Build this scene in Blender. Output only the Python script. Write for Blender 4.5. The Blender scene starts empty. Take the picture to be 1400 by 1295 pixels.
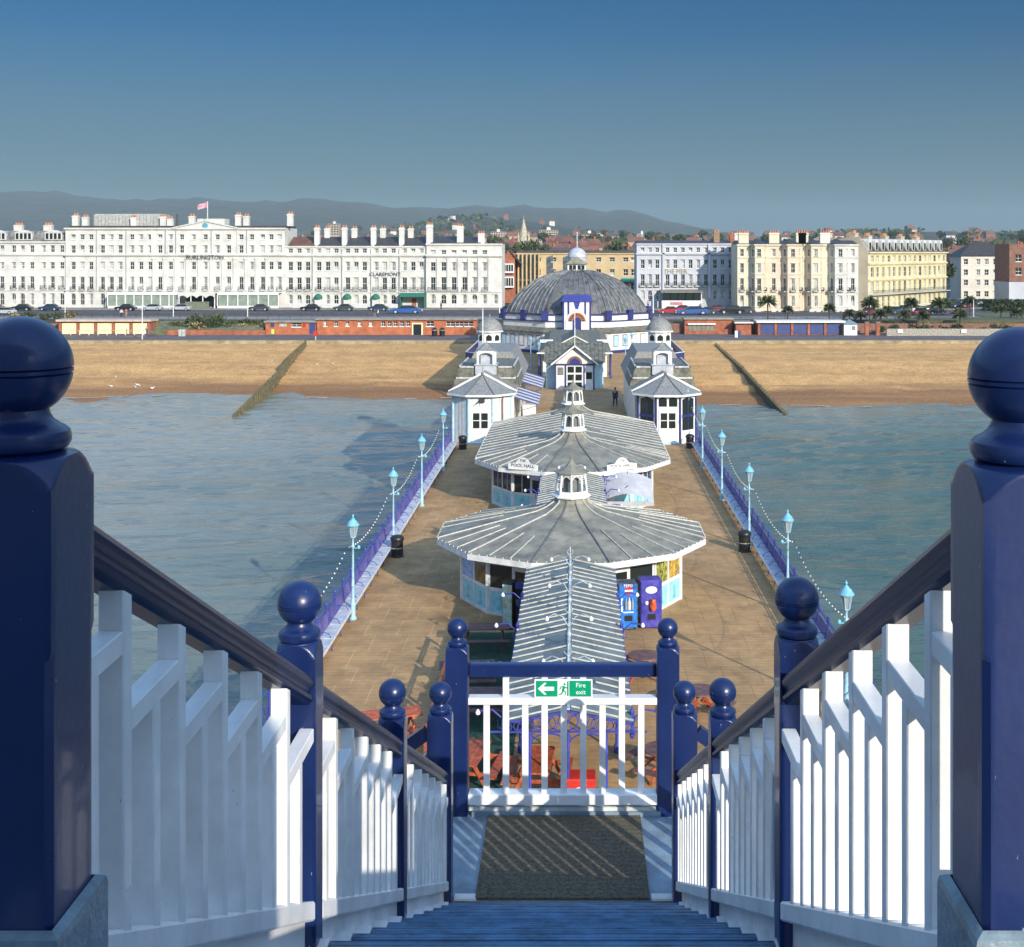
import bpy, math, random
from math import sin, cos, pi, radians, sqrt, atan2
from mathutils import Vector, Matrix
random.seed(7)
SC = bpy.context.scene
COL = SC.collection

# ------------------------------------------------------------------ camera
F = 1720.0            # focal length in photo pixels (photo 1400 x 1295)
VX, HY = 787.5, 345.0 # vanishing point of the pier, horizon
cam = bpy.data.cameras.new('camera'); co = bpy.data.objects.new('camera', cam); COL.objects.link(co)
cam.sensor_fit = 'HORIZONTAL'; cam.sensor_width = 36.0; cam.lens = 36.0 * F / 1400.0
cam.shift_x = -(VX - 700.0) / 1400.0
cam.shift_y = -(647.5 - HY) / 1400.0
cam.clip_start = 0.05; cam.clip_end = 20000
co.location = (0, 0, 0); co.rotation_euler = (pi / 2, 0, 0)
SC.camera = co
# ------------------------------------------------------------------ sky + sun
HAZE = 0.00011
SUN_EL = radians(21.3); SUN_AZ = radians(149.6)   # azimuth from +Y towards +X
w = bpy.data.worlds.new('World'); SC.world = w; w.use_nodes = True
nt = w.node_tree; nt.nodes.clear()
sky = nt.nodes.new('ShaderNodeTexSky'); sky.sky_type = 'NISHITA'; sky.sun_disc = False
sky.sun_elevation = SUN_EL; sky.sun_rotation = SUN_AZ
sky.altitude = 20; sky.air_density = 1.0; sky.dust_density = 0.6; sky.ozone_density = 1.5
bg = nt.nodes.new('ShaderNodeBackground'); bg.inputs[1].default_value = 0.15
wo = nt.nodes.new('ShaderNodeOutputWorld')
# the clear blue band above the northern horizon, brighter towards the zenith (depends on elevation only)
tc = nt.nodes.new('ShaderNodeTexCoord'); sx = nt.nodes.new('ShaderNodeSeparateXYZ'); nt.links.new(tc.outputs['Generated'], sx.inputs[0])
rp = nt.nodes.new('ShaderNodeValToRGB'); nt.links.new(sx.outputs['Z'], rp.inputs[0])
els = [(0.0,(.17,.205,.245)),(.06,(.105,.18,.25)),(.198,(.038,.150,.262)),(.30,(1.0,1.12,1.18)),(1.0,(2.75,2.85,2.9))]
while len(rp.color_ramp.elements) < len(els): rp.color_ramp.elements.new(.5)
for e, (p_, c_) in zip(rp.color_ramp.elements, els): e.position = p_; e.color = (*c_, 1)
mu = nt.nodes.new('ShaderNodeMix'); mu.data_type = 'RGBA'; mu.blend_type = 'MULTIPLY'; mu.inputs[0].default_value = 1
nt.links.new(sky.outputs[0], mu.inputs[6]); nt.links.new(rp.outputs[0], mu.inputs[7]); 
mrg = nt.nodes.new('ShaderNodeMapRange'); mrg.inputs[1].default_value = 0.0; mrg.inputs[2].default_value = .17; mrg.inputs[3].default_value = .95; mrg.inputs[4].default_value = 0.0
nt.links.new(sx.outputs['Z'], mrg.inputs[0])
mh = nt.nodes.new('ShaderNodeMix'); mh.data_type = 'RGBA'; nt.links.new(mrg.outputs[0], mh.inputs[0]); nt.links.new(mu.outputs[2], mh.inputs[6]); mh.inputs[7].default_value = (.68,1.10,1.34,1)
nt.links.new(mh.outputs[2], bg.inputs[0]); nt.links.new(bg.outputs[0], wo.inputs[0])
sl = bpy.data.lights.new('sun', 'SUN'); so = bpy.data.objects.new('sun', sl); COL.objects.link(so)
sl.energy = 4.2; sl.angle = radians(0.5); sl.color = (1.0, 0.92, 0.80)
sd = Vector((sin(SUN_AZ) * cos(SUN_EL), cos(SUN_AZ) * cos(SUN_EL), sin(SUN_EL)))
so.rotation_euler = (-sd).to_track_quat('-Z', 'Y').to_euler()
so.location = (30, -40, 40)
SC.view_settings.view_transform = 'Standard'; SC.view_settings.look = 'None'
SC.view_settings.exposure = 0.3; SC.view_settings.gamma = 1.0
SC.cycles.max_bounces = 6; SC.cycles.volume_bounces = 0
SC.cycles.diffuse_bounces = 3; SC.cycles.glossy_bounces = 3; SC.cycles.transmission_bounces = 4

# ------------------------------------------------------------------ helpers
class M:
    """collects geometry for ONE mesh object"""
    def __init__(s): s.v = []; s.f = []; s.m = []
    def add(s, vs, fs, mi=0):
        o = len(s.v); s.v += [tuple(v) for v in vs]
        for f in fs: s.f.append(tuple(i + o for i in f)); s.m.append(mi)
    def box(s, x0, x1, y0, y1, z0, z1, mi=0, skip=''):
        vs = [(x0,y0,z0),(x1,y0,z0),(x1,y1,z0),(x0,y1,z0),(x0,y0,z1),(x1,y0,z1),(x1,y1,z1),(x0,y1,z1)]
        fs = [(0,3,2,1),(4,5,6,7),(0,1,5,4),(1,2,6,5),(2,3,7,6),(3,0,4,7)]
        s.add(vs, fs, mi)
    def bbox(s, x0, x1, y0, y1, z0, z1, b=.004, mi=0):
        """box with small chamfers on the four upright edges and top"""
        p = [(x0+b,y0),(x1-b,y0),(x1,y0+b),(x1,y1-b),(x1-b,y1),(x0+b,y1),(x0,y1-b),(x0,y0+b)]
        q = [(x0+b,y0+b)]*0
        s.prism(p, z0, z1-b, mi, top=False)
        cx, cy = (x0+x1)/2, (y0+y1)/2
        t = [(x + (b if x < cx else -b)*0.9, y + (b if y < cy else -b)*0.9) for x, y in p]
        n = len(p); o = len(s.v)
        s.v += [(x,y,z1-b) for x,y in p] + [(x,y,z1) for x,y in t]
        for i in range(n):
            j = (i+1) % n; s.f.append((o+i,o+j,o+n+j,o+n+i)); s.m.append(mi)
        s.f.append(tuple(o+n+i for i in range(n))); s.m.append(mi)
    def prism(s, poly, z0, z1, mi=0, top=True, bot=True):
        n = len(poly); o = len(s.v)
        s.v += [(x,y,z0) for x,y in poly] + [(x,y,z1) for x,y in poly]
        for i in range(n):
            j = (i+1) % n; s.f.append((o+i,o+j,o+n+j,o+n+i)); s.m.append(mi)
        if top: s.f.append(tuple(o+n+i for i in range(n))); s.m.append(mi)
        if bot: s.f.append(tuple(o+i for i in reversed(range(n)))); s.m.append(mi)
    def ext(s, poly, a, b, mi=0, axis='x'):
        """extrude a polygon (u,v) along an axis between a and b; x: (a,u,v)  y: (u,a,v)"""
        n = len(poly); o = len(s.v)
        if axis == 'x': s.v += [(a,u,v) for u,v in poly] + [(b,u,v) for u,v in poly]
        else: s.v += [(u,a,v) for u,v in poly] + [(u,b,v) for u,v in poly]
        for i in range(n):
            j = (i+1) % n; s.f.append((o+i,o+j,o+n+j,o+n+i)); s.m.append(mi)
        s.f.append(tuple(o+n+i for i in range(n))); s.m.append(mi)
        s.f.append(tuple(o+i for i in reversed(range(n)))); s.m.append(mi)
    def quad(s, a, b, c, d, mi=0): s.add([a,b,c,d], [(0,1,2,3)], mi)
    def tri(s, a, b, c, mi=0): s.add([a,b,c], [(0,1,2)], mi)
    def tube(s, pts, r, n=6, mi=0, cap=True):
        pts = [Vector(p) for p in pts]; k = len(pts)
        rs = r if isinstance(r, (list, tuple)) else [r]*k
        o = len(s.v); up = Vector((0,0,1))
        for i, p in enumerate(pts):
            d = (pts[min(i+1,k-1)] - pts[max(i-1,0)])
            if d.length < 1e-9: d = Vector((0,0,1))
            d.normalize()
            a = d.cross(up)
            if a.length < 1e-3: a = d.cross(Vector((0,1,0)))
            a.normalize(); b = a.cross(d)
            for j in range(n):
                t = 2*pi*j/n + pi/n
                q = p + (a*cos(t) + b*sin(t))*rs[i]; s.v.append(tuple(q))
        for i in range(k-1):
            for j in range(n):
                j2 = (j+1) % n
                s.f.append((o+i*n+j, o+i*n+j2, o+(i+1)*n+j2, o+(i+1)*n+j)); s.m.append(mi)
        if cap:
            s.f.append(tuple(o+j for j in reversed(range(n)))); s.m.append(mi)
            s.f.append(tuple(o+(k-1)*n+j for j in range(n))); s.m.append(mi)
    def lathe(s, prof, n=12, c=(0,0), mi=0, ph=0.0, cap=True):
        o = len(s.v)
        for r, z in prof:
            for j in range(n):
                t = 2*pi*j/n + ph; s.v.append((c[0]+r*cos(t), c[1]+r*sin(t), z))
        for i in range(len(prof)-1):
            for j in range(n):
                j2 = (j+1) % n
                s.f.append((o+i*n+j, o+i*n+j2, o+(i+1)*n+j2, o+(i+1)*n+j)); s.m.append(mi)
        if cap:
            s.f.append(tuple(o+j for j in reversed(range(n)))); s.m.append(mi)
            k = len(prof)-1; s.f.append(tuple(o+k*n+j for j in range(n))); s.m.append(mi)
    def beam(s, a, b, w, h, mi=0):
        """rectangular bar from a to b, w across, h in the other direction"""
        a = Vector(a); b = Vector(b); d = (b-a).normalized()
        sd_ = d.cross(Vector((0,0,1)))
        if sd_.length < 1e-3: sd_ = Vector((1,0,0))
        sd_.normalize(); u = sd_.cross(d)
        vs = []
        for p in (a, b):
            for i, j in ((-1,-1),(1,-1),(1,1),(-1,1)): vs.append(tuple(p + sd_*(i*w/2) + u*(j*h/2)))
        s.add(vs, [(0,3,2,1),(4,5,6,7),(0,1,5,4),(1,2,6,5),(2,3,7,6),(3,0,4,7)], mi)
    def mesh(s, name, mats, smooth=None):
        me = bpy.data.meshes.new(name); me.from_pydata(s.v, [], s.f)
        if not isinstance(mats, (list, tuple)): mats = [mats]
        for m_ in mats: me.materials.append(m_)
        me.polygons.foreach_set('material_index', s.m)
        if smooth:
            me.polygons.foreach_set('use_smooth', [True]*len(me.polygons))
            me.update(); me.set_sharp_from_angle(angle=radians(smooth))
        me.update()
        return me
    def build(s, name, mats, parent=None, loc=None, smooth=None, rz=0):
        return inst(name, s.mesh(name, mats, smooth), parent, loc, rz)

def inst(name, me, parent=None, loc=None, rz=0, sc=None):
    o = bpy.data.objects.new(name, me); COL.objects.link(o)
    if parent is not None: o.parent = parent
    if loc is not None: o.location = loc
    if rz: o.rotation_euler = (0, 0, rz)
    if sc: o.scale = sc
    return o
def tag(o, label, cat, group=None, kind=None):
    o['label'] = label
    if cat: o['category'] = cat
    if group: o['group'] = group
    if kind: o['kind'] = kind
    return o
def struct(o): o['kind'] = 'structure'; return o
def thing(name, label, cat, loc=(0,0,0), rz=0, group=None):
    o = bpy.data.objects.new(name, None); COL.objects.link(o); o.location = loc; o.rotation_euler = (0,0,rz)
    o.empty_display_size = .3
    return tag(o, label, cat, group)
def copy_tree(o, parent=None):
    c = o.copy(); COL.objects.link(c)
    if parent is not None: c.parent = parent
    for ch in list(KIDS.get(o.name, [])): copy_tree(ch, c)
    return c
KIDS = {}
def index_kids(root):
    for ch in root.children: KIDS.setdefault(root.name, []).append(ch); index_kids(ch)
def dup(root, loc, rz=0, label=None, sc=None):
    if root.name not in KIDS: index_kids(root)
    c = copy_tree(root); c.location = loc; c.rotation_euler = (0,0,rz)
    if label: c['label'] = label
    if sc: c.scale = sc
    return c
ONES = ['zeroth','first','second','third','fourth','fifth','sixth','seventh','eighth','ninth','tenth','eleventh','twelfth','thirteenth','fourteenth','fifteenth','sixteenth','seventeenth','eighteenth','nineteenth']
def ordw(n):
    if n < 20: return ONES[n]
    t = {2:'twenty',3:'thirty',4:'forty'}[n//10]
    return {20:'twentieth',30:'thirtieth',40:'fortieth'}[n] if n % 10 == 0 else t + ' ' + ONES[n % 10]

# ------------------------------------------------------------------ materials
def mat(name, col, rough=.6, var=.12, scale=1.5, bump=0.0, bscale=30, metal=0.0, spec=.5, coat=0.0, col2=None, detail=5):
    m = bpy.data.materials.new(name); m.use_nodes = True; n = m.node_tree; b = n.nodes['Principled BSDF']
    b.inputs['Roughness'].default_value = rough; b.inputs['Metallic'].default_value = metal
    b.inputs['Specular IOR Level'].default_value = spec; b.inputs['Coat Weight'].default_value = coat
    g = n.nodes.new('ShaderNodeNewGeometry')
    if var > 0 or col2:
        t = n.nodes.new('ShaderNodeTexNoise'); t.inputs['Scale'].default_value = scale; t.inputs['Detail'].default_value = detail
        t.inputs['Roughness'].default_value = .65
        n.links.new(g.outputs['Position'], t.inputs['Vector'])
        r = n.nodes.new('ShaderNodeValToRGB'); n.links.new(t.outputs['Fac'], r.inputs[0])
        c2 = col2 or tuple(c*(1-2.2*var) for c in col)
        c1 = tuple(min(1, c*(1+var)) for c in col)
        r.color_ramp.elements[0].position = .32; r.color_ramp.elements[1].position = .66
        r.color_ramp.elements[0].color = (*c2, 1); r.color_ramp.elements[1].color = (*c1, 1)
        n.links.new(r.outputs[0], b.inputs['Base Color'])
    else: b.inputs['Base Color'].default_value = (*col, 1)
    if bump > 0:
        t2 = n.nodes.new('ShaderNodeTexNoise'); t2.inputs['Scale'].default_value = bscale; t2.inputs['Detail'].default_value = 4
        n.links.new(g.outputs['Position'], t2.inputs['Vector'])
        bp = n.nodes.new('ShaderNodeBump'); bp.inputs['Strength'].default_value = bump; bp.inputs['Distance'].default_value = 1.0/bscale
        n.links.new(t2.outputs['Fac'], bp.inputs['Height']); n.links.new(bp.outputs[0], b.inputs['Normal'])
    return m
def paint(name, col, chip, rough=.25, coat=.3, chipamt=.705, grime=None, bscale=120, bump=.05):
    """old gloss paint: brush marks, faint dirt and small chips"""
    m = mat(name, col, rough, .10, 3.0, bump, bscale, coat=coat); n = m.node_tree; b = n.nodes['Principled BSDF']
    src = b.inputs['Base Color'].links[0].from_socket
    g = n.nodes.new('ShaderNodeNewGeometry')
    v = n.nodes.new('ShaderNodeTexNoise'); v.inputs['Scale'].default_value = 70; v.inputs['Detail'].default_value = 4
    mp = n.nodes.new('ShaderNodeMapping'); mp.inputs['Scale'].default_value = (1.7,1.7,.6)
    n.links.new(g.outputs['Position'], mp.inputs[0]); n.links.new(mp.outputs[0], v.inputs['Vector'])
    q = n.nodes.new('ShaderNodeMath'); q.operation = 'GREATER_THAN'; q.inputs[1].default_value = chipamt
    n.links.new(v.outputs['Fac'], q.inputs[0])
    mx = n.nodes.new('ShaderNodeMix'); mx.data_type = 'RGBA'
    n.links.new(q.outputs[0], mx.inputs[0]); n.links.new(src, mx.inputs[6]); mx.inputs[7].default_value = (*chip, 1)
    n.links.new(mx.outputs[2], b.inputs['Base Color'])
    return m
NAVY = paint('navy gloss paint', (.007,.020,.095), (.42,.43,.45), .32, .18, .738, bump=.035, bscale=60)
RAILBLUE = mat('dark navy handrail paint', (.009,.016,.060), .30, .1, 4, .03, 150, coat=.0, spec=.18)
WHITE = paint('white gloss paint', (.84,.84,.82), (.34,.30,.24), .42, .12, .755, bump=.10)
BOARD = mat('white painted timber board', (.74,.75,.74), .5, .06, 6, .1, 60)
STEPBLUE = mat('blue ribbed step rubber', (.07,.19,.34), .5, .25, 9, .5, 160, col2=(.03,.08,.14))
FLOORBLUE = mat('blue grey deck paint', (.23,.31,.38), .55, .18, 5, .25, 90)
LEAD = mat('blue grey lead flashing', (.20,.27,.31), .35, .2, 12, .2, 60)
MATBROWN = mat('brown coir mat', (.12,.10,.065), .95, .3, 60, .4, 260)
def wave_bump(m, axis, scale, strength, dist):
    n = m.node_tree; b = n.nodes['Principled BSDF']
    g = n.nodes.new('ShaderNodeNewGeometry')
    wv = n.nodes.new('ShaderNodeTexWave'); wv.bands_direction = axis; wv.inputs['Scale'].default_value = scale
    wv.inputs['Distortion'].default_value = .3
    n.links.new(g.outputs['Position'], wv.inputs['Vector'])
    bp = n.nodes.new('ShaderNodeBump'); bp.inputs['Strength'].default_value = strength; bp.inputs['Distance'].default_value = dist
    n.links.new(wv.outputs['Fac'], bp.inputs['Height'])
    if b.inputs['Normal'].links: n.links.new(b.inputs['Normal'].links[0].from_socket, bp.inputs['Normal'])
    n.links.new(bp.outputs[0], b.inputs['Normal'])
wave_bump(STEPBLUE, 'Y', 12, .8, .01); wave_bump(MATBROWN, 'Y', 6, .35, .008)
VIOLET = mat('royal blue ironwork paint', (.045,.06,.32), .35, .15, 5)
SKYBLUE = mat('sky blue lamp paint', (.20,.50,.64), .35, .12, 5)
PALEBLUE = mat('pale blue post paint', (.42,.63,.74), .45, .12, 4)
CYAN = mat('turquoise panel paint', (.32,.66,.72), .5, .1, 4)
PWHITE = mat('sea worn white paint', (.76,.76,.73), .5, .10, 2.5)
DIRTYW = mat('weathered white timber', (.62,.62,.58), .6, .22, 4)
ZINC = mat('weathered grey roof sheet', (.235,.22,.17), .6, .35, 1.3, .2, 12, col2=(.12,.118,.098), detail=9)
ZINC2 = mat('grey felt roof', (.17,.165,.13), .7, .3, 2.0, .2, 20)
SLATE = mat('dark slate', (.055,.05,.05), .6, .25, 2.0)
DOMEGREY = mat('grey lead dome', (.15,.15,.145), .45, .3, .8, .15, 8)
SILVER = mat('silver painted cupola', (.45,.47,.50), .35, .12, 1.5)
BATTEN = mat('pale roof batten', (.52,.51,.45), .6, .15, 6)
GREYBAT = mat('grey roof seam', (.17,.175,.17), .5, .15, 6)
GLASS = mat('dark window glass', (.02,.026,.024), .15, 0, spec=.35)
GREENGLASS = mat('greenish window glass', (.05,.07,.06), .15, 0, spec=.8)
LAMPGLASS = mat('lantern glass', (.28,.33,.34), .1, 0, spec=.8)
CURTAIN = mat('net curtain behind glass', (.50,.50,.46), .7, .2, 3)
BLACK = mat('black plastic', (.015,.015,.015), .4, .1, 5)
IRON = mat('black balcony ironwork', (.04,.04,.04), .5, 0)
TRIMNAVY = mat('navy trim paint', (.03,.038,.17), .4, .1, 3)
BULB = mat('white glass bulb', (.85,.85,.82), .2, 0)
REDBROWN = mat('red brown bench stain', (.30,.085,.045), .6, .25, 6)
DARKWOOD = mat('dark brown table stain', (.11,.05,.04), .6, .25, 6)
STUCCO = mat('white stucco', (.62,.61,.56), .8, .08, .5)
STUCCO2 = mat('pale grey stucco', (.50,.515,.55), .8, .05, .35)
CREAM = mat('cream stucco', (.66,.60,.45), .8, .06, .3)
PEACH = mat('pale peach stucco', (.68,.57,.43), .8, .06, .3)
YELLOW = mat('yellow stucco', (.64,.57,.34), .8, .07, .3)
BEIGE = mat('beige render', (.50,.44,.33), .85, .08, .3)
OCHRE = mat('ochre brick facade', (.56,.42,.23), .85, .08, .4)
BRICK = mat('red brick', (.36,.12,.06), .85, .18, 1.2)
BRICK2 = mat('brown brick', (.24,.12,.08), .85, .15, 1.0)
TILE = mat('red clay tiles', (.30,.10,.06), .8, .2, .8)
POT = mat('terracotta pots', (.50,.22,.11), .8, .1, 3)
ASPHALT = mat('asphalt', (.07,.065,.07), .9, .15, .6)
PAVE = mat('pale paving', (.25,.23,.21), .9, .15, .6)
PROM = mat('brown promenade asphalt', (.13,.105,.105), .9, .12, .5)
GRASSM = mat('lawn', (.10,.14,.04), .95, .25, 1.5)
LEAFD = mat('dark green leaves', (.04,.065,.02), .8, .35, 2.0)
LEAFM = mat('olive leaves', (.09,.11,.035), .8, .35, 2.0)
LEAFY = mat('straw coloured grass', (.38,.29,.12), .85, .3, 2.0)
BARK = mat('bark', (.08,.06,.045), .9, .2, 3)
GREENC = mat('green awning canvas', (.02,.16,.11), .8, .1, 3)
CREAMPAINT = mat('cream shutter paint', (.86,.73,.45), .6, .05, .8)
NAVYDOOR = mat('navy shutter', (.035,.06,.20), .5, .1, 2)
CARPET = mat('green outdoor carpet', (.025,.075,.045), .95, .2, 3)
RED = mat('red paint', (.55,.03,.02), .4, .1, 3)
SKIN = mat('skin', (.45,.27,.19), .6, 0)

# ------------------------------------------------------------------ the tower stair in the foreground
CX = -0.073                       # centre line of the stair
YL, ZL, SL = 6.73, -3.47, .485    # landing edge, landing level, pitch of the stair
def zn(y): return ZL + SL*(YL-y)  # line through the nosings
def newel(a, rb, z0, zt, cham=.009, chz=None, n=96):
    """square post whose top is turned into a ring, neck and ball; zt = top of ball; returns (post, ball) meshes around the origin"""
    s = rb/.066
    zb = zt - rb                     # ball centre
    zs = zt - 2*rb - .047*s          # shoulder (top of the square)
    prof = []                        # (z, R, chamfer)
    chz = chz if chz is not None else zs-.20
    big = 9
    prof += [(z0,big,cham),(chz-.012,big,cham),(chz,big,.0005),(zs-.042*s,big,.0005)]
    for k in range(0,11):
        t = k/10; prof.append((zs-.038*s*(1-t)**1.6*1.0, a*(1.42-.44*t**.8), .0005))
    for r, z in ((.86,.003),(.80,.004),(.90,.007),(.955,.013),(.965,.019),(.93,.026),(.84,.031),(.74,.034),(.70,.036),(.62,.040),(.565,.046),(.54,.054)):
        prof.append((zs+z*s*1.12, r*rb*1.0 if r < .97 else r*rb, None))
    m = M(); o = 0
    for z, R, c in prof:
        for j in range(n):
            t = 2*pi*j/n; ct, st = abs(cos(t)), abs(sin(t))
            r = a/max(ct, st)
            if c is not None: r = min(r, (2*a-c)/(ct+st))
            r = min(r, R)
            m.v.append((r*cos(t), r*sin(t), z))
    for i in range(len(prof)-1):
        for j in range(n):
            j2 = (j+1) % n; m.f.append((i*n+j,i*n+j2,(i+1)*n+j2,(i+1)*n+j)); m.m.append(0)
    b = M(); pr = [(.54*rb*.95, zb-rb*.93)]
    pr += [(rb*.52, zb-rb*.90),(rb*.50, zb-rb*.865)]
    K = 40
    for k in range(4, K):
        ph = -pi/2 + pi*k/K; r = rb*cos(ph); z = zb+rb*sin(ph)
        for g in (-.02, -.13):
            if abs((z-zb)/rb - g) < .016: r *= .968
        pr.append((r, z))
    # finer rings round the two grooves
    extra = []
    for g in (-.02, -.13):
        for d, kk in ((-.022,1),(-.012,.968),(.0,.955),(.012,.968),(.022,1)):
            q = g+d; extra.append((rb*sqrt(1-q*q)*kk, zb+rb*q))
    pr = [p for p in pr if not (-.16 < (p[1]-zb)/rb < .01)] + extra
    pr.sort(key=lambda p: p[1]); pr.append((.002, zt))
    b.lathe(pr, 48, cap=True)
    return m.mesh('newel_post', NAVY, 28), b.mesh('ball_finial', NAVY, 40)
NEWELS = [  # Y, half width, ball radius, base z, top z left, top z right
 (1.64, .070, .066, -.97, -.083, -.097, -.500), (3.30, .052, .0575, zn(3.3)-.02, -.862, -.852, None),
 (4.97, .052, .0540, zn(4.97)-.02, -1.686, -1.683, None), (6.72, .064, .0605, ZL, -2.294, -2.290, None)]
PROF = [(-.022,0),(.022,0),(.026,.006),(.034,.010),(.036,.018),(.030,.023),(.025,.028),(.028,.036),(.035,.044),(.037,.054),(.031,.064),(.018,.071),(0,.073),(-.018,.071),(-.031,.064),(-.037,.054),(-.035,.044),(-.028,.036),(-.025,.028),(-.030,.023),(-.036,.018),(-.034,.010),(-.026,.006)]
def sloped(m, prof, x, ya, yb, off, mi=0):
    n = len(prof); o = len(m.v)
    for y in (ya, yb):
        for u, v in prof: m.v.append((x+u*.84, y, zn(y)+off+v*1.11))
    for i in range(n):
        j = (i+1) % n; m.f.append((o+i,o+j,o+n+j,o+n+i)); m.m.append(mi)
    m.f.append(tuple(o+n+i for i in range(n))); m.m.append(mi); m.f.append(tuple(o+i for i in reversed(range(n)))); m.m.append(mi)
def rectp(w, h): return [(-w/2,0),(w/2,0),(w/2,h),(-w/2,h)]
def bevp(w, h, b=.005): return [(-w/2+b,0),(w/2-b,0),(w/2,b),(w/2,h-b),(w/2-b,h),(-w/2+b,h),(-w/2,h-b),(-w/2,b)]
for side, sname in ((-1,'left'),(1,'right')):
    bal = thing('stair_balustrade', ('white stair balustrade with navy handrail and ball topped posts, left of the steps' if side < 0 else
        'white stair balustrade with navy handrail and ball topped posts, right of the steps'), 'balustrade', (CX+side*.65, 1.64, -.97), 0, 'stair balustrades')
    bx, by, bz = bal.location
    def LP(m, name, mt, sm=None):
        o = m.build(name, mt, bal, (-bx,-by,-bz), sm); return o
    for i, (Y, a, rb, z0, ztl, ztr, chz) in enumerate(NEWELS):
        pm, bm_ = newel(a, rb, z0, ztl if side < 0 else ztr, chz=chz)
        X = CX + side*.652
        po = inst('newel_post', pm, bal, (X-bx, Y-by, -bz)); bo = inst('ball_finial', bm_, po, (0,0,0))
        if i == 0:
            p = M(); q = a+.014
            p.prism([(X-q,Y-q),(X+q,Y-q),(X+q,Y+q),(X-q,Y+q)], -1.04, -.862)
            o_ = len(p.v); q2 = a+.001
            for (zz, qq) in ((-.862,q),(-.853,q-.002),(-.848,q2+.004),(-.846,q2)):
                p.v += [(X-qq,Y-qq,zz),(X+qq,Y-qq,zz),(X+qq,Y+qq,zz),(X-qq,Y+qq,zz)]
            for k in range(3):
                for j in range(4):
                    j2 = (j+1) % 4; p.f.append((o_+4*k+j,o_+4*k+j2,o_+4*k+4+j2,o_+4*k+4+j)); p.m.append(0)
            LP(p, 'post_collar', LEAD)
    spans = [(1.712, 3.247, 1.765), (3.353, 4.917, 3.42), (5.023, 6.655, 5.10)]
    XR = CX + side*.634; XB = CX + side*.622
    for ya, yb, ys in spans:
        m = M(); sloped(m, PROF, XR, ya, yb, .612); LP(m, 'handrail', RAILBLUE, 35)
        talls = [y for y in (ys + .1325*k for k in range(1, 12, 2)) if y < yb-.04]
        ends = [ya] + talls + [yb]
        def piece_z(y):                      # underside of the level piece above a short baluster
            e = next(e for e in ends[1:] if e > y); return zn(e - (.0175 if e < yb else 0)) + .552 - .034
        for q in range(len(ends)-1):         # short level rails stepping down between the tall balusters
            a0 = ends[q] + (.0176 if q else 0); a1 = ends[q+1] - (.0176 if q < len(ends)-2 else 0)
            zt_ = piece_z((a0+a1)/2)
            m = M(); m.bbox(XB-.0185, XB+.0185, a0, a1, zt_, zt_+.034, .002); LP(m, 'mid_rail', WHITE)
        m = M(); sloped(m, bevp(.056, .046), XB+side*.002, ya-.0, yb, .055); LP(m, 'bottom_rail', WHITE)
        for k in range(12):
            y = ys + .1325*k
            if y > yb-.04: break
            tall = k % 2 == 1
            w2, d2 = .0195, .0175
            zb_ = zn(y)+.102; ztop = zn(y)+(.615 if tall else .508)
            m = M(); c = .0025
            p = [(XB-w2+c,y-d2),(XB+w2-c,y-d2),(XB+w2,y-d2+c),(XB+w2,y+d2-c),(XB+w2-c,y+d2),(XB-w2+c,y+d2),(XB-w2,y+d2-c),(XB-w2,y-d2+c)]
            o = len(m.v)
            m.v += [(a_,b_,zn(b_)+.100) for a_,b_ in p]
            m.v += [(a_,b_,zn(b_)+.6125 if tall else piece_z(y)-.0005) for a_,b_ in p]
            n = 8
            for i in range(n):
                j = (i+1) % n; m.f.append((o+i,o+j,o+n+j,o+n+i)); m.m.append(0)
            m.f.append(tuple(range(o+n,o+2*n))); m.m.append(0)
            LP(m, 'baluster', WHITE)
# steps
st = thing('tower_staircase', 'blue ribbed wooden steps descending to a small landing between white balustrades', 'staircase', (CX, YL, ZL))
def SP(m, name, mt, sm=None): return m.build(name, mt, st, (-CX,-YL,-ZL), sm)
NST = 15; RISE = (.97*0+(-.98-ZL))/NST; RUN = RISE/SL
for k in range(1, NST):
    yf = YL - RUN*k; z = ZL + RISE*k     # far edge (nosing) of tread k
    m = M(); m.box(-.645, .520, yf-RUN-.002, yf, z-.04, z, 0); m.box(-.641, .516, yf+.0005, yf+.012, z-.03, z-.008, 0)
    for q in range(6):
        yy = yf-.03-q*.05; m.box(-.64,.515, yy-.014, yy, z+.0005, z+.006, 0)
    SP(m, 'tread', STEPBLUE)
m = M()
for k in range(1, NST):
    yf = YL - RUN*k; z = ZL + RISE*k
    m.box(-.70,.57, yf-.03, yf-.012, z-RISE-.001, z-.041)
SP(m, 'riser', BOARD)
for x0, x1 in ((-.722,-.647),(.522,.582)):
    m = M()
    for k in range(1, NST):
        yf = YL - RUN*k; z = ZL + RISE*k
        m.box(x0, x1, yf-RUN, yf+.004, z-.22, z+.004)
    SP(m, 'white_margin', BOARD)
for xc, sx in ((-.735,-1),(.590,1)):
    m = M()
    pts = [(1.45, zn(1.45)+.052),(6.70, zn(6.70)+.052),(6.70, ZL-.25),(6.2,ZL-.25),(1.45, zn(1.45)-.32)]
    m.ext(pts, xc-.017 if sx < 0 else xc-.035+.005, xc+.040-.005 if sx < 0 else xc+.017, 0, 'x')
    SP(m, 'stringer', WHITE)
m = M(); m.box(-1.3, 1.15, YL, 8.02, ZL-.12, ZL); m.box(-.70,.57, YL-.012, YL-.0005, ZL-.1, ZL-.01); SP(m, 'landing_floor', FLOORBLUE)
m = M(); m.box(-.652,-.535, YL-.004, YL+.05, ZL+.0015, ZL+.014); SP(m, 'white_nosing', BOARD); m = M(); m.box(.405,.520, YL-.004, YL+.05, ZL+.0015, ZL+.014); SP(m, 'white_nosing', BOARD)
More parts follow.
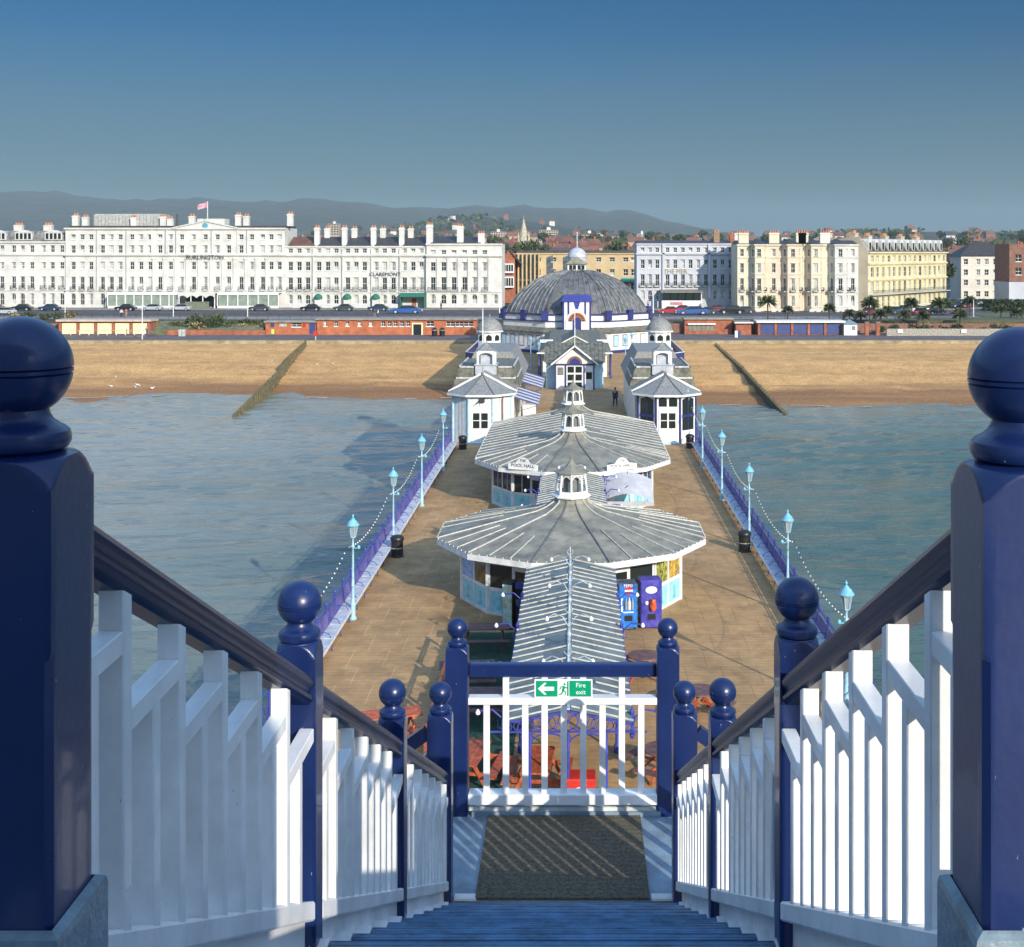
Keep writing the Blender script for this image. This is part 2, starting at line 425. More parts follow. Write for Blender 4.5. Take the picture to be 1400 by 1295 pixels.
m = M(); m.box(-.64,.52, 7.725, 8.0, ZL+.002, ZL+.032); SP(m, 'landing_sill', FLOORBLUE)
m = M(); m.box(-2.6, 2.4, -2.0, 1.50, -1.10, -.98); SP(m, 'top_landing', FLOORBLUE)
o = tag((lambda mm: (mm.box(0,.935,0,.985,0,.012), mm)[1])(M()).build('door_mat', MATBROWN, None, (-.54, YL+.004, ZL+.004)), 'dark brown ribbed coir mat covering the middle of the landing', 'mat')
# gate railing
gt = thing('landing_railing', 'low white railing with navy top bar and ball posts across the end of the landing', 'railing', (CX-.0, 7.80, ZL))
def GP(m, name, mt, sm=None): return m.build(name, mt, gt, (-CX,-7.80,-ZL), sm)
for s_, X in ((-1,-.735),(1,.568)):
    pm, bm_ = newel(.068, .0625, ZL, -2.268)
    po = inst('newel_post', pm, gt, (X-CX, 0, -ZL)); inst('ball_finial', bm_, po)
m = M(); m.bbox(-.665,.498, 7.775,7.825, -2.625,-2.545, .008); GP(m, 'top_bar', NAVY)
m = M(); m.bbox(-.665,.498, 7.735,7.81, -2.782,-2.742, .004); GP(m, 'upper_rail', WHITE)
m = M(); m.bbox(-.665,.498, 7.73,7.83, -3.395,-3.335, .004); GP(m, 'bottom_rail', WHITE)
for k in range(9):
    X = -.552 + .1192*k
    m = M(); m.bbox(X-.0195,X+.0195, 7.755,7.79, -3.334, -2.7825 if k not in (1,3,5,7) else -2.6255, .002); GP(m, 'baluster', WHITE)
# little kick board under the rail
m = M(); m.box(-.66,.49,7.74,7.76,-3.437,-3.415); GP(m,'kick_strip', DIRTYW)

def text_mesh(body, size, mt, ext=.002, xs=1.0):
    cu = bpy.data.curves.new('txt', 'FONT'); cu.body = body; cu.size = size; cu.extrude = ext
    cu.align_x = 'CENTER'; cu.align_y = 'CENTER'; cu.resolution_u = 2
    o = bpy.data.objects.new('txt', cu); COL.objects.link(o)
    bpy.context.view_layer.update()
    me = bpy.data.meshes.new_from_object(o.evaluated_get(bpy.context.evaluated_depsgraph_get()))
    bpy.data.objects.remove(o); me.name = 'lettering'
    for v in me.vertices: v.co = Vector((v.co.x*xs, -v.co.z, v.co.y))
    me.materials.clear(); me.materials.append(mt)
    return me
SGREEN = mat('sign green', (.0,.30,.14), .35, .05, 8); SWHITE = mat('sign white', (.85,.86,.84), .35, 0)
sg = thing('fire_exit_sign', 'green and white fire exit sign with left arrow and running man, fixed to the railing', 'sign', (-.077, 7.732, -2.682))
m = M(); m.box(-.178,.178, 0,.004, -.057,.057); m.build('sign_board', SWHITE, sg)
m = M(); m.box(-.170,-.036,-.001,-.0002,-.049,.049); m.build('green_panel', SGREEN, sg); m = M(); m.box(.036,.170,-.001,-.0002,-.049,.049); m.build('green_panel', SGREEN, sg)
m = M()
m.ext([(-.157,0),(-.118,.036),(-.104,.036),(-.126,.012),(-.058,.012),(-.058,-.012),(-.126,-.012),(-.104,-.036),(-.118,-.036)][::-1], -.002,-.0012,0,'y'); m.build('arrow', SWHITE, sg)
m = M()
m.box(.022,.032,-.0012,-.0004,-.046,.046)
m.tube([(.004,-.0018,.012),(-.003,-.0018,-.012)],.0075,6); m.tube([(-.003,-.0018,-.012),(.014,-.0018,-.020),(.010,-.0018,-.04)],.0045,6)
m.tube([(-.003,-.0018,-.012),(-.010,-.0018,-.03),(-.026,-.0018,-.036)],.0045,6); m.tube([(.004,-.0018,.014),(-.014,-.0018,.012),(-.022,-.0018,-.004)],.0035,6)
m.tube([(.004,-.0018,.014),(.018,-.0018,.004),(.026,-.0018,.012)],.0035,6); m.lathe([(.001,.020),(.006,.023),(.007,.028),(.005,.033),(.001,.035)],10,(.007,-.002))
for i, v in enumerate(m.v): m.v[i] = (v[0], max(-.004, min(.0, v[1])), v[2])
m.build('running_man', SGREEN, sg)
inst('lettering', text_mesh('Fire', .040, SWHITE, .0004), sg, (.106,-.0015,.020)); inst('lettering', text_mesh('exit', .040, SWHITE, .0004), sg, (.106,-.0015,-.022))

# the two side flights that leave the landing to left and right
for side in (-1, 1):
    sf = thing('side_flight', 'side steps with navy rail leaving the landing to the ' + ('left' if side < 0 else 'right'), 'staircase', (CX+side*.72, 7.2, ZL), 0, 'side flights')
    X0 = CX + side*.72
    def Q(m, name, mt): return m.build(name, mt, sf, (-X0,-7.2,-ZL))
    m = M(); m.beam((X0, 6.72, -2.56), (X0+side*3.0, 6.72, -2.56-2.1), .05, .07); Q(m, 'handrail', NAVY)
    m = M(); m.beam((X0, 6.72, -2.70), (X0+side*3.0, 6.72, -2.70-2.1), .05, .04); Q(m, 'mid_rail', WHITE)
    m = M(); m.beam((X0+side*.55, 6.70, ZL-.02), (X0+side*3.0, 6.70, ZL-.02-1.8), .05, .22); m.beam((X0+side*.55, 7.78, ZL-.02), (X0+side*3.0, 7.78, ZL-.02-1.8), .05, .22); Q(m, 'stringer', WHITE)
    for k in range(14):
        xx = X0+side*(.45+.22*k); 
        m = M(); m.box(min(xx,xx+side*.25),max(xx,xx+side*.25), 6.74,7.75, ZL-.16*(k+1)-.03, ZL-.16*(k+1)); Q(m, 'tread', FLOORBLUE)
    for k in range(20):
        xx = X0+side*(.09+.145*k); zc = -.7*(.09+.145*k)
        m = M(); m.box(xx-.018,xx+.018,6.702,6.738, ZL-.02+zc, -2.72+zc); Q(m, 'baluster', WHITE)
# tower behind the camera: a white timber cabin whose walls shade part of the stair
tw = thing('tower_cabin', 'white timber tower cabin behind the top of the stairs', 'building', (-1.3,-2.6,-14))
m = M(); m.box(-5.2, 1.36, -5.5, -.62, -14, 2.6); m.build('wall', BOARD, tw, (1.3,2.6,14))
m = M(); m.box(2.90, 3.50, -.74, -.62, -14, 2.6); m.build('shade_pier', BOARD, tw, (1.3,2.6,14))  # unseen pier, added to throw shade on the right balustrade
m = M(); m.box(-5.5, 3.5, -5.8, -.5, 2.62, 2.8); m.build('roof', ZINC, tw, (1.3,2.6,14))
m = M()
for x in (-1.15, 1.0):
    for y in (7.9,):
        m.box(x-.1,x+.1,y-.1,y+.1,-14,ZL-.121)
m.build('support_post', BOARD, tw, (1.3,2.6,14))
# ------------------------------------------------------------------ the pier
ZD = -14.0; PX = -0.13            # deck level, pier axis
def deck_material():
    m = mat('pier deck boards', (.44,.265,.115), .85, .12, 1.6, .25, 40, col2=(.32,.19,.08)); n = m.node_tree; b = n.nodes['Principled BSDF']
    src = b.inputs['Base Color'].links[0].from_socket
    g = n.nodes.new('ShaderNodeNewGeometry')
    br = n.nodes.new('ShaderNodeTexBrick'); br.inputs['Scale'].default_value = 1.0
    br.inputs['Brick Width'].default_value = 1.22; br.inputs['Row Height'].default_value = 1.77; br.inputs['Mortar Size'].default_value = .013; br.inputs['Mortar Smooth'].default_value = .3
    br.inputs['Color1'].default_value = (.93,.93,.93,1); br.inputs['Color2'].default_value = (1.05,1.05,1.05,1); br.inputs['Mortar'].default_value = (1.45,1.45,1.5,1); br.offset = .37
    n.links.new(g.outputs['Position'], br.inputs['Vector'])
    # dark seams east of the axis, pale seams west of it
    sx_ = n.nodes.new('ShaderNodeSeparateXYZ'); n.links.new(g.outputs['Position'], sx_.inputs[0])
    mr = n.nodes.new('ShaderNodeMapRange'); mr.inputs[1].default_value = -2; mr.inputs[2].default_value = 2
    n.links.new(sx_.outputs['X'], mr.inputs[0])
    mm = n.nodes.new('ShaderNodeMix'); mm.data_type = 'RGBA'; n.links.new(mr.outputs[0], mm.inputs[0]); mm.inputs[6].default_value = (1.5,1.5,1.5,1); mm.inputs[7].default_value = (.62,.6,.58,1)
    n.links.new(mm.outputs[2], br.inputs['Mortar'])
    st_ = n.nodes.new('ShaderNodeTexWave'); st_.bands_direction = 'Y'; st_.inputs['Scale'].default_value = 1.05; st_.inputs['Distortion'].default_value = 1.2; st_.inputs['Detail'].default_value = 3
    n.links.new(g.outputs['Position'], st_.inputs['Vector'])
    r2 = n.nodes.new('ShaderNodeMapRange'); r2.inputs[3].default_value = .93; r2.inputs[4].default_value = 1.04; n.links.new(st_.outputs['Fac'], r2.inputs[0])
    big = n.nodes.new('ShaderNodeTexNoise'); big.inputs['Scale'].default_value = .35; big.inputs['Detail'].default_value = 5; n.links.new(g.outputs['Position'], big.inputs['Vector'])
    r3 = n.nodes.new('ShaderNodeMapRange'); r3.inputs[1].default_value = .3; r3.inputs[2].default_value = .7; r3.inputs[3].default_value = .80; r3.inputs[4].default_value = 1.14; n.links.new(big.outputs['Fac'], r3.inputs[0])
    v1 = n.nodes.new('ShaderNodeVectorMath'); v1.operation = 'MULTIPLY'; n.links.new(src, v1.inputs[0]); n.links.new(br.outputs['Color'], v1.inputs[1])
    mt_ = n.nodes.new('ShaderNodeMath'); mt_.operation = 'MULTIPLY'; n.links.new(r2.outputs[0], mt_.inputs[0]); n.links.new(r3.outputs[0], mt_.inputs[1])
    v2 = n.nodes.new('ShaderNodeVectorMath'); v2.operation = 'SCALE'; n.links.new(v1.outputs[0], v2.inputs[0]); n.links.new(mt_.outputs[0], v2.inputs['Scale'])
    n.links.new(v2.outputs[0], b.inputs['Base Color'])
    return m
DECK = deck_material()
pier = thing('pier_deck', 'long brown boarded pier deck running from the tower to the shore', 'pier', (PX, 100, ZD))
m = M(); m.prism([(-9.05,-12),(9.05,-12),(9.05,157),(14.3,162),(14.3,206),(-14.3,206),(-14.3,162),(-9.05,157)], -.35, 0)
m.build('deck', DECK, pier, (0,-100,0))
m = M()
for s_ in (-1,1):
    m.box(s_*9.06-.06, s_*9.06+.06, -12, 157, -.9, -.02)
m.box(-9, 9, -11.9, -11.7, -.9,-.36)
m.build('edge_beam', PALEBLUE, pier, (0,-100,0))
m = M()
for yy in range(-6, 200, 9):
    for xx in (-8.2,-2.8,2.8,8.2):
        m.tube([(xx,yy,-8),(xx,yy,-.4)], .16, 8)
    m.box(-8.6,8.6,yy-.1,yy+.1,-.75,-.36)
    m.beam((-8.2,yy,-4.6),(-2.8,yy,-.8),.06,.06); m.beam((8.2,yy,-4.6),(2.8,yy,-.8),.06,.06)
o = m.build('pile', IRON, pier, (0,-100,0)); o['kind'] = 'stuff'

# ---- bench units along both edges
def make_bench():
    t = thing('pier_bench', 'bench', 'bench', (0,0,ZD), 0, 'benches along the pier edges')
    W_ = 1.70
    m = M(); m.bbox(-.25,.22, -W_/2+.03, W_/2-.03, .40,.44, .008); m.build('seat', PWHITE_B, t)
    m = M(); m.box(.222,.25, -W_/2+.005, W_/2-.005, .36,.45); m.build('front_rail', PWHITE, t)
    m = M(); m.ext([(-.27,.45),(-.25,.45),(-.32,.88),(-.345,.88)], -W_/2+.04, W_/2-.04, 0, 'y'); m.build('backrest', BENCHBACK, t)
    m = M()
    for y in (-W_/2+.02, 0.0):
        pass
    y = -W_/2
    m.tube([(.20,y,0),(.16,y,.25),(.2,y,.38)], .02, 5); m.tube([(-.28,y,0),(-.24,y,.4),(-.36,y,1.02)], .026, 5)
    m.tube([(-.24,y,.40),(.2,y,.38)], .02, 5); m.tube([(-.3,y,.62),(-.12,y,.66),(.05,y,.62),(.16,y,.46)], .016, 5)
    m.tube([(-.36,y,1.02),(-.44,y,1.12),(-.38,y,1.2),(-.30,y,1.14)], .016, 5); m.tube([(-.36,y,1.02),(-.25,y,1.06)], .016, 5)
    m.build('iron_bracket', VIOLET, t)
    m = M(); m.tube([(-.36,-W_/2,1.0),(-.36,W_/2,1.0)], .024, 6); m.build('top_rail', VIOLET, t)
    return t
PWHITE_B = mat('worn pale bench boards', (.52,.55,.60), .6, .15, 3)
BENCHBACK = mat('bench back boards', (.13,.10,.22), .6, .45, 1.3, col2=(.03,.035,.26))
bench0 = make_bench()
bsp = 1.70; first_l = True
for side, n0 in ((-1, 0), (1, 0)):
    k = 0; y = 38.2
    ymax = 89.5
    while y < ymax:
        k += 1
        lab = 'pale bench with blue iron back on %s pier edge, %s from the near end' % ('left' if side < 0 else 'right', ordw(k))
        if side == -1 and k == 1: o = bench0; o.location = (PX-8.62, y, ZD); o.rotation_euler = (0,0,0); o['label'] = lab
        else: dup(bench0, (PX+side*8.62, y, ZD), 0 if side < 0 else pi, lab)
        y += bsp
# railings outside the benches (lattice ironwork)
for side in (-1,1):
    rl = thing('pier_railing', 'royal blue iron railing along the %s edge of the pier' % ('left' if side<0 else 'right'), 'railing', (PX+side*8.98, 60, ZD), 0, 'pier edge railings')
    m = M()
    for z in (.12,.62,1.08): m.tube([(0,-48,z),(0,32,z)], .022, 5)
    m.build('rail', VIOLET, rl)
    pm = M(); pm.tube([(0,0,0),(0,0,1.14)], .035, 6); pm.lathe([(.03,1.14),(.055,1.17),(.045,1.22),(.005,1.25)], 8); pme = pm.mesh('post', VIOLET)
    for k in range(40): inst('post', pme, rl, (0,-22.65+1.7*k,0)) if -22.65+1.7*k < 32 else None
    m = M()
    for k in range(0, 188):
        yy = -48+.42*k
        m.beam((0,yy,.14),(0,yy+.42,.60),.014,.014); m.beam((0,yy+.42,.14),(0,yy,.60),.014,.014)
    m.build('lattice', VIOLET, rl)
for side in (-1,1):   # railing round the wide pier head
    rl = thing('pier_head_railing', 'royal blue panelled railing round the %s side of the pier head' % ('left' if side<0 else 'right'), 'railing', (PX+side*11, 160, ZD), 0, 'pier head railings')
    for (a_, b_) in (((-2.0*side,-6),(3.0*side,1.5)),((3.0*side,1.5),(3.0*side,44))):
        m = M(); m.beam((a_[0],a_[1],.6),(b_[0],b_[1],.6),.08,1.15); m.build('panel', TRIMNAVY, rl)
        m = M(); m.beam((a_[0],a_[1],1.22),(b_[0],b_[1],1.22),.12,.08); m.build('rail', PWHITE, rl)

# ---- street lamps
def make_lamp():
    t = thing('pier_lamp', 'lamp', 'street lamp', (0,0,ZD), 0, 'sky blue lamps along the pier')
    m = M(); m.lathe([(.15,0),(.15,.06),(.11,.10),(.095,.14),(.10,.45),(.085,.52),(.10,.56),(.10,.60),(.068,.68),(.060,1.25),(.075,1.28),(.060,1.32),(.048,1.6),(.042,2.72),(.07,2.76),(.07,2.80),(.04,2.86),(.035,3.05),(.06,3.10),(.10,3.13)], 12)
    m.build('post', SKYBLUE_P, t, smooth=40)
    m = M(); m.tube([(0,0,2.74),(.14,.0,2.70),(.22,0,2.74)], .02, 6); m.lathe([(.01,2.66),(.06,2.70),(.07,2.75),(.05,2.80),(.01,2.83)], 8, (.22,0)); m.build('clamp', SKYBLUE, t, smooth=50)
    m = M()
    for k in range(6):
        a = 2*pi*k/6; m.tube([(.105*cos(a),.105*sin(a),3.14),(.185*cos(a),.185*sin(a),3.58)], .012, 5)
    m.lathe([(.11,3.12),(.12,3.15)],6); m.build('lantern_frame', PALEBLUE, t)
    m = M(); m.lathe([(.09,3.15),(.165,3.57)],6); m.build('lantern_glass', LAMPGLASS, t)
    m = M(); m.lathe([(.245,3.575),(.25,3.60),(.20,3.66),(.16,3.74),(.09,3.79),(.075,3.83),(.03,3.86),(.028,3.90),(.045,3.93),(.02,3.97),(.003,4.02)], 12); m.build('lantern_cap', SKYBLUE, t, smooth=45)
    return t
SKYBLUE_P = mat('sky blue lamp post', (.34,.56,.66), .4, .12, 5)
lamp0 = make_lamp()
LL = [48.0, 58.6, 69.4, 80.6]; LR = [38.3, 48.9, 59.8, 71.0, 81.9, 92.6]
lamps = []
nm = ['nearest','second','third','fourth','fifth','farthest']
for i, y in enumerate(LL):
    lab = 'sky blue lantern lamp on the left pier edge, %s' % (nm[i]+' from the camera' if i else 'nearest to the camera')
    if i == 0: lamp0.location = (PX-8.38, y, ZD); lamp0['label'] = lab; lamps.append(lamp0)
    else: lamps.append(dup(lamp0, (PX-8.38, y, ZD), 0, lab))
for i, y in enumerate(LR):
    dup(lamp0, (PX+8.36, y, ZD), pi, 'sky blue lantern lamp on the right pier edge, %s' % (nm[i]+' from the camera'))
# ---- festoon lights between the lamps
bm_ = M(); bm_.lathe([(.004,-.065),(.026,-.05),(.03,-.03),(.015,0),(.004,.004)], 6); BULBM = bm_.mesh('bulb', BULB)
def festoon(x, ya, yb, label):
    t = thing('string_lights', label, 'string lights', (x, ya, ZD+2.75), 0, 'festoon lights between the lamps')
    n = 22; L = yb-ya; pts = []
    for k in range(n+1):
        u = k/n; pts.append((0, L*u, -.50*4*u*(1-u)))
    m = M(); m.tube(pts, .006, 4); m.build('cable', IRON, t)
    for k in range(1, n): inst('bulb', BULBM, t, pts[k])
for i in range(3): festoon(PX-8.62, LL[i], LL[i+1], 'drooping string of white bulbs between the %s and %s lamps of the left row' % (nm[i], nm[i+1]))
festoon(PX-8.62, LL[0]-10.7, LL[0], 'drooping string of white bulbs running from the nearest left lamp towards the tower')
for i in range(5): festoon(PX+8.62, LR[i], LR[i+1], 'drooping string of white bulbs between the %s and %s lamps of the right row' % (nm[i], nm[i+1]))

# ---- litter bins
def make_bin(label, x, y):
    t = thing('litter_bin', label, 'bin', (x, y, ZD), 0, 'black litter bins')
    m = M(); m.lathe([(.30,0),(.31,.05),(.28,.08),(.275,.72),(.31,.76),(.31,.82)], 16); m.build('bin_body', BLACK, t, smooth=40)
    m = M(); m.lathe([(.32,.80),(.32,.86),(.24,.96),(.08,1.0),(.01,1.0)], 16); m.build('lid', BLACK, t, smooth=40)
    m = M(); m.lathe([(.282,.40),(.284,.43)], 16, cap=False); m.build('band', DIRTYW, t)
make_bin('black litter bin beside the second lamp on the left pier edge', PX-8.10, 57.9)
make_bin('black litter bin beside the third lamp on the right pier edge', PX+8.02, 58.9)
make_bin('black litter bin beside the left corner pavilion door', -8.05, 89.4)
make_bin('black litter bin in front of the right corner pavilion', 8.15, 90.0)

# ---- glazed roof kiosks ------------------------------------------------------
NF = 12
def ring(R, cy=0.0, ph=15.0): return [(R*sin(radians(ph+30*k)), cy-R*cos(radians(ph+30*k))) for k in range(NF)]
def batten(m, a, b, w_=.06, h_=.05, mi=0):
    a = Vector(a)+Vector((0,0,.03)); b = Vector(b)+Vector((0,0,.03)); m.beam(a, b, w_, h_, mi)
def kiosk(name, label, loc, R, he, L, seed, group=None):
    """12 sided timber kiosk; L = length of the straight middle between its two rounded ends"""
    t = thing(name, label, 'kiosk', loc, 0, group)
    Rw = R - 1.0; rnd = random.Random(seed)
    def outline(r):
        pts = []
        for k in range(NF):
            a = 15+30*k; x = r*sin(radians(a)); y = -r*cos(radians(a))
            if y > 0: y += L
            pts.append((x, y))
        return pts
    fl = [(R, he), (1.45, he+.86), (1.05, he+1.02), (.74, he+1.22), (.60, he+1.50)]
    # roof sheet
    m = M(); rings = []
    for r, z in fl: o = len(m.v); m.v += [(x,y,z) for x,y in outline(r)]; rings.append(o)
    n = NF
    if L > 0:
        # straight part is a ridge roof: drop the flare between the two ends
        m.v = []; 
        for r, z in fl:
            for e in (0,1):
                for k in range(NF):
                    a = 15+30*k; m.v.append((r*sin(radians(a)), -r*cos(radians(a)) + (L if e else 0), z))
        K = NF*2
        for i in range(len(fl)-1):
            for e in (0,1):
                for k in range(NF):
                    k2 = (k+1) % NF
                    am = (30+30*k) % 360
                    if e == 0 and 90 < am < 270 and i == 0: continue
                    if e == 1 and not (90 < am < 270) and i == 0: continue
                    m.f.append((i*K+e*NF+k, i*K+e*NF+k2, (i+1)*K+e*NF+k2, (i+1)*K+e*NF+k)); m.m.append(0)
        for s_ in (-1,1):
            x1 = R*sin(radians(75)); x2 = .45
            m.quad((s_*x1,-R*cos(radians(75)),he),(s_*x1,L+R*cos(radians(75)),he),(s_*0.02,L-.3,he+1.02),(s_*0.02,.3,he+1.02))
            for (yy, sg2) in ((0,-1),(L,1)):
                k75 = (s_*1.45*sin(radians(75)), yy+sg2*1.45*cos(radians(75)), he+.86)
                m.tri((s_*x1,yy+sg2*R*cos(radians(75)),he), (s_*.02, yy-sg2*.3, he+1.02), k75)
    else:
        for i in range(len(fl)-1):
            for k in range(n):
                k2 = (k+1) % n; m.f.append((rings[i]+k,rings[i]+k2,rings[i+1]+k2,rings[i+1]+k)); m.m.append(0)
    m.build('roof', ZINC, t)
    # battens
    def rp_(ang, r, e=0):
        # point on the facetted roof surface at azimuth ang and radius r (circumradius scale)
        k = math.floor((ang-15)/30); mid = 30+30*k; d = radians(ang-mid); ap = cos(radians(15))
        # interpolate z along fl using polygon radius
        rr = r
        for (r0,z0),(r1,z1) in zip(fl, fl[1:]):
            if r1 <= rr <= r0: z = z0+(z1-z0)*(r0-rr)/(r0-r1); break
        else: z = fl[0][1]
        q = rr*ap/cos(d)
        return Vector((q*sin(radians(ang)), -q*cos(radians(ang)) + e, z))
    for e, rngk in (((0, range(NF)),) if L == 0 else ((0, [k for k in range(NF) if not 95 < (15+30*k) < 265]), (L, [k for k in range(NF) if 85 < (15+30*k) < 275]))):
        for k in rngk:
            a = 15+30*k
            front = a in (15, 345)
            bm = M(); 
            for (ra, rb2) in ((R-.03,1.45),(1.45,1.05),(1.05,.74),(.74,.61)): batten(bm, rp_(a,ra,e), rp_(a,rb2,e), .055, .045)
            bm.build('hip_batten', GREYBAT if front else BATTEN, t)
        for k in rngk:
            for da, rend in ((10, .50+.1*rnd.random()), (20, .52+.12*rnd.random())) if (15+30*k) not in (345,) else ():
                a = 15+30*k+da
                if rnd.random() < .12: continue
                bm = M(); batten(bm, rp_(a,R-.03,e), rp_(a,R*rend,e), .04, .035); bm.build('short_batten', BATTEN, t)
    if L > 0:
        nb = int(L/1.25); x1 = R*sin(radians(75)); ym = R*cos(radians(75))
        for s_ in (-1,1):
            for k in range(nb+5):
                y = -ym + .3 + (L+2*ym-.5)*k/(nb+4)
                yy_in = min(max(y, .35), L-.35)
                bm = M(); f_ = 1.0 if rnd.random() > .25 else .45+.3*rnd.random()
                xa = s_*(x1-.03); ya = y; xb = s_*.05; za = he+.03; zb_ = he+1.02
                tt = f_*.97
                yb2 = ya + (yy_in-ya)*tt
                bm.beam((xa, ya, he+.035), (xa+(xb-xa)*tt, yb2, he+.035+(zb_-he)*tt), .045, .04); bm.build('short_batten', BATTEN, t)
        bm = M(); bm.beam((0,.3,he+1.06),(0,L-.3,he+1.06),.14,.09); bm.build('ridge', ZINC, t)
    # fascia + soffit
    m = M(); o1, o2 = outline(R), outline(R-.05); nn = NF
    for i in range(nn):
        j = (i+1) % nn
        (ax,ay),(bx_,by_) = o1[i],o1[j]; (cx_,cy_),(dx_,dy_) = o2[i],o2[j]
        m.quad((ax,ay,he-.24),(bx_,by_,he-.24),(bx_,by_,he-.01),(ax,ay,he-.01)); m.quad((cx_,cy_,he-.24),(ax,ay,he-.24),(bx_,by_,he-.24),(dx_,dy_,he-.24))
        m.quad((dx_,dy_,he-.24),(dx_,dy_,he-.01),(cx_,cy_,he-.01),(cx_,cy_,he-.24))
    m.f = [tuple(reversed(f)) for f in m.f]
    m.build('fascia', PWHITE, t)
    m = M(); m.prism(outline(R-.06), he-.20, he-.16); m.build('soffit', DIRTYW, t)
    # stud lights round the eaves
    m = M()
    for i in range(nn):
        j = (i+1) % nn; a = Vector((*o1[i],0)); b = Vector((*o1[j],0)); c = max(4, int((b-a).length/.33))
        for k in range(c):
            p = a+(b-a)*(k+.5)/c; m.box(p.x-.013,p.x+.013,p.y-.013,p.y+.013,he-.01,he+.04)
    o = m.build('eaves_bulb', BULB, t); o['kind'] = 'stuff'
    # walls: one facet at a time, posts, panels, windows
    wl = outline(Rw)
    for i in range(nn):
        j = (i+1) % nn
        a = Vector((*wl[i],0)); b = Vector((*wl[j],0)); d = (b-a); Lf = d.length; ang = atan2(d.y,d.x)
        mid = (30+30*i) % 360
        rz = ang
        def W_(m, nme, mt): return m.build(nme, mt, t, a, None, rz)
        m = M(); m.box(-.05,.05,-.03,.07,0,he-.2); W_(m, 'corner_post', PWHITE)
        front = mid == 0 or mid == 360
        if front:
            m = M(); m.box(.05,.35,0,.06,0,he-.2); m.box(Lf-.35,Lf-.05,0,.06,0,he-.2); m.box(.35,Lf-.35,0,.06,2.1,he-.2); W_(m,'wall',PWHITE)
            m = M(); m.box(.35,Lf-.35,.05,.09,0,2.1); W_(m,'doorway', GLASS); continue
        nb = 2 if Lf < 4 else int(Lf/1.15)
        m = M(); bw = (Lf-.1)/nb
        m.box(.05,Lf-.05,0.0,.06,0,.12); m.box(.05,Lf-.05,0.0,.06,.92,1.05); m.box(.05,Lf-.05,0.0,.06,1.98,he-.2)
        for k in range(nb+1): x = .05+bw*k; m.box(max(.05,x-.045),min(Lf-.05,x+.045),-.003,.058,.12,1.98) if 0 < k < nb else None
        m.box(.052,.12,-.002,.057,.12,1.98); m.box(Lf-.12,Lf-.052,-.002,.057,.12,1.98)
        W_(m,'wall', PWHITE)
        door = mid in (30,330)
        for k in range(nb):
            x0 = .05+bw*k+.06; x1_ = .05+bw*(k+1)-.06
            if door and k == (0 if mid == 30 else 1)*0 + (1 if mid == 330 else 0)*1 - (0):
                m = M(); m.box(x0-.04,x1_+.04,-.01,.03,.02,2.0); W_(m,'door',PWHITE)
                m = M(); m.box(x0+.04,x1_-.04,-.016,-.011,1.1,1.8); W_(m,'door_pane',GLASS); continue
            m = M(); m.box(x0,x1_,.02,.04,.12,.92); W_(m,'lower_panel',CYAN)
            # raised emblem on the panel (little pavilion outline)
            m = M(); xc = (x0+x1_)/2
            m.box(xc-.16,xc+.16,.008,.019,.22,.28); m.box(xc-.10,xc+.10,.009,.0195,.28,.34); m.box(xc-.035,xc+.035,.008,.019,.34,.60); m.ext([(xc-.09,.60),(xc+.09,.60),(xc,.78)],.008,.019,0,'y')
            W_(m,'emblem', EMBLEM)
            gm = GLASS
            if mid == 300 and seed == 1: gm = [POSTER, AMBER][k % 2]
            if mid == 60 and seed == 1: gm = [LIMEG, YELG][k % 2]
            if mid == 60 and seed == 2: gm = [ORG, BLUEG][k % 2]
            m = M(); m.box(x0,x1_,.03,.045,1.05,1.98); wo_ = W_(m,'window',gm)
            m = M(); m.box(-.02+(x0+x1_)/2,.02+(x0+x1_)/2,.015,.029,1.06,1.97) if seed == 2 else m.box(x0,x1_,.015,.029,1.94,1.979); m.build('glazing_bar', PWHITE, wo_)
    # lanterns
    for e in ((0,) if L == 0 else (0, L)):
        ln = t
        def Ln(m, nme, mt, sm=None): o_ = m.build(nme, mt, ln, (0,e,he+1.42), sm); return o_
        m = M(); m.lathe([(.80,0),(.82,.05),(.70,.12),(.62,.15)], 8, ph=0); Ln(m,'lantern_base',PWHITE)
        m = M(); 
        def oc(r,k): a = 2*pi*k/8; return (r*cos(a), r*sin(a))
        for k in range(8):
            p0, p1 = oc(.64,k), oc(.55,k); m.tube([(*p0,.15),(*p1,1.0)], .045, 6)
            q0, q1 = oc(.55,k+1), oc(.64,k+1)
            m.beam((*p1,.96),(*q0,.96),.05,.12); m.beam((*p0,.2),(*q1,.2),.05,.12)
            A = Vector((*p1,.85)); B = Vector((*q0,.85)); m.tube([A+Vector((0,0,-.14)), A+(B-A)*.2+Vector((0,0,-.02)), A+(B-A)*.5+Vector((0,0,.05)), A+(B-A)*.8+Vector((0,0,-.02)), B+Vector((0,0,-.14))], .03, 5)
        Ln(m,'lantern_frame',PWHITE)
        m = M(); m.lathe([(.34,.15),(.30,.96)], 8); Ln(m,'lantern_core', LOUVRE)
        m = M(); m.lathe([(.72,1.0),(.73,1.04),(.50,1.11),(.28,1.22),(.13,1.38),(.05,1.52),(.03,1.58),(.055,1.63),(.018,1.68),(.012,1.85),(.002,1.9)], 8); Ln(m,'lantern_cap', ZINC)
    return t
EMBLEM = mat('blue green emblem', (.18,.50,.58), .5, .1, 5)
POSTER = mat('blue poster', (.05,.22,.55), .3, .4, 6, col2=(.5,.6,.7)); AMBER = mat('brown interior behind glass', (.16,.11,.05), .15, .4, 3)
LIMEG = mat('lime display behind glass', (.35,.36,.08), .2, .5, 7); YELG = mat('yellow display behind glass', (.55,.33,.03), .2, .5, 5, col2=(.1,.1,.1))
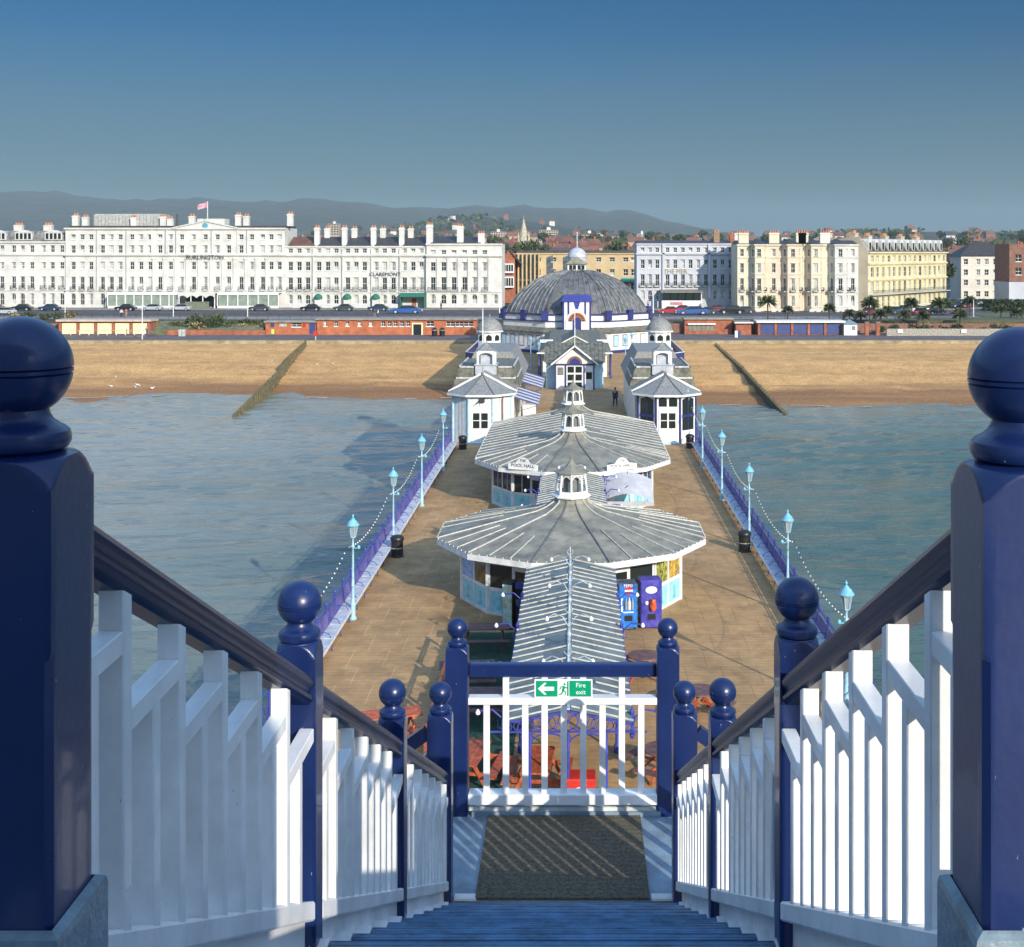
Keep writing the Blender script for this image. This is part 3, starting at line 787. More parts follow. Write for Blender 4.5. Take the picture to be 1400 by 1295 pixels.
ORG = mat('orange display behind glass', (.45,.14,.02), .2, .6, 5, col2=(.03,.03,.03)); BLUEG = mat('blue display behind glass', (.08,.12,.2), .2, .5, 5)
LOUVRE = mat('grey green louvre', (.13,.15,.14), .5, .2, 4)
k1 = kiosk('refreshment_kiosk', 'twelve sided white kiosk with wide grey roof and lantern, nearest on the pier', (-.19,52,ZD), 5.6, 2.5, 0, 1)
k2 = kiosk('pool_hall_kiosk', 'long white pool hall with ribbed grey roof and two lanterns behind the near kiosk', (-.19,71.3,ZD), 5.62, 2.5, 12.2, 2)
# pool hall boards
DARKTXT = mat('dark grey lettering', (.06,.06,.07), .5, 0)
for s_ in (-1,1):
    a = radians(30)*s_
    bx_ = -.19+s_*2.62; by_ = 71.3-4.85
    sb = thing('name_board', 'white arched THE POOL HALL board on the %s front eave of the pool hall' % ('left' if s_<0 else 'right'), 'sign', (bx_, by_, ZD+2.50), a*.8, 'pool hall boards')
    m = M(); pts = [(-.86,0),(.86,0),(.88,.30)] + [(.42,.36)] + [(.36*cos(t_), .36+.30*sin(t_)) for t_ in [pi*k/8 for k in range(1,8)]] + [(-.42,.36),(-.88,.30)]
    m.ext(pts, 0, .05, 0, 'y'); m.build('board', PWHITE, sb)
    inst('lettering', text_mesh('THE', .19, DARKTXT, .004), sb, (0,-.012,.49)); inst('lettering', text_mesh('POOL HALL', .235, DARKTXT, .004, 1.1), sb, (0,-.012,.22))

# ---- covered walkways
def walkway(label, ya, yb, hw, front):
    t = thing('covered_walkway', label, 'canopy', (-.2, ya, ZD), 0, 'covered walkways')
    L = yb-ya; he, hr = 2.30, 2.62
    for s_ in (-1,1):
        m = M(); m.quad((s_*hw,0,he),(s_*hw,L,he),(0,L,hr),(0,0,hr)) if s_ > 0 else m.quad((0,0,hr),(0,L,hr),(s_*hw,L,he),(s_*hw,0,he))
        m.quad((s_*hw,0,he-.03),(0,0,hr-.03),(0,L,hr-.03),(s_*hw,L,he-.03)); m.build('roof', WALKROOF, t)
        n = int(L/.52)
        for k in range(n):
            y = .10 + L*k/n; f_ = 1.0 if random.random() > .12 else .6
            m = M(); m.beam((s_*hw*1.01,y+.0,he+.02),(s_*hw*(1-f_)+s_*.08,y+.10,he+.02+(hr-he)*f_),.04,.035); m.build('batten', BATTEN, t)
    m = M(); m.box(-.045,.045,0,L,hr-.01,hr+.04); m.build('ridge', RIDGEP, t)
    m = M()
    for s_ in (-1,1): m.box(s_*hw-.03,s_*hw+.03,0,L,he-.2,he-.02)
    m.build('gutter', VIOLET, t)
    m = M()      # frilly iron frieze across the open end
    def frz(y):
        m.box(-hw-.35,hw+.35,y-.02,y+.02,he-.26,he-.22); m.beam((-hw,y,he-.03),(0,y,hr-.05),.04,.05); m.beam((hw,y,he-.03),(0,y,hr-.05),.04,.05)
        for k in range(13):
            x = -hw+.13+k*(2*hw-.26)/12; zt_ = hr-.05-(hr-he)*abs(x)/hw
            r = max(.05, (zt_-(he-.22))/2-.015); zc = (zt_+he-.22)/2
            m.tube([(x+r*cos(a_)*1.1, y, zc+r*sin(a_)) for a_ in [2*pi*q/8 for q in range(9)]], .018, 4, cap=False)
            m.tube([(x-.05,y,zc-r),(x+.05,y,zc+r)], .014, 4)
        for x0_, x1_ in ((-.95,0.0),(0.0,.95)):
            xm = (x0_+x1_)/2; hwid = (x1_-x0_)/2
            m.tube([(xm+hwid*cos(a_), y, he-.62+.34*sin(a_)) for a_ in [pi*q/10 for q in range(11)]], .022, 4)
            for q in (1,2,8,9):
                a_ = pi*q/10; m.tube([(xm+hwid*cos(a_),y,he-.62+.34*sin(a_)),(xm+hwid*(1 if q<5 else -1),y,he-.24)], .014, 4)
    frz(.02); m.build('iron_frieze', VIOLET, t)
    for y in ([.02] + [L*k/4 for k in range(1,4)]):
        for x in (-.95, 0, .95) if y < 1 else (-.95-.4, .95+.4):
            m = M(); m.lathe([(.09,0),(.09,.2),(.05,.28),(.042,1.5),(.06,1.55),(.042,1.6),(.042,he-.22)], 8, (x,y)); m.build('column', VIOLET, t, smooth=40)
    # ridge lamps on swan neck arms
    ys = [1.2, 5.0, 8.6, 12.0] if front else [1.5,4.6]
    for y in [q for q in ys if q < L+1]:
        m = M(); m.tube([(0,y,hr),(0,y,hr+1.25)], .018, 6); m.lathe([(.05,hr+.3),(.07,hr+.36),(.05,hr+.42)],8,(0,y))
        for s_ in (-1,1):
            m.tube([(0,y,hr+.55),(s_*.18,y,hr+.86),(s_*.42,y,hr+.95),(s_*.62,y,hr+.84)], .015, 5)
            m.tube([(0,y,hr+.95),(s_*.10,y,hr+1.05),(s_*.06,y,hr+1.15)], .014, 4)
        arm = m.build('lamp_arm', RIDGEP, t)
        for s_ in (-1,1):
            m = M(); m.lathe([(.02,-.05),(.055,-.02),(.06,.02),(.035,.07),(.015,.10)], 8); m.build('lamp_globe', BULB, arm, (s_*.64,y,hr+.78), smooth=60)
    # arms along the gutters
    for y in [q for q in (.5, 4.2, 7.9, 11.4) if q < L-.3]:
        for s_ in (-1,1):
            m = M(); m.tube([(s_*hw,y,he-.35),(s_*(hw+.08),y,he-.05),(s_*(hw+.30),y,he+.14),(s_*(hw+.62),y,he+.10)], .024, 5)
            m.tube([(s_*hw,y,he-.35),(s_*(hw+.16),y,he-.30),(s_*(hw+.16),y,he-.12)], .018, 4); m.lathe([(.03,he-.6),(.07,he-.5),(.04,he-.35),(.06,he+.1),(.01,he+.2)],6,(s_*hw,y))
            arm = m.build('gutter_arm', VIOLET, t)
            m = M(); m.lathe([(.02,-.05),(.06,-.02),(.065,.02),(.04,.07),(.015,.10)], 8); m.build('lamp_globe', BULB, arm, (s_*(hw+.66),y,he+.05), smooth=60)
    return t
RIDGEP = mat('chalky pale blue ridge', (.46,.55,.58), .6, .3, 5)
WALKROOF = mat('grey green corrugated roof', (.15,.18,.18), .5, .25, 1.5, .15, 12)
walkway('long ribbed gable canopy with ridge lamps leading to the near kiosk', 31.3, 46.9, 1.62, True)
walkway('short ribbed gable canopy joining the near kiosk and the pool hall', 57.2, 66.0, 1.62, False)

# ---- beer garden: tables, carpet, screens
o = tag(((lambda mm: (mm.box(-2.35,.0,-16,0,.004,.012), mm)[1])(M())).build('outdoor_carpet', CARPET, None, (-1.75,46.3,ZD)), 'green carpet laid on the deck left of the long canopy', 'carpet')
def picnic(x, y, rz, label, top, legs):
    t = thing('picnic_table', label, 'picnic table', (x,y,ZD), rz, 'rectangular picnic tables')
    m = M()
    for k in range(5): m.bbox(-.9,.9,-.38+k*.153,-.38+k*.153+.145,.71,.75,.004)
    m.build('tabletop', top, t)
    for s_ in (-1,1):
        m = M(); m.bbox(-.9,.9,s_*.74-.13,s_*.74+.13,.42,.455,.004); m.build('bench_plank', top, t)
    for s_ in (-.62,.62):
        m = M(); m.beam((s_,-.62,0),(s_,-.22,.70),.05,.09); m.beam((s_,.62,0),(s_,.22,.70),.05,.09); m.beam((s_+.05,-.85,.40),(s_+.05,.85,.40),.04,.09); m.build('leg_frame', legs, t)
def rtable(x, y, label, rz=0):
    t = thing('round_table', label, 'picnic table', (x,y,ZD), rz, 'round picnic tables')
    m = M(); m.lathe([(.02,.755),(.55,.755),(.56,.735),(.55,.715),(.02,.712)],24); m.build('tabletop', TABLETOP, t)
    for k in range(4):
        a = pi/2*k+pi/4; ca, sa = cos(a), sin(a)
        m = M(); c0 = Vector((ca*.92,sa*.92,0)); tn = Vector((-sa,ca,0))
        m.beam(Vector((ca*.92,sa*.92,.44))-tn*.36, Vector((ca*.92,sa*.92,.44))+tn*.36, .26,.04); m.build('seat_plank', TABLETOP, t)
        m = M(); m.beam((ca*.06,sa*.06,.70),(ca*.72,sa*.72,.0),.07,.05); m.beam((ca*.1,sa*.1,.37),(ca*1.0,sa*1.0,.40),.07,.05); m.build('leg', ORANGEWOOD, t)
TABLETOP = mat('dusty maroon table top', (.17,.08,.07), .6, .25, 5); ORANGEWOOD = mat('orange red stained wood', (.48,.10,.035), .6, .25, 6)
picnic(-3.25, 44.6, .05, 'maroon picnic table on the green carpet in front of the near kiosk', TABLETOP, DARKWOOD)
picnic(-3.5, 40.5, .1, 'dark picnic table second from the kiosk left of the canopy', TABLETOP, DARKWOOD)
picnic(-3.1, 38.0, 0, 'dark picnic table behind the left gate post', TABLETOP, DARKWOOD)
picnic(-5.35, 36.2, .3, 'orange red picnic table in the sun behind the two left ball posts', ORANGEWOOD, ORANGEWOOD)
picnic(-2.8, 33.4, 1.4, 'orange picnic table seen through the left gate balusters', ORANGEWOOD, ORANGEWOOD)
picnic(-1.0, 32.9, 1.5, 'orange picnic table by the canopy end columns', ORANGEWOOD, ORANGEWOOD)
rtable(2.25, 41.4, 'round maroon table right of the canopy beside the right gate post')
rtable(3.75, 38.1, 'round maroon table behind the right ball posts', .3)
rtable(2.35, 33.6, 'round maroon table seen through the right gate balusters', .2)
for i, (ya, yb) in enumerate(((34.6,37.4),(37.7,40.5),(40.8,43.6))):
    t = thing('wind_screen', 'low red brown timber wind screen left of the carpet, %s from the camera' % ('nearest','second','farthest')[i], 'screen', (-4.15, ya, ZD), 0, 'timber wind screens')
    m = M(); m.box(-.03,.03,0,yb-ya,.86,.98); m.box(-.025,.025,0,yb-ya,.1,.42); m.build('rail_board', REDBROWN, t)
    for y in (0.05, (yb-ya)-.05): m = M(); m.box(-.045,.045,y-.045,y+.045,0,1.02); m.build('post', REDBROWN, t)
    if i == 2: pass
t = thing('red_bin', 'red bin with round white badge standing under the end of the canopy', 'bin', (.12, 31.5, ZD))
m = M(); m.bbox(-.36,.36,-.3,.3,0,.85,.03); m.build('body', RED, t); m = M(); m.bbox(-.38,.38,-.32,.32,.85,.93,.03); m.build('lid', RED, t)
m = M(); m.lathe([(.24,-.002),(.24,0)],20); mm_ = m.mesh('badge', PWHITE); o = inst('badge', mm_, t, (0,-.304,.5)); o.rotation_euler = (pi/2,0,0)

# ---- vending machines
def vend(name, label, x, y, rz, w_, h_, body, face, deco):
    t = thing(name, label, 'vending machine', (x,y,ZD), rz, None)
    m = M(); m.bbox(-w_/2,w_/2,0,.75,0.06,h_,.02); m.build('cabinet', body, t)
    m = M(); m.box(-w_/2+.04,w_/2-.04,-.012,-.001,.12,h_-.05); m.build('front_panel', face, t)
    m = M(); m.box(-.14,.16,-.03,-.013,.36,.56); m.build('dispensing_slot', BLACK, t)
    deco(t); return t
PEPB = mat('bright blue machine front', (.02,.16,.50), .25, .5, 3, col2=(.01,.05,.25)); PURP = mat('violet machine front', (.07,.06,.28), .25, .5, 3, col2=(.03,.03,.25))
def deco1(t):
    m = M(); m.lathe([(.15,0),(.15,.006)],20); o = inst('badge_upper', m.mesh('badge', RED), t, (.02,-.0125,1.48)); o.rotation_euler = (pi/2,0,0)
    m = M(); m.box(-.13,.17,-.024,-.0195,1.45,1.51); m.build('badge_band', SWHITE, t)
    m = M(); m.box(-.26,-.20,-.020,-.0125,.7,1.2); m.box(-.18,.20,-.020,-.0125,.66,.70); m.build('trim', SWHITE, t)
    for k in range(3): m = M(); m.lathe([(.045,.78),(.05,.8),(.05,1.05),(.02,1.16),(.02,1.22)],8,(-.08+.12*k,-.03)); m.build('bottle_picture', LAMPGLASS if k != 1 else SWHITE, t)
    inst('lettering', text_mesh('PEPSI', .15, SWHITE, .004), t, (0,-.02,1.66))
def deco2(t):
    inst('lettering', text_mesh('cola', .22, SWHITE, .004), t, (0,-.02,1.52)) if False else None
    m = M(); m.lathe([(.22,0),(.2,.006)],20); o = inst('badge_upper', m.mesh('badge', SWHITE), t, (0,-.0125,1.45)); o.rotation_euler = (pi/2,0,0); o.scale = (1,.6,1)
    m = M(); m.lathe([(.10,.70),(.13,.78),(.12,1.05),(.10,1.12)],12,(.05,-.05)); m.build('cup_picture', mat('red orange cup', (.6,.10,.03), .4, .4, 9), t)
    m = M(); m.lathe([(.05,.92),(.07,.98),(.05,1.04)],8,(-.18,-.03)); m.build('swirl', SWHITE, t)
vend('vending_machine','bright blue drinks vending machine right of the canopy, narrower of the pair', 1.93, 46.55, .12, .72, 1.72, BLUEG, PEPB, deco1)
vend('vending_machine','violet blue drinks vending machine with red cup picture, standing nearest the kiosk windows', 2.80, 46.75, .10, .80, 1.80, PURP, PURP, deco2)
t = thing('display_cabinet','tall narrow ice cream display cabinet in the shade left of the canopy', 'display cabinet', (-2.55,46.6,ZD), -.25)
m = M(); m.bbox(-.2,.2,0,.6,0.04,1.75,.02); m.build('cabinet', BLACK, t)
m = M(); m.box(-.18,.18,-.012,-.001,.1,1.68); m.build('poster_front', mat('ice cream poster', (.25,.42,.40), .3, .8, 5, col2=(.45,.30,.12)), t)
t = thing('arcade_cabinet','dark amusement cabinet with violet trim beside the ice cream display', 'arcade machine', (-2.05,46.7,ZD))
m = M(); m.ext([(0,0),(.7,0),(.7,1.7),(.1,1.7),(.15,1.1),(0,.9)], -.2,.2,0,'x'); m.build('cabinet', BLACK, t)
m = M(); m.box(-.21,.21,-.01,.08,1.5,1.72); m.build('marquee', VIOLET, t)

# ---- white awning on the pool hall side
t = thing('white_awning', 'white curved awning with dark folding arms at the right of the pool hall front', 'awning', (2.65, 65.2, ZD))
m = M(); n = 12
top = [(-1.35+2.7*k/n, .9-.0*k, 2.05+.42*sin(pi*min(1,max(0,(k/n-.0)/1.0)))) for k in range(n+1)]
for k in range(n):
    a = top[k]; b = top[k+1]
    m.quad((a[0],-.7,a[2]-.85+.25*sin(pi*k/n)*0),(b[0],-.7,b[2]-.85),(b[0],.9,b[2]),(a[0],.9,a[2]))
m.box(-1.35,1.35,-.72,-.68,1.0,1.22)
m.build('canvas', mat('grey white canvas',(.46,.46,.48),.8,.1,2), t)
m = M(); m.beam((.1,-.72,1.0),(.05,.9,2.5),.03,.03); m.beam((-1.2,-.70,1.15),(.05,-.2,1.95),.03,.03); m.build('folding_arm', IRON, t)
# ------------------------------------------------------------------ corner pavilions and halls on the pier
SCALE = mat('fish scale grey slates', (.25,.25,.235), .6, .3, 7, .3, 30, col2=(.14,.14,.13))
NAVYT = TRIMNAVY
def P(px, py, Y): return ((px-VX)*Y/F, (HY-py)*Y/F)
def octo(R, cx=0, cy=0): return [(cx+R*sin(radians(22.5+45*k)), cy-R*cos(radians(22.5+45*k))) for k in range(8)]
def pavilion(side):
    nm_ = 'left' if side < 0 else 'right'
    t = thing('corner_pavilion', ('white and blue corner pavilion with slate roof and cupola, ' + ('striped awnings on its wall' if side<0 else 'right side of pier')), 'pavilion', (PX+side*6.85, 94, ZD), 0, 'corner pavilions')
    B = lambda m, n, mt, sm=None: m.build(n, mt, t, (0,0,0), sm)
    he = 3.62
    trim = PALEBLUE if side < 0 else NAVYT
    # octagonal front bay
    oc = octo(2.3)
    m = M(); m.prism(oc[:]+[], 0, he-.1); B(m, 'bay_wall', PWHITE)
    for k in (0,7,1,6):
        x, y = oc[k]; m = M(); m.lathe([(.085,0),(.085,he-.1)], 8, (x*1.0,y*1.0)); B(m, 'corner_trim', trim)
    for k in range(8):
        a = Vector((*oc[k],0)); b = Vector((*oc[(k+1)%8],0)); mid = (45*(k+1)) % 360
        if mid not in (0,45,315,90,270): continue
        d = b-a; L = d.length; rz = atan2(d.y,d.x)
        def W_(m, nme, mt): return m.build(nme, mt, t, a, None, rz)
        if mid == 0:
            m = M(); m.box(.2,L-.2,-.05,.0,.0,2.45); W_(m,'double_door',PWHITE)
            for (x0,x1) in ((.34,.82),(.94,L-.34)):
                for (z0,z1) in ((1.15,1.68),(1.74,2.25)):
                    m = M(); m.box(x0,x1,-.056,-.05,z0,z1); W_(m,'door_pane',GLASS)
            if side > 0:
                for (x0,x1) in ((.2,.8),(.95,L-.2)):
                    m = M(); m.ext([(x0,2.72),(x1,2.72),(x1,3.3),((x0+x1)/2,3.45),(x0,3.3)],-.02,-.004,0,'y'); W_(m,'window',GLASS)
            else:
                m = M(); m.box(.2,L-.2,-.03,-.004,2.55,2.75); W_(m,'lintel',PWHITE)
                m = M(); m.tube([(.85,-.03,2.75),(.85,-.03,he-.1)], .03,4); W_(m,'trim_strip',PALEBLUE)
                m = M(); m.beam((.9,-.1,3.25),(.6,-.5,2.95),.05,.05); m.box(.85,1.2,-.25,-.02,3.05,3.35); W_(m,'floodlight',IRON)
            m = M(); m.box(.05,L-.05,-.35,-.06,0,.14); W_(m,'door_step',PALEBLUE)
        elif (side > 0):
            m = M(); m.box(.25,L-.25,-.02,-.004,.95,1.9); W_(m,'window',GLASS)
            m = M(); m.ext([(.25,2.1),(L-.25,2.1),(L-.25,3.2),(L/2,3.4),(.25,3.2)],-.02,-.004,0,'y'); W_(m,'window',GLASS)
            m = M(); m.box(L/2-.04,L/2+.04,-.03,-.021,.95,3.3); m.box(.2,L-.2,-.03,-.021,1.9,2.1); W_(m,'glazing_bar',NAVYT)
        else:
            for x in (.35,.7,1.05,1.4):
                m = M(); m.box(x-.015,x+.015,-.012,-.002,.1,he-.15); W_(m,'board_seam',PALEBLUE if x in (.35,1.4) else LEAD)
            if mid in (45,): m = M(); m.tube([(L*.5,-.1,0),(L*.5,-.1,3.2),(L*.62,-.12,he-.05)], .05,6); W_(m,'drainpipe',BRICK2)
    # bay roof: half cone with swept facets
    m = M(); prof = [(2.72,he),(2.0,he+.28),(1.2,he+.62),(.5,he+.98),(.04,he+1.22)]
    m.lathe(prof, 8, (0,0), ph=-pi/2+radians(22.5)); B(m, 'bay_roof', SCALE)
    m = M(); m.prism(octo(2.76), he-.16, he-.01); B(m, 'eaves_board', PWHITE)
    m = M()
    for k in (7,0):
        a = radians(22.5+45*k); pts = [(r*sin(a)*1.01,-r*cos(a)*1.01,z+.03) for r,z in prof]; m.tube(pts,.04,4)
    B(m, 'hip_roll', GREYBAT)
    m = M(); m.lathe([(.06,he+1.15),(.10,he+1.35),(.03,he+1.5),(.01,he+1.85)], 6); B(m,'finial',ZINC)
    # hall behind the bay
    hw = 2.45; L0, L1 = .3, 17.5
    m = M(); m.box(-2.3,2.3, L0, L1, 0, he-.1); B(m, 'hall_wall', PWHITE)
    ap = he+1.25
    m = M(); m.ext([(-hw,he-.08),(hw,he-.08),(0,ap)], L0-.1, L0+3.4, 0, 'y'); B(m, 'front_gable', SCALE)
    m = M(); m.beam((-hw-.1,L0-.14,he-.02),(0,L0-.14,ap+.1),.16,.14); m.beam((hw+.1,L0-.14,he-.02),(0,L0-.14,ap+.1),.16,.14); B(m,'barge_board',PWHITE)
    m = M(); m.ext([(-hw-.15,he-.1),(hw+.15,he-.1),(hw-.35,he+1.45),(-hw+.35,he+1.45)], L0+3.3, 12.0, 0,'y'); B(m,'mansard_roof',ZINC2)
    m = M()
    for z, q, y1 in ((he+.62,hw-.02,L0+3.25),(he+1.48,hw-.3,L0+3.2)):
        m.box(-q,-.95,y1,y1+.1,z-.04,z+.06); m.box(.95,q,y1,y1+.1,z-.04,z+.06); m.box(q-.1,q,y1,12,z-.04,z+.06); m.box(-q,-q+.1,y1,12,z-.04,z+.06)
    B(m,'white_ledge',DIRTYW)
    for k in range(4):
        for s_ in (-1,1):
            m = M(); m.box(s_*(hw-.5)-.04,s_*(hw-.5)+.04,4+2*k,4.08+2*k,he-.1,he+1.4); B(m,'roof_rib',GREYBAT)
    # cupola on the hall
    m = M(); m.box(-.82,.82,3.4,5.2,he+.9,he+1.62); m.box(-.9,.9,3.3,5.3,he+1.62,he+1.70); B(m,'cupola_base',SILVER)
    m = M(); 
    for sx_ in (-1,1):
        for sy in (3.55,5.0): m.box(sx_*.62-.09,sx_*.62+.09,sy-.09,sy+.09,he+1.70,he+2.65)
    for sy in (3.55,5.0):
        m.ext([(-.62,2.2),(-.5,2.42),(-.25,2.55),(0,2.58),(.25,2.55),(.5,2.42),(.62,2.2),(.62,2.72),(-.62,2.72)], sy-.06, sy+.06, 0,'y')
    nv = len(m.v); m.v = [(x,y,z if z > he else z+he) for x,y,z in m.v]
    B(m,'cupola_frame',PWHITE)
    m = M(); m.box(-.45,.45,3.9,4.7,he+1.7,he+2.6); B(m,'cupola_core',SILVER)
    m = M(); m.lathe([(1.12,he+2.70),(.62,he+2.86),(.3,he+3.05),(.08,he+3.3),(.02,he+3.5)],4,(0,4.28),ph=pi/4); B(m,'cupola_roof',SCALE)
    # second hall with hipped scaled roof
    m = M(); m.ext([(-hw-.15,he-.1),(hw+.15,he-.1),(hw-.9,he+2.0),(-hw+.9,he+2.0)], 12.0, L1+5, 0,'y'); B(m,'rear_roof',SCALE)
    m = M(); m.box(-2.3,2.3, L1, L1+5, 0, he-.1); B(m,'rear_wall',PWHITE)
    # domed turret
    tx = side*1.15; ty = 24.5; tz = 5.0
    ot = octo(1.12,tx,ty)
    m = M(); m.prism(octo(1.3,tx,ty),tz-1.6,tz); B(m,'turret_base',PWHITE)
    m = M(); m.prism(ot,tz,tz+1.55); B(m,'turret_wall',PWHITE)
    for k in (7,0,1,6):
        a = Vector((*ot[k],tz)); b = Vector((*ot[(k+1)%8],tz)); d = b-a; L = d.length; rz = atan2(d.y,d.x)
        m = M(); m.ext([(.16,.72),(L-.16,.72),(L-.16,1.12),(L/2,1.3),(.16,1.12)],-.02,-.002,0,'y'); m.build('turret_window',GLASS,t,a,None,rz)
    m = M(); m.lathe([(1.28,tz+1.5),(1.30,tz+1.6),(1.18,tz+1.66)],16,(tx,ty)); B(m,'turret_cornice',PWHITE)
    m = M(); m.lathe([(1.22,tz+1.62)]+[(1.2*cos(a_),tz+1.66+1.15*sin(a_)) for a_ in [pi/2*k/8 for k in range(1,8)]]+[(.05,tz+2.84),(.10,tz+2.95),(.02,tz+3.2)],16,(tx,ty)); B(m,'turret_dome',SCALE,50)
    return t
pavilion(-1); pavilion(1)
STRIPE = {0:mat('navy awning stripe', (.09,.10,.22), .8, .15, 3), 1:mat('white awning stripe', (.66,.64,.66), .8, .12, 3)}
for i,(y0,y1) in enumerate(((95.0,103.4),(106.5,116.2))):
    t = thing('striped_awning', 'navy and white striped awning on the left hall wall, %s one' % ('nearer','farther')[i], 'awning', (PX-4.5,y0,ZD), 0, 'striped awnings')
    n = 9
    for k in range(n):
        ya = (y1-y0)*k/n; yb = (y1-y0)*(k+1)/n
        m = M(); m.add([(0,ya,3.0),(1.75,ya,2.45),(1.75,yb,2.45),(0,yb,3.0),(1.75,ya,2.2),(1.75,yb,2.2)],[(0,1,2,3),(1,4,5,2)]); 
        m.build('stripe', STRIPE[k%2], t)
    m = M(); m.tube([(1.7,0.1,2.4),(0,.1,1.9)],.03,4); m.tube([(1.7,y1-y0-.1,2.4),(0,y1-y0-.1,1.9)],.03,4); m.build('arm', IRON, t)
    m = M(); m.bbox(.1,1.2,.5,1.7,0,1.0,.02); m.build('counter', PWHITE, t)

# ------------------------------------------------------------------ porch, link building and domed theatre
def tlabel(n): return n
th = thing('domed_theatre', 'large octagonal white theatre with grey ribbed dome, lantern and navy trim at the shore end', 'theatre', (.12,185,ZD))
T = lambda m, n, mt, sm=None: m.build(n, mt, th, None, sm)
m = M(); m.prism(octo(12.1),0,2.9); T(m,'lower_wall',PWHITE)
m = M(); m.lathe([(12.6,2.85),(12.65,3.0),(11.2,3.65)],8,ph=-pi/2+radians(22.5),cap=False); T(m,'skirt_roof',ZINC2)
m = M(); m.prism(octo(11.4),3.2,5.25); T(m,'upper_wall',PWHITE)
m = M(); m.prism(octo(11.62),4.36,4.50); T(m,'navy_string',NAVYT)
m = M(); m.prism(octo(11.66),5.25,5.42); T(m,'navy_parapet_trim',NAVYT)
m = M(); m.prism(octo(12.15),0.0,.42); T(m,'navy_plinth',NAVYT)
ring_ = [(11.0,5.4),(10.6,6.2),(9.7,7.45),(8.4,8.7),(6.7,9.85),(4.6,10.7),(2.9,11.15),(1.6,11.35)]
m = M(); m.lathe(ring_,8,ph=-pi/2+radians(22.5)); T(m,'dome',DOMEGREY)
DRIB = mat('worn pale dome rib', (.26,.265,.26), .5, .35, 1.4)
for k in range(8):
    a0 = radians(22.5+45*k)
    m = M(); m.tube([(r*sin(a0)*1.003,-r*cos(a0)*1.003,z+.04) for r,z in ring_],.09,4); T(m,'hip_rib',DOMEGREY)
    mid = 45*(k+1)%360
    if mid in (135,180,225): continue
    a1 = radians(22.5+45*(k+1)); N_ = 9
    for q in range(1,N_):
        f_ = q/N_
        pts = []
        for r,z in ring_:
            A = Vector((r*sin(a0),-r*cos(a0),z)); B_ = Vector((r*sin(a1),-r*cos(a1),z))
            # ribs parallel to the facet centre line
            base = Vector((ring_[0][0]*sin(a0),-ring_[0][0]*cos(a0),0)).lerp(Vector((ring_[0][0]*sin(a1),-ring_[0][0]*cos(a1),0)),f_)
            width = (B_-A).length; w0 = ring_[0][0]*2*sin(radians(22.5)); off = (f_-.5)*w0*(.25+.75*r/ring_[0][0])
            if abs(off) > width/2: break
            C = (A+B_)/2; pts.append(C + (B_-A).normalized()*off + Vector((0,0,.05)))
        if len(pts) > 1:
            m = M(); m.tube(pts, .07 if mid == 0 else .10, 4); T(m,'dome_rib', GREYBAT if mid == 0 else DRIB)
for k in range(8):
    for f_, w_ in ((0,.5),(.5,.45)):
        p = Vector((*octo(11.6)[k],0)); q = Vector((*octo(11.6)[(k+1)%8],0)); c = p.lerp(q,f_)
        if f_ == .5 and 45*(k+1)%360 == 0: continue
        rz = atan2((q-p).y,(q-p).x)
        m = M(); m.box(-w_,w_,-.15,.3,4.55,5.75); m.box(-w_-.08,w_+.08,-.22,.35,5.75,5.9); m.build('parapet_pier',NAVYT,th,c,None,rz)
# frames on the visible lower walls
for k in range(8):
    mid = 45*(k+1)%360
    if mid in (135,180,225): continue
    a = Vector((*octo(12.1)[k],0)); b = Vector((*octo(12.1)[(k+1)%8],0)); d = b-a; L = d.length; rz = atan2(d.y,d.x)
    for f_ in (.12,.32,.52,.72,.9):
        x = L*f_
        m = M(); m.box(x-.5,x+.5,-.05,-.003,.9,2.5); m2 = m.build('wall_frame',NAVYT,th,a,None,rz)
        m = M(); m.box(x-.42,x+.42,-.06,-.051,.98,2.42); m.build('frame_panel',PALEBLUE if f_<.4 else PWHITE,m2,None)
# entrance bay
m = M(); m.box(-1.95,1.95,-12.3,-9.8,3.0,7.3); T(m,'entrance_bay',PWHITE)
m = M(); m.ext([(-2.25,7.2),(2.25,7.2),(1.75,8.1),(-1.75,8.1)],-12.5,-8.2,0,'y'); T(m,'bay_roof',VIOLET)
for x in (-1.85,-1.15,1.15,1.85):
    m = M(); m.box(x-.12,x+.12,-12.36,-12.301,3.2,7.2); T(m,'pilaster',NAVYT)
m = M(); m.ext([(-.18,6.2),(.18,6.2),(.45,7.2),(-.45,7.2)],-12.36,-12.302,0,'y'); T(m,'keystone',VIOLET)
def arcpoly(r0,r1,z0,n=14): return [(r1*cos(pi*k/n),z0+r1*sin(pi*k/n)) for k in range(n+1)]+[(r0*cos(pi*k/n),z0+r0*sin(pi*k/n)) for k in range(n,-1,-1)]
ORR = mat('orange arch paint',(.42,.13,.03),.5,.1,3)
m = M(); m.ext([(-1.5,3.2),(1.5,3.2)]+[(1.5*cos(pi*k/14),4.5+1.5*sin(pi*k/14)) for k in range(15)],-12.42,-12.37,0,'y'); T(m,'arch_surround',PWHITE)
m = M(); m.ext(arcpoly(.62,1.22,4.5),-12.46,-12.425,0,'y'); T(m,'orange_arch',ORR)
for k in range(9):
    a_ = pi*(k+.5)/9; m = M(); m.box(-.10,.10,-.03,.0,-.14,.14); o = m.build('arch_letter_block',IRON,th,(.92*cos(a_),-12.462,4.5+.92*sin(a_))); o.rotation_euler = (0,-(a_-pi/2),0)
m = M(); m.ext([(-.6,3.2),(.6,3.2)]+[(.6*cos(pi*k/10),4.5+.6*sin(pi*k/10)) for k in range(11)],-12.45,-12.424,0,'y'); T(m,'arch_door',NAVYT)
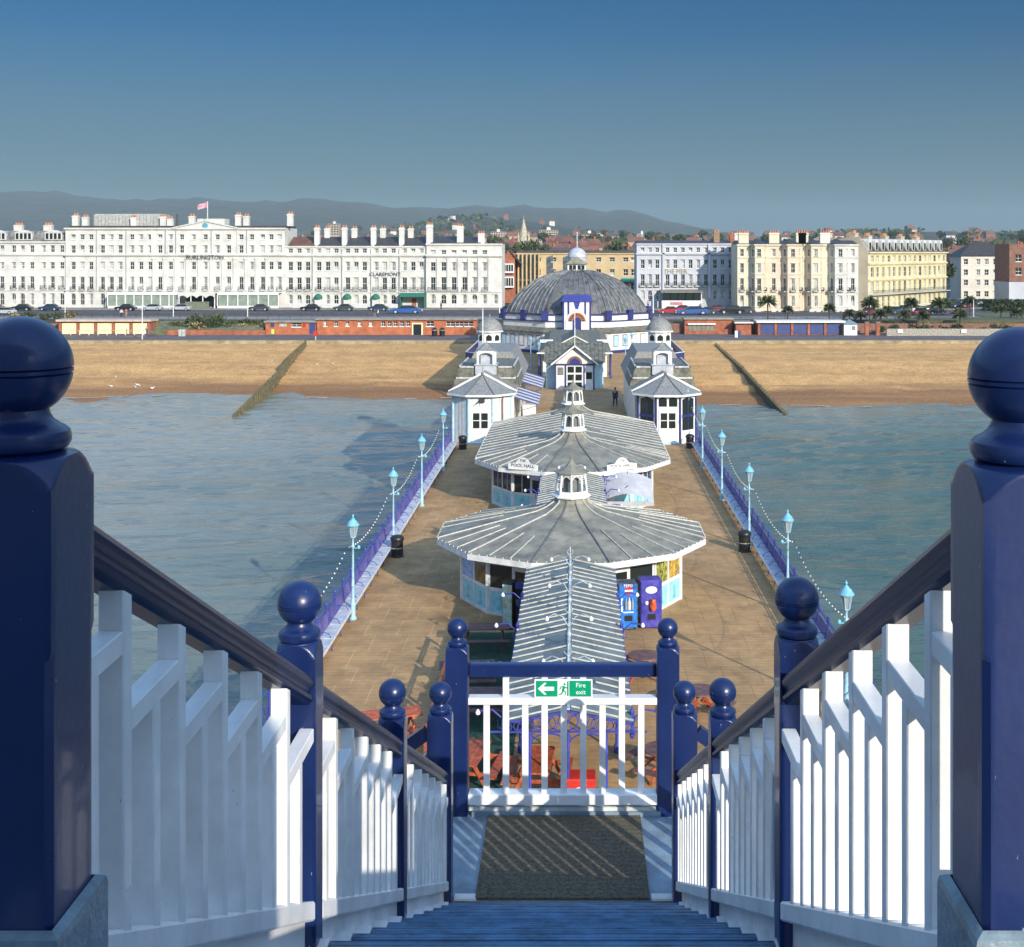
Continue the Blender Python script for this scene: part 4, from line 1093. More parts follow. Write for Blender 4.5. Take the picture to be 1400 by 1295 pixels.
# lantern on the dome
m = M(); m.box(-1.35,1.35,-1.35,1.35,11.2,12.3); T(m,'lantern_wall',PWHITE)
for x in (-.62,.62):
    m = M(); m.box(x-.5,x+.5,-1.37,-1.352,11.45,12.1); wq = T(m,'lantern_window',GLASS)
    m = M(); m.box(x-.03,x+.03,-1.39,-1.371,11.45,12.1); m.build('glazing_bar',PWHITE,wq)
m = M(); m.ext([(-1.7,12.3),(1.7,12.3),(.25,13.2),(-.25,13.2)],-1.7,1.7,0,'y'); m.box(-1.62,1.62,-1.62,1.62,12.24,12.30); T(m,'lantern_roof',ZINC)
m = M(); m.lathe([(1.42,11.3),(1.42,13.2),(1.50,13.25),(1.50,13.35)]+[(1.42*cos(a_),13.35+1.35*sin(a_)) for a_ in [pi/2*k/8 for k in range(1,8)]]+[(.12,14.75),(.2,14.9),(.03,15.05)],20,(0.05,3.2)); T(m,'silver_cupola',SILVER,45)
m = M(); m.tube([(0.05,3.2,14.9),(0.05,3.2,16.9)],.05,5); m.lathe([(.02,16.7),(.14,16.85),(.02,17.0)],8,(0.05,3.2)); T(m,'flagpole',PWHITE)

lk = thing('link_hall', 'flat grey roofed hall joining the porch to the domed theatre', 'building', (PX,154,ZD))
L_ = lambda m, n, mt, sm=None: m.build(n, mt, lk, None, sm)
m = M(); m.box(-3.6,3.6,-12.5,18.5,0,2.9); L_(m,'wall',PWHITE)
m = M(); m.ext([(-4.1,2.85),(4.1,2.85),(3.2,3.45),(-3.2,3.45)],-14.6,17.5,0,'y'); L_(m,'roof',ZINC2)
m = M()
for k in range(17): x = -4+.5*k; m.beam((x,-14.6,3.0+.0),(x*.82,-10,3.50),.05,.05) if abs(x)<3.9 else None
L_(m,'roof_seam',GREYBAT)
m = M(); m.box(-4.15,-2.6,-4.3,-4.1,3.25,3.6); m.box(2.6,4.15,-4.3,-4.1,3.25,3.6); m.box(-4.2,4.2,-14.75,-14.6,2.75,2.9); L_(m,'white_gutter',PWHITE)
m = M(); m.ext([(-1.9,3.3),(1.9,3.3),(0,4.3)],-9,6,0,'y'); L_(m,'ridge_gable',ZINC2)
m = M(); m.beam((-2.0,-9.1,3.3),(0,-9.1,4.35),.1,.12); m.beam((2.0,-9.1,3.3),(0,-9.1,4.35),.1,.12); m.box(-.06,.06,-9,6,4.3,4.42); L_(m,'barge_board',PWHITE)
for x in (-4.0,4.0):
    for y in (-14.3,-10.5):
        m = M(); m.lathe([(.16,0),(.16,.3),(.10,.4),(.10,2.8)],8,(x,y)); L_(m,'column',NAVYT,40)
for s_ in (-1,1):
    for y in (2,6,10,14):
        m = M(); m.box(s_*3.62-.02 if s_<0 else 3.60,s_*3.62+.02 if s_>0 else -3.60,y-.7,y+.7,.9,2.3); L_(m,'window',GLASS)
pc = thing('entrance_porch', 'gabled entrance porch with navy framed doors and arched fanlight in mid pier', 'porch', (PX,128,ZD))
Q_ = lambda m, n, mt, sm=None: m.build(n, mt, pc, None, sm)
m = M(); m.box(-1.95,1.95,0,8,0,2.7); Q_(m,'wall',PWHITE)
m = M(); m.box(-2.95,-1.955,1.5,8,0,2.7); Q_(m,'side_wall',PALEBLUE); m = M(); m.box(1.955,2.95,1.5,8,0,2.7); Q_(m,'side_wall',PALEBLUE)
m = M(); m.ext([(0.9,2.7),(8.6,2.7),(4.8,4.45)],-3.15,3.15,0,'x'); Q_(m,'roof',ZINC2)
for k in range(15):
    x = -2.95+.42*k; m = M(); m.beam((x,.92,2.74),(x,4.8,4.50),.04,.05); Q_(m,'roof_seam',GREYBAT)
m = M(); m.ext([(-2.35,2.62),(0,4.5),(2.35,2.62),(2.15,2.62),(0,4.34),(-2.15,2.62)],-.55,4.6,0,'y'); Q_(m,'gable_roof',ZINC2)
m = M(); m.ext([(-2.05,2.62),(2.05,2.62),(0,4.3)],-.05,.9,0,'y'); Q_(m,'gable_wall',PWHITE)
m = M(); m.beam((-2.4,-.58,2.6),(0,-.58,4.5),.06,.16); m.beam((2.4,-.58,2.6),(0,-.58,4.5),.06,.16); Q_(m,'barge_board',PWHITE)
m = M(); m.box(-2.1,2.1,-.10,-.052,2.5,2.66); Q_(m,'navy_lintel',NAVYT)
m = M(); m.ext(arcpoly(.55,.78,2.66),-.12,-.055,0,'y'); Q_(m,'fanlight_surround',BRICK2)
m = M(); m.ext([(.55*cos(pi*k/10),2.66+.55*sin(pi*k/10)) for k in range(11)],-.09,-.054,0,'y'); Q_(m,'fanlight',NAVYT)
for x in (-1.95,-.95,.95,1.95): m = M(); m.box(x-.07,x+.07,-.06,-.001,0,2.5); Q_(m,'navy_post',NAVYT)
m = M(); m.box(-.85,.85,-.05,-.001,0,2.45); Q_(m,'door_frame',PWHITE)
for x in (-.4,.4):
    for z in (.15,.95,1.75): m = M(); m.box(x-.33,x+.33,-.06,-.051,z,z+.62); Q_(m,'door_pane',GLASS)
m = M(); m.box(1.15,1.75,-.03,-.001,1.1,1.8); Q_(m,'side_window',GLASS); m = M(); m.box(-1.75,-1.15,-.03,-.001,1.5,2.3); Q_(m,'notice_panel',ZINC)
m = M(); m.tube([(0,-.45,4.4),(0,-.45,8.0)],.045,6); m.lathe([(.02,7.95),(.09,8.05),(.02,8.15)],8,(0,-.45)); Q_(m,'flagpole',PWHITE)
for x, y, lb in ((-5.4,150,'sky blue lantern lamp left of the link hall'),(5.9,150,'sky blue lantern lamp right of the link hall, nearer one'),(7.0,158,'sky blue lantern lamp right of the link hall, farther one'),(-4.2,142,'sky blue lantern lamp beside the left column of the link hall')):
    dup(lamp0,(x,y,ZD),0,lb)
def pole(px, ytop, Y, zb, lab, flag=False, r=.07):
    X, zt = P(px, ytop, Y)
    t = thing('flagpole', lab, 'flagpole', (X,Y,zb), 0, 'white poles')
    m = M(); m.tube([(0,0,0),(0,0,zt-zb)],[r*1.3,r],6); m.build('pole', PWHITE, t)
    m = M(); m.lathe([(.02,0),(r*1.8,r*1.2),(.02,r*2.5)],8); m.build('ball', PWHITE, t, (0,0,zt-zb))
    return t
pole(660, 424, 116.5, ZD+4.9, 'short white flagpole in front of the left domed turret', r=.05)
pole(683, 405, 180, ZD+5.3, 'short white flagpole on the left corner of the domed theatre')
pole(893, 405, 180, ZD+5.3, 'short white flagpole on the right corner of the domed theatre')

# ------------------------------------------------------------------ people
def person(loc, rz, top, legs, label, hair=None, stride=.18, sc=1.0, group='people walking'):
    """one continuous skinned body standing or striding; clothes as separate child shells"""
    t = thing('person', label, 'person', loc, rz, group); t.scale = (sc,sc,sc)
    s_ = stride
    V = {'pel':(0,0,.93),'wa':(0,0,1.08),'ch':(0,.0,1.32),'nk':(0,.0,1.50),'hd':(0,-.01,1.58),'ht':(0,-.01,1.72),
         'hl':(-.09,0,.90),'kl':(-.10,-s_*.9,.50),'al':(-.10,-s_*.6+.06,.09),'tl':(-.11,-s_-.12+.1,.03),
         'hr':(.09,0,.90),'kr':(.10,s_*.5,.50),'ar':(.10,s_*1.2,.10),'tr':(.11,s_*1.2-.15,.03),
         'sl':(-.19,0,1.42),'el':(-.24,.08,1.15),'wl':(-.25,-.06,.90),'fl':(-.25,-.10,.82),
         'sr':(.19,0,1.42),'er':(.24,-.04,1.15),'wr':(.25,-.14,.92),'fr':(.25,-.18,.84)}
    R = {'pel':.14,'wa':.125,'ch':.15,'nk':.055,'hd':.085,'ht':.075,'hl':.09,'kl':.06,'al':.042,'tl':.035,'hr':.09,'kr':.06,'ar':.042,'tr':.035,'sl':.06,'el':.042,'wl':.03,'fl':.032,'sr':.06,'er':.042,'wr':.03,'fr':.032}
    E = [('pel','wa'),('wa','ch'),('ch','nk'),('nk','hd'),('hd','ht'),('pel','hl'),('hl','kl'),('kl','al'),('al','tl'),('pel','hr'),('hr','kr'),('kr','ar'),('ar','tr'),('ch','sl'),('sl','el'),('el','wl'),('wl','fl'),('ch','sr'),('sr','er'),('er','wr'),('wr','fr')]
    def skin(nme, keys, mt, grow=1.0):
        ks = [k for k in V if k in keys]; me = bpy.data.meshes.new(nme)
        me.from_pydata([V[k] for k in ks], [(ks.index(a),ks.index(b)) for a,b in E if a in keys and b in keys], [])
        me.materials.append(mt); o = bpy.data.objects.new(nme, me); COL.objects.link(o); o.parent = t
        md = o.modifiers.new('skin','SKIN')
        if not me.skin_vertices: 
            pass
        sv = me.skin_vertices[0].data
        for i,k in enumerate(ks): sv[i].radius = (R[k]*grow*(1.15 if k in ('ch','pel','wa') else 1), R[k]*grow*(.8 if k in ('ch','pel','wa') else 1)); sv[i].use_root = (i == 0)
        sb = o.modifiers.new('sub','SUBSURF'); sb.levels = 1; sb.render_levels = 1
        return o
    try:
        skin('body', set(V), SKIN)
        skin('jacket', {'pel','wa','ch','sl','el','wl','sr','er','wr'}, top, 1.14)
        skin('trousers', {'pel','hl','kl','al','hr','kr','ar'}, legs, 1.2)
    except Exception as ex: print('skin', ex)
    m = M(); m.lathe([(.09,1.60),(.098,1.67),(.085,1.735),(.04,1.765),(.003,1.77)],10,(0,.012)); m.build('hair', hair or DARKWOOD, t, smooth=60)
    return t
CLN = mat('dark navy cloth',(.02,.025,.06),.9,.1,5); CLD = mat('charcoal cloth',(.03,.03,.035),.9,.1,5); CLW = mat('white cloth',(.7,.7,.7),.9,.05,5); CLR = mat('dull red cloth',(.32,.05,.05),.9,.1,5); CLB = mat('denim',(.06,.09,.17),.9,.1,5); CLT = mat('tan cloth',(.35,.27,.16),.9,.1,5)
person((3.55,114,ZD),2.8,CLN,CLN,'person in dark clothes walking in the shade right of the porch', stride=.22)
person((8.2,112.6,-8.95),0,CLT,CLT,'person in tan clothes on the roof walk by the right turret', stride=.02) if False else None

# ------------------------------------------------------------------ sea, beach, ground
ZS = -19.3
def shore_y(x):
    b = 168 if x < -12 else (168-8*min(1,(x+12)/24) if x < 12 else 160)
    return b + 1.6*sin(x*.11+1)+.8*sin(x*.31)+.5*sin(x*.83+2)
WET = mat('sea water', (.012,.05,.055), .09, 0, spec=.5); n = WET.node_tree; b = n.nodes['Principled BSDF']; b.inputs['IOR'].default_value = 1.33
g = n.nodes.new('ShaderNodeNewGeometry'); 
def wn(scale, st, det, rough=.55):
    mp = n.nodes.new('ShaderNodeMapping'); mp.inputs['Scale'].default_value = st; mp.inputs['Rotation'].default_value = (0,0,.25); n.links.new(g.outputs['Position'], mp.inputs[0])
    t_ = n.nodes.new('ShaderNodeTexNoise'); t_.inputs['Scale'].default_value = scale; t_.inputs['Detail'].default_value = det; t_.inputs['Roughness'].default_value = rough
    n.links.new(mp.outputs[0], t_.inputs['Vector']); return t_.outputs['Fac']
hb = wn(1.0,(.045,.17,1),3,.55); hm_w = wn(1.0,(.17,.62,1),4,.6); hf = wn(1.0,(.7,2.0,1),4,.6)
mr1 = n.nodes.new('ShaderNodeMath'); mr1.operation = 'MULTIPLY_ADD'; n.links.new(hb, mr1.inputs[0]); mr1.inputs[1].default_value = .15
hmm = n.nodes.new('ShaderNodeMath'); hmm.operation = 'MULTIPLY'; n.links.new(hm_w, hmm.inputs[0]); hmm.inputs[1].default_value = .22; n.links.new(hmm.outputs[0], mr1.inputs[2])
mr2 = n.nodes.new('ShaderNodeMath'); mr2.operation = 'MULTIPLY_ADD'; n.links.new(hf, mr2.inputs[0]); mr2.inputs[1].default_value = .10; n.links.new(mr1.outputs[0], mr2.inputs[2])
bp = n.nodes.new('ShaderNodeBump'); bp.inputs['Strength'].default_value = 1.0; bp.inputs['Distance'].default_value = 1.0; n.links.new(mr2.outputs[0], bp.inputs['Height']); n.links.new(bp.outputs[0], b.inputs['Normal'])
# shallow sandy water near the beach, green grey further out
sx_ = n.nodes.new('ShaderNodeSeparateXYZ'); n.links.new(g.outputs['Position'], sx_.inputs[0])
patch = wn(.035,(.5,1.6,1),3)
ad = n.nodes.new('ShaderNodeMath'); ad.operation = 'MULTIPLY_ADD'; n.links.new(patch, ad.inputs[0]); ad.inputs[1].default_value = 26; n.links.new(sx_.outputs['Y'], ad.inputs[2])
rg = n.nodes.new('ShaderNodeMapRange'); rg.inputs[1].default_value = 135; rg.inputs[2].default_value = 184; n.links.new(ad.outputs[0], rg.inputs[0])
# silvery sky reflection painted into the colour: paler west of the pier, greener east
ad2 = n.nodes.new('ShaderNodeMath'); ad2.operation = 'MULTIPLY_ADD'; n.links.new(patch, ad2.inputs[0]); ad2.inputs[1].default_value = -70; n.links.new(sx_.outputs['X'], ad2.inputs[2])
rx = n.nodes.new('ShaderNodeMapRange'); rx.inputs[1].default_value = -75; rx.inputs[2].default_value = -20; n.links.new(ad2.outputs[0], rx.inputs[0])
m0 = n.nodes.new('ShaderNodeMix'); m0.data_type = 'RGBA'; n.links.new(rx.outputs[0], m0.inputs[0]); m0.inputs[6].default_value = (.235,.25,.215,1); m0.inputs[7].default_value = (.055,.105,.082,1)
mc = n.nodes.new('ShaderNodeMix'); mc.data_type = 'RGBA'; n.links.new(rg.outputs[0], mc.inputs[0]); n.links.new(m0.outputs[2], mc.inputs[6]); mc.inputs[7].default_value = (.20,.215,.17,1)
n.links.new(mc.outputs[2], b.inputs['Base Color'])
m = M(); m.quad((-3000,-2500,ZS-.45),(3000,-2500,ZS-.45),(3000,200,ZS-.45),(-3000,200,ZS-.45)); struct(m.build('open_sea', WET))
from mathutils import noise as MN
def wave_h(x, y):
    xr = x*.97+y*.24; yr = y*.97-x*.24
    g_ = .75+.55*MN.noise(Vector((x*.02,y*.035,3)))
    h = .20*MN.noise(Vector((xr*.07,yr*.21,0)))+.17*MN.noise(Vector((xr*.15,yr*.45,5)))+.085*MN.noise(Vector((xr*.42,yr*1.05,9)))
    return 1.7*g_*(h+.05*(1-2*abs(MN.noise(Vector((xr*.25,yr*.7,13))))))
m = M(); sxs = [-92+.62*k for k in range(284)]; sys_ = []
yy_ = 30.0
while yy_ < 173: sys_.append(yy_); yy_ += .42
for y in sys_:
    for x in sxs: m.v.append((x, y, ZS+wave_h(x,y)))
nx_ = len(sxs)
for j in range(len(sys_)-1):
    for i in range(nx_-1): m.f.append((j*nx_+i,j*nx_+i+1,(j+1)*nx_+i+1,(j+1)*nx_+i))
m.m = [0]*len(m.f)
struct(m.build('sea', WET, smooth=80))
FOAM = mat('foam', (.75,.76,.74), .7, .2, 6)
SH = mat('shingle beach', (.58,.33,.12), .95, .16, .35, .6, 22, col2=(.48,.265,.095)); n = SH.node_tree; b = n.nodes['Principled BSDF']
src = b.inputs['Base Color'].links[0].from_socket; g = n.nodes.new('ShaderNodeNewGeometry')
mp = n.nodes.new('ShaderNodeMapping'); mp.inputs['Scale'].default_value = (.12,1.3,1); n.links.new(g.outputs['Position'], mp.inputs[0])
t1 = n.nodes.new('ShaderNodeTexNoise'); t1.inputs['Scale'].default_value = .22; t1.inputs['Detail'].default_value = 6; n.links.new(mp.outputs[0], t1.inputs['Vector'])
t2 = n.nodes.new('ShaderNodeTexNoise'); t2.inputs['Scale'].default_value = 2.6; t2.inputs['Detail'].default_value = 8; t2.inputs['Roughness'].default_value = .85; n.links.new(g.outputs['Position'], t2.inputs['Vector'])
sxn = n.nodes.new('ShaderNodeSeparateXYZ'); n.links.new(g.outputs['Position'], sxn.inputs[0])
a1 = n.nodes.new('ShaderNodeMath'); a1.operation = 'MULTIPLY_ADD'; n.links.new(t1.outputs['Fac'], a1.inputs[0]); a1.inputs[1].default_value = 2.2; n.links.new(sxn.outputs['Z'], a1.inputs[2])
wetr = n.nodes.new('ShaderNodeMapRange'); wetr.inputs[1].default_value = -17.5; wetr.inputs[2].default_value = -16.6; n.links.new(a1.outputs[0], wetr.inputs[0])
mw = n.nodes.new('ShaderNodeMix'); mw.data_type = 'RGBA'; n.links.new(wetr.outputs[0], mw.inputs[0]); mw.inputs[6].default_value = (.29,.145,.055,1); n.links.new(src, mw.inputs[7])
gr = n.nodes.new('ShaderNodeMapRange'); gr.inputs[1].default_value = .3; gr.inputs[2].default_value = .7; gr.inputs[3].default_value = .45; gr.inputs[4].default_value = 1.5; n.links.new(t2.outputs['Fac'], gr.inputs[0])
st2 = n.nodes.new('ShaderNodeMapRange'); st2.inputs[1].default_value = .35; st2.inputs[2].default_value = .65; st2.inputs[3].default_value = .84; st2.inputs[4].default_value = 1.12; n.links.new(t1.outputs['Fac'], st2.inputs[0])
mm_ = n.nodes.new('ShaderNodeMath'); mm_.operation = 'MULTIPLY'; n.links.new(gr.outputs[0], mm_.inputs[0]); n.links.new(st2.outputs[0], mm_.inputs[1])
vs_ = n.nodes.new('ShaderNodeVectorMath'); vs_.operation = 'SCALE'; n.links.new(mw.outputs[2], vs_.inputs[0]); n.links.new(mm_.outputs[0], vs_.inputs['Scale']); n.links.new(vs_.outputs[0], b.inputs['Base Color'])
m = M(); xs = [-900,-600,-400]+[-300+3*k for k in range(201)]+[400,600,900]; rows_ = [-9,-4,-1.5,-.5,0,.6,1.5,3,6,9,12,16,20,24,28,32,36]
prof_z = lambda d, W_: ZS + (d*.09 if d < 0 else (4.45*(1-(1-min(1,d/W_))**1.35) + .18*sin(d*.9)*min(1,d/4)*(1 if d < W_-6 else 0)))
for x in xs:
    sy = shore_y(x)
    for r_ in rows_[:-1]: m.v.append((x, sy+r_, prof_z(r_, 205-sy) + (.05*sin(x*.7+r_) if r_ > 1 else 0)))
    m.v.append((x, 205.3, -14.86))
R_ = len(rows_)
for i in range(len(xs)-1):
    for j in range(R_-1):
        m.f.append((i*R_+j,(i+1)*R_+j,(i+1)*R_+j+1,i*R_+j+1)); m.m.append(0)
struct(m.build('beach', SH, smooth=60))
m = M()
for i in range(3,len(xs)-4):
    if random.random() < .45: continue
    x0,x1 = xs[i],xs[i+1]; y0,y1 = shore_y(x0)-.5,shore_y(x1)-.5; w0 = .12+.3*random.random()
    m.quad((x0,y0-w0,ZS+.02),(x1,y1-w0,ZS+.02),(x1,y1+.1,ZS+.02),(x0,y0+.1,ZS+.02))
struct(m.build('surf_line', FOAM))
# groynes
GW = mat('weed stained groyne timber', (.14,.105,.06), .9, .3, 2.5, .3, 12, col2=(.05,.065,.03))
def groyne(x0, y0, x1, y1, zt0, zt1, lab, n):
    t = thing('groyne', lab, 'groyne', (x0,y0,-15.2), 0, 'timber groynes')
    A = Vector((0,0,zt0+15.2)); B = Vector((x1-x0,y1-y0,zt1+15.2))
    m = M(); m.beam(A-Vector((0,0,.75)),B-Vector((0,0,.75)),.12,1.5); m.build('plank_wall', GW, t)
    pm = M(); pm.box(-.14,.14,-.14,.14,-2.4,.28)
    pme = pm.mesh('post', GW)
    for k in range(n+1): p = A.lerp(B,k/n); o = inst('post', pme, t, (p.x+.2,p.y,p.z)); o.scale = (1,1,.9+.2*random.random())
    return t
groyne(-43.2,200,-41.9,180,-14.3,-15.6,'tall upper stretch of the timber groyne on the left beach',12)
groyne(-41.9,179.6,-40.1,147,-16.3,-19.1,'lower stretch of the left timber groyne running down into the sea',24)
groyne(22.4,203,23.4,178,-14.9,-16.4,'upper stretch of the dark timber groyne on the right beach',16)
groyne(23.4,177.7,24.8,149,-16.5,-19.3,'lower stretch of the right timber groyne running down into the sea',24)
# seagulls
gm = M(); gm.lathe([(.01,-.28),(.05,-.2),(.10,-.05),(.11,.05),(.07,.16),(.045,.2),(.05,.26),(.045,.31),(.01,.36)],8)
gm.v = [(x,z,y+.22+max(0,z-.12)*.6) for x,y,z in gm.v]; gm.tube([(0.03,.02,.0),(.03,.02,.15)],.01,4); gm.tube([(-.03,.02,.0),(-.03,.02,.15)],.01,4)
gm.tube([(0,.36,.37),(0,.43,.36)],[.012,.004],4); gme = gm.mesh('seagull', PWHITE, 60)
for i,(px,py) in enumerate(((152,534),(158,530),(185,534),(188,532),(191,533),(208,535),(382,501),(370,517),(366,520),(433,507),(455,505),(389,303))[:11]):
    Y = 172+(535-py)*.9 if py > 525 else 185+(507-py)*.5
    X = (px-VX)*Y/F; sy = shore_y(X); zz = prof_z(Y-sy,205-sy)
    if px in (382,370,366): X += 0; Y = 181; zz = -16.0+.02
    o = inst('seagull', gme, None, (X,Y,zz+.02), random.random()*6); tag(o, 'white seagull standing on the left beach or groyne', 'seagull', 'seagulls')
# terrain behind the beach
def lerp(a,b,t): return a+(b-a)*t
CREST = [(-700,262),(-200,268),(0,266),(70,265),(130,270),(200,277),(280,274),(370,276),(440,276),(480,279),(550,283),(620,287),(700,284),(740,282),(770,283),(800,288),(860,292),(900,300),(950,312),(1010,322),(1060,328),(1120,331),(1200,333),(1300,331),(1400,334),(1700,333),(2200,330)]
def crest(px):
    for (a,ya),(b_,yb) in zip(CREST,CREST[1:]):
        if a <= px <= b_: return lerp(ya,yb,(px-a)/(b_-a))
    return 330
def hill_z(X, Y):
    px = VX + X*F/Y
    base = -12.2
    if Y > 330: base += 22*min(1,(Y-330)/900)
    if Y > 1230: base += 14*min(1,(Y-1230)/1200)
    yc = crest(px); zc = (HY-yc)*4200/F
    if Y > 2300:
        t_ = min(1,(Y-2300)/1900); t_ = t_*t_*(3-2*t_)
        base = lerp(base, zc, t_)
    px2 = (px-660)/150; 
    base += 38*math.exp(-px2*px2)*math.exp(-((Y-2100)/420)**2)
    px3 = (px-1250)/200; base += 14*math.exp(-px3*px3)*math.exp(-((Y-2000)/500)**2)
    return base
m = M(); Ys = [205.3,206,222,227.5,228.0,260,300,330,380,450,520,600,700,800,900,1000,1150,1300,1500,1700,1900,2100,2300,2500,2700,2900,3100,3300,3500,3700,3900,4100,4200,4400,5200]
Nx = 150
for Y in Ys:
    for i in range(Nx+1):
        px = -500 + 2400*i/Nx; X = (px-VX)*max(Y,500)/F*(1.0 if Y >= 500 else 1.6)
        if Y < 223: z = -14.42
        elif Y < 301: z = -12.2
        else:
            z = hill_z(X,Y)
            if Y > 2300: z += 5.5*sin(X*.013+Y*.003)+4*sin(X*.037+1.3)+2.0*sin(X*.11)+1.3*sin(X*.23+2) if Y <= 4250 else -40
        if 223 < Y < 228: z = -12.25
        m.v.append((X,Y,z))
for j in range(len(Ys)-1):
    for i in range(Nx): m.f.append((j*(Nx+1)+i,j*(Nx+1)+i+1,(j+1)*(Nx+1)+i+1,(j+1)*(Nx+1)+i)); m.m.append(0)
HILL = mat('wooded downs and town ground', (.055,.055,.028), .95, .3, .02, 0, 30, col2=(.015,.02,.012), detail=8)
struct(m.build('hills', HILL, smooth=80))
m = M(); m.quad((-500,206,-14.40),(500,206,-14.40),(500,222.4,-14.40),(-500,222.4,-14.40)); struct(m.build('lower_promenade', PROM))
m = M(); m.quad((-500,228.5,-12.19),(500,228.5,-12.19),(500,240,-12.19),(-500,240,-12.19)); struct(m.build('upper_promenade', PAVE))
m = M(); m.quad((-500,240,-12.185),(500,240,-12.185),(500,266,-12.185),(-500,266,-12.185)); struct(m.build('seafront_road', ASPHALT))
m = M(); m.box(-500,500,266,274.6,-12.3,-12.05); struct(m.build('pavement', PAVE))
for yy in (252.9,):
    m = M()
    for k in range(100): m.quad((-300+6*k,yy,-12.181),(-297+6*k,yy,-12.181),(-297+6*k,yy+.12,-12.181),(-300+6*k,yy+.12,-12.181))
    struct(m.build('road_marking', PWHITE))
SEAW = mat('yellow concrete sea wall', (.36,.29,.17), .9, .2, .8, .2, 6)
m = M(); m.box(-400,400,204.6,206.05,-16.2,-14.38); o = m.build('sea_wall', SEAW); tag(o,'low yellowish concrete sea wall between beach and promenade','wall')
o = tag((lambda mm:(mm.box(-400,(200-VX)*223/F,222.4,223.4,-14.5,-12.6),mm.box((364-VX)*223/F,400,222.4,223.4,-14.5,-12.6),mm)[2])(M()).build('retaining_wall', BRICK2), 'long brown retaining wall behind the lower promenade', 'wall')
# ------------------------------------------------------------------ sea front buildings
ZU = -12.1
WINC = {}
def winmesh(w_, h_, arch, var, frame=None, depth=.30, wall=None):
    key = (round(w_,2), round(h_,2), arch, var, (frame or PWHITE).name, (wall or STUCCO).name)
    if key in WINC: return WINC[key]
    m = M(); hw = w_/2
    g = {0:1, 1:2, 2:1, 3:3}[var]   # 0 dark, 1 curtain, 2 half curtain, 3 green
    m.box(-hw,hw,depth-.02,depth,0,h_, 1 if var != 1 else 2)
    if var == 2: m.box(-hw,-hw*.35,depth-.035,depth-.021,0,h_,2); m.box(hw*.35,hw,depth-.035,depth-.021,0,h_,2)
    if var == 3: m.box(-hw,hw,depth-.035,depth-.021,0,h_*.45,2)
    f = .045
    m.box(-hw-.14,hw+.14,-.16,-.002,h_+.10,h_+.20,0 if not wall else 3)
    m.box(-hw,-hw+f,depth-.09,depth-.036,0,h_); m.box(hw-f,hw,depth-.09,depth-.036,0,h_); m.box(-hw+f,hw-f,depth-.09,depth-.036,0,f); m.box(-hw+f,hw-f,depth-.09,depth-.036,h_-f,h_)
    m.box(-hw+f,hw-f,depth-.085,depth-.04,h_*.5-.035,h_*.5+.035); m.box(-.025,.025,depth-.08,depth-.041,f,h_*.5-.036); m.box(-.025,.025,depth-.08,depth-.041,h_*.5+.036,h_-f)
    m.box(-hw-.1,hw+.1,-.12,-.002,-.14,-.0)          # sill
    if arch:
        n = 8
        for s_ in (-1,1):
            pts = [(s_*hw,h_),(s_*hw,h_-hw)] + [(s_*hw*cos(pi/2*k/n), h_-hw+hw*sin(pi/2*k/n)) for k in range(1,n)] + [(0,h_)]
            if s_ > 0: pts = pts[::-1]
            m.ext(pts, -.0, depth-.1, 3, 'y')
    me = m.mesh('window', [frame or PWHITE, GLASS if var != 3 else GREENGLASS, CURTAIN, wall or STUCCO]); WINC[key] = me
    return me
BALC = {}
def balcmesh(w_):
    if round(w_,2) in BALC: return BALC[round(w_,2)]
    m = M(); hw = w_/2
    m.box(-hw,hw,-.55,-.01,-.30,-.16, 1)
    m.box(-hw,hw,-.55,-.52,.55,.60); m.box(-hw,hw,-.55,-.52,-.14,-.08)
    n = max(5,int(w_/.13))
    for k in range(n+1): x = -hw+w_*k/n; m.box(x-.014,x+.014,-.55,-.525,-.08,.55)
    for s_ in (-1,1): m.box(s_*hw-.015,s_*hw+.015,-.52,-.01,.55,.6); m.box(s_*hw-.015,s_*hw+.015,-.52,-.01,-.14,.1)
    me = m.mesh('balcony', [IRON, DIRTYW]); BALC[round(w_,2)] = me
    return me
def wallgrid(m, W0, W1, Z0, Z1, holes, depth=.30):
    xs = sorted({W0,W1}|{h[0] for h in holes}|{h[1] for h in holes}); zs = sorted({Z0,Z1}|{h[2] for h in holes}|{h[3] for h in holes})
    xs = [x for x in xs if W0 <= x <= W1]; zs = [z for z in zs if Z0 <= z <= Z1]
    for a,b_ in zip(xs,xs[1:]):
        for c,d in zip(zs,zs[1:]):
            mx_,mz = (a+b_)/2,(c+d)/2
            if any(h[0]<mx_<h[1] and h[2]<mz<h[3] for h in holes): continue
            m.quad((a,0,c),(b_,0,c),(b_,0,d),(a,0,d))
    for (a,b_,c,d) in holes:
        m.quad((a,0,c),(a,depth,c),(a,depth,d),(a,0,d)); m.quad((b_,0,d),(b_,depth,d),(b_,depth,c),(b_,0,c))
        m.quad((a,0,d),(a,depth,d),(b_,depth,d),(b_,0,d)); m.quad((a,depth,c),(a,0,c),(b_,0,c),(b_,depth,c))
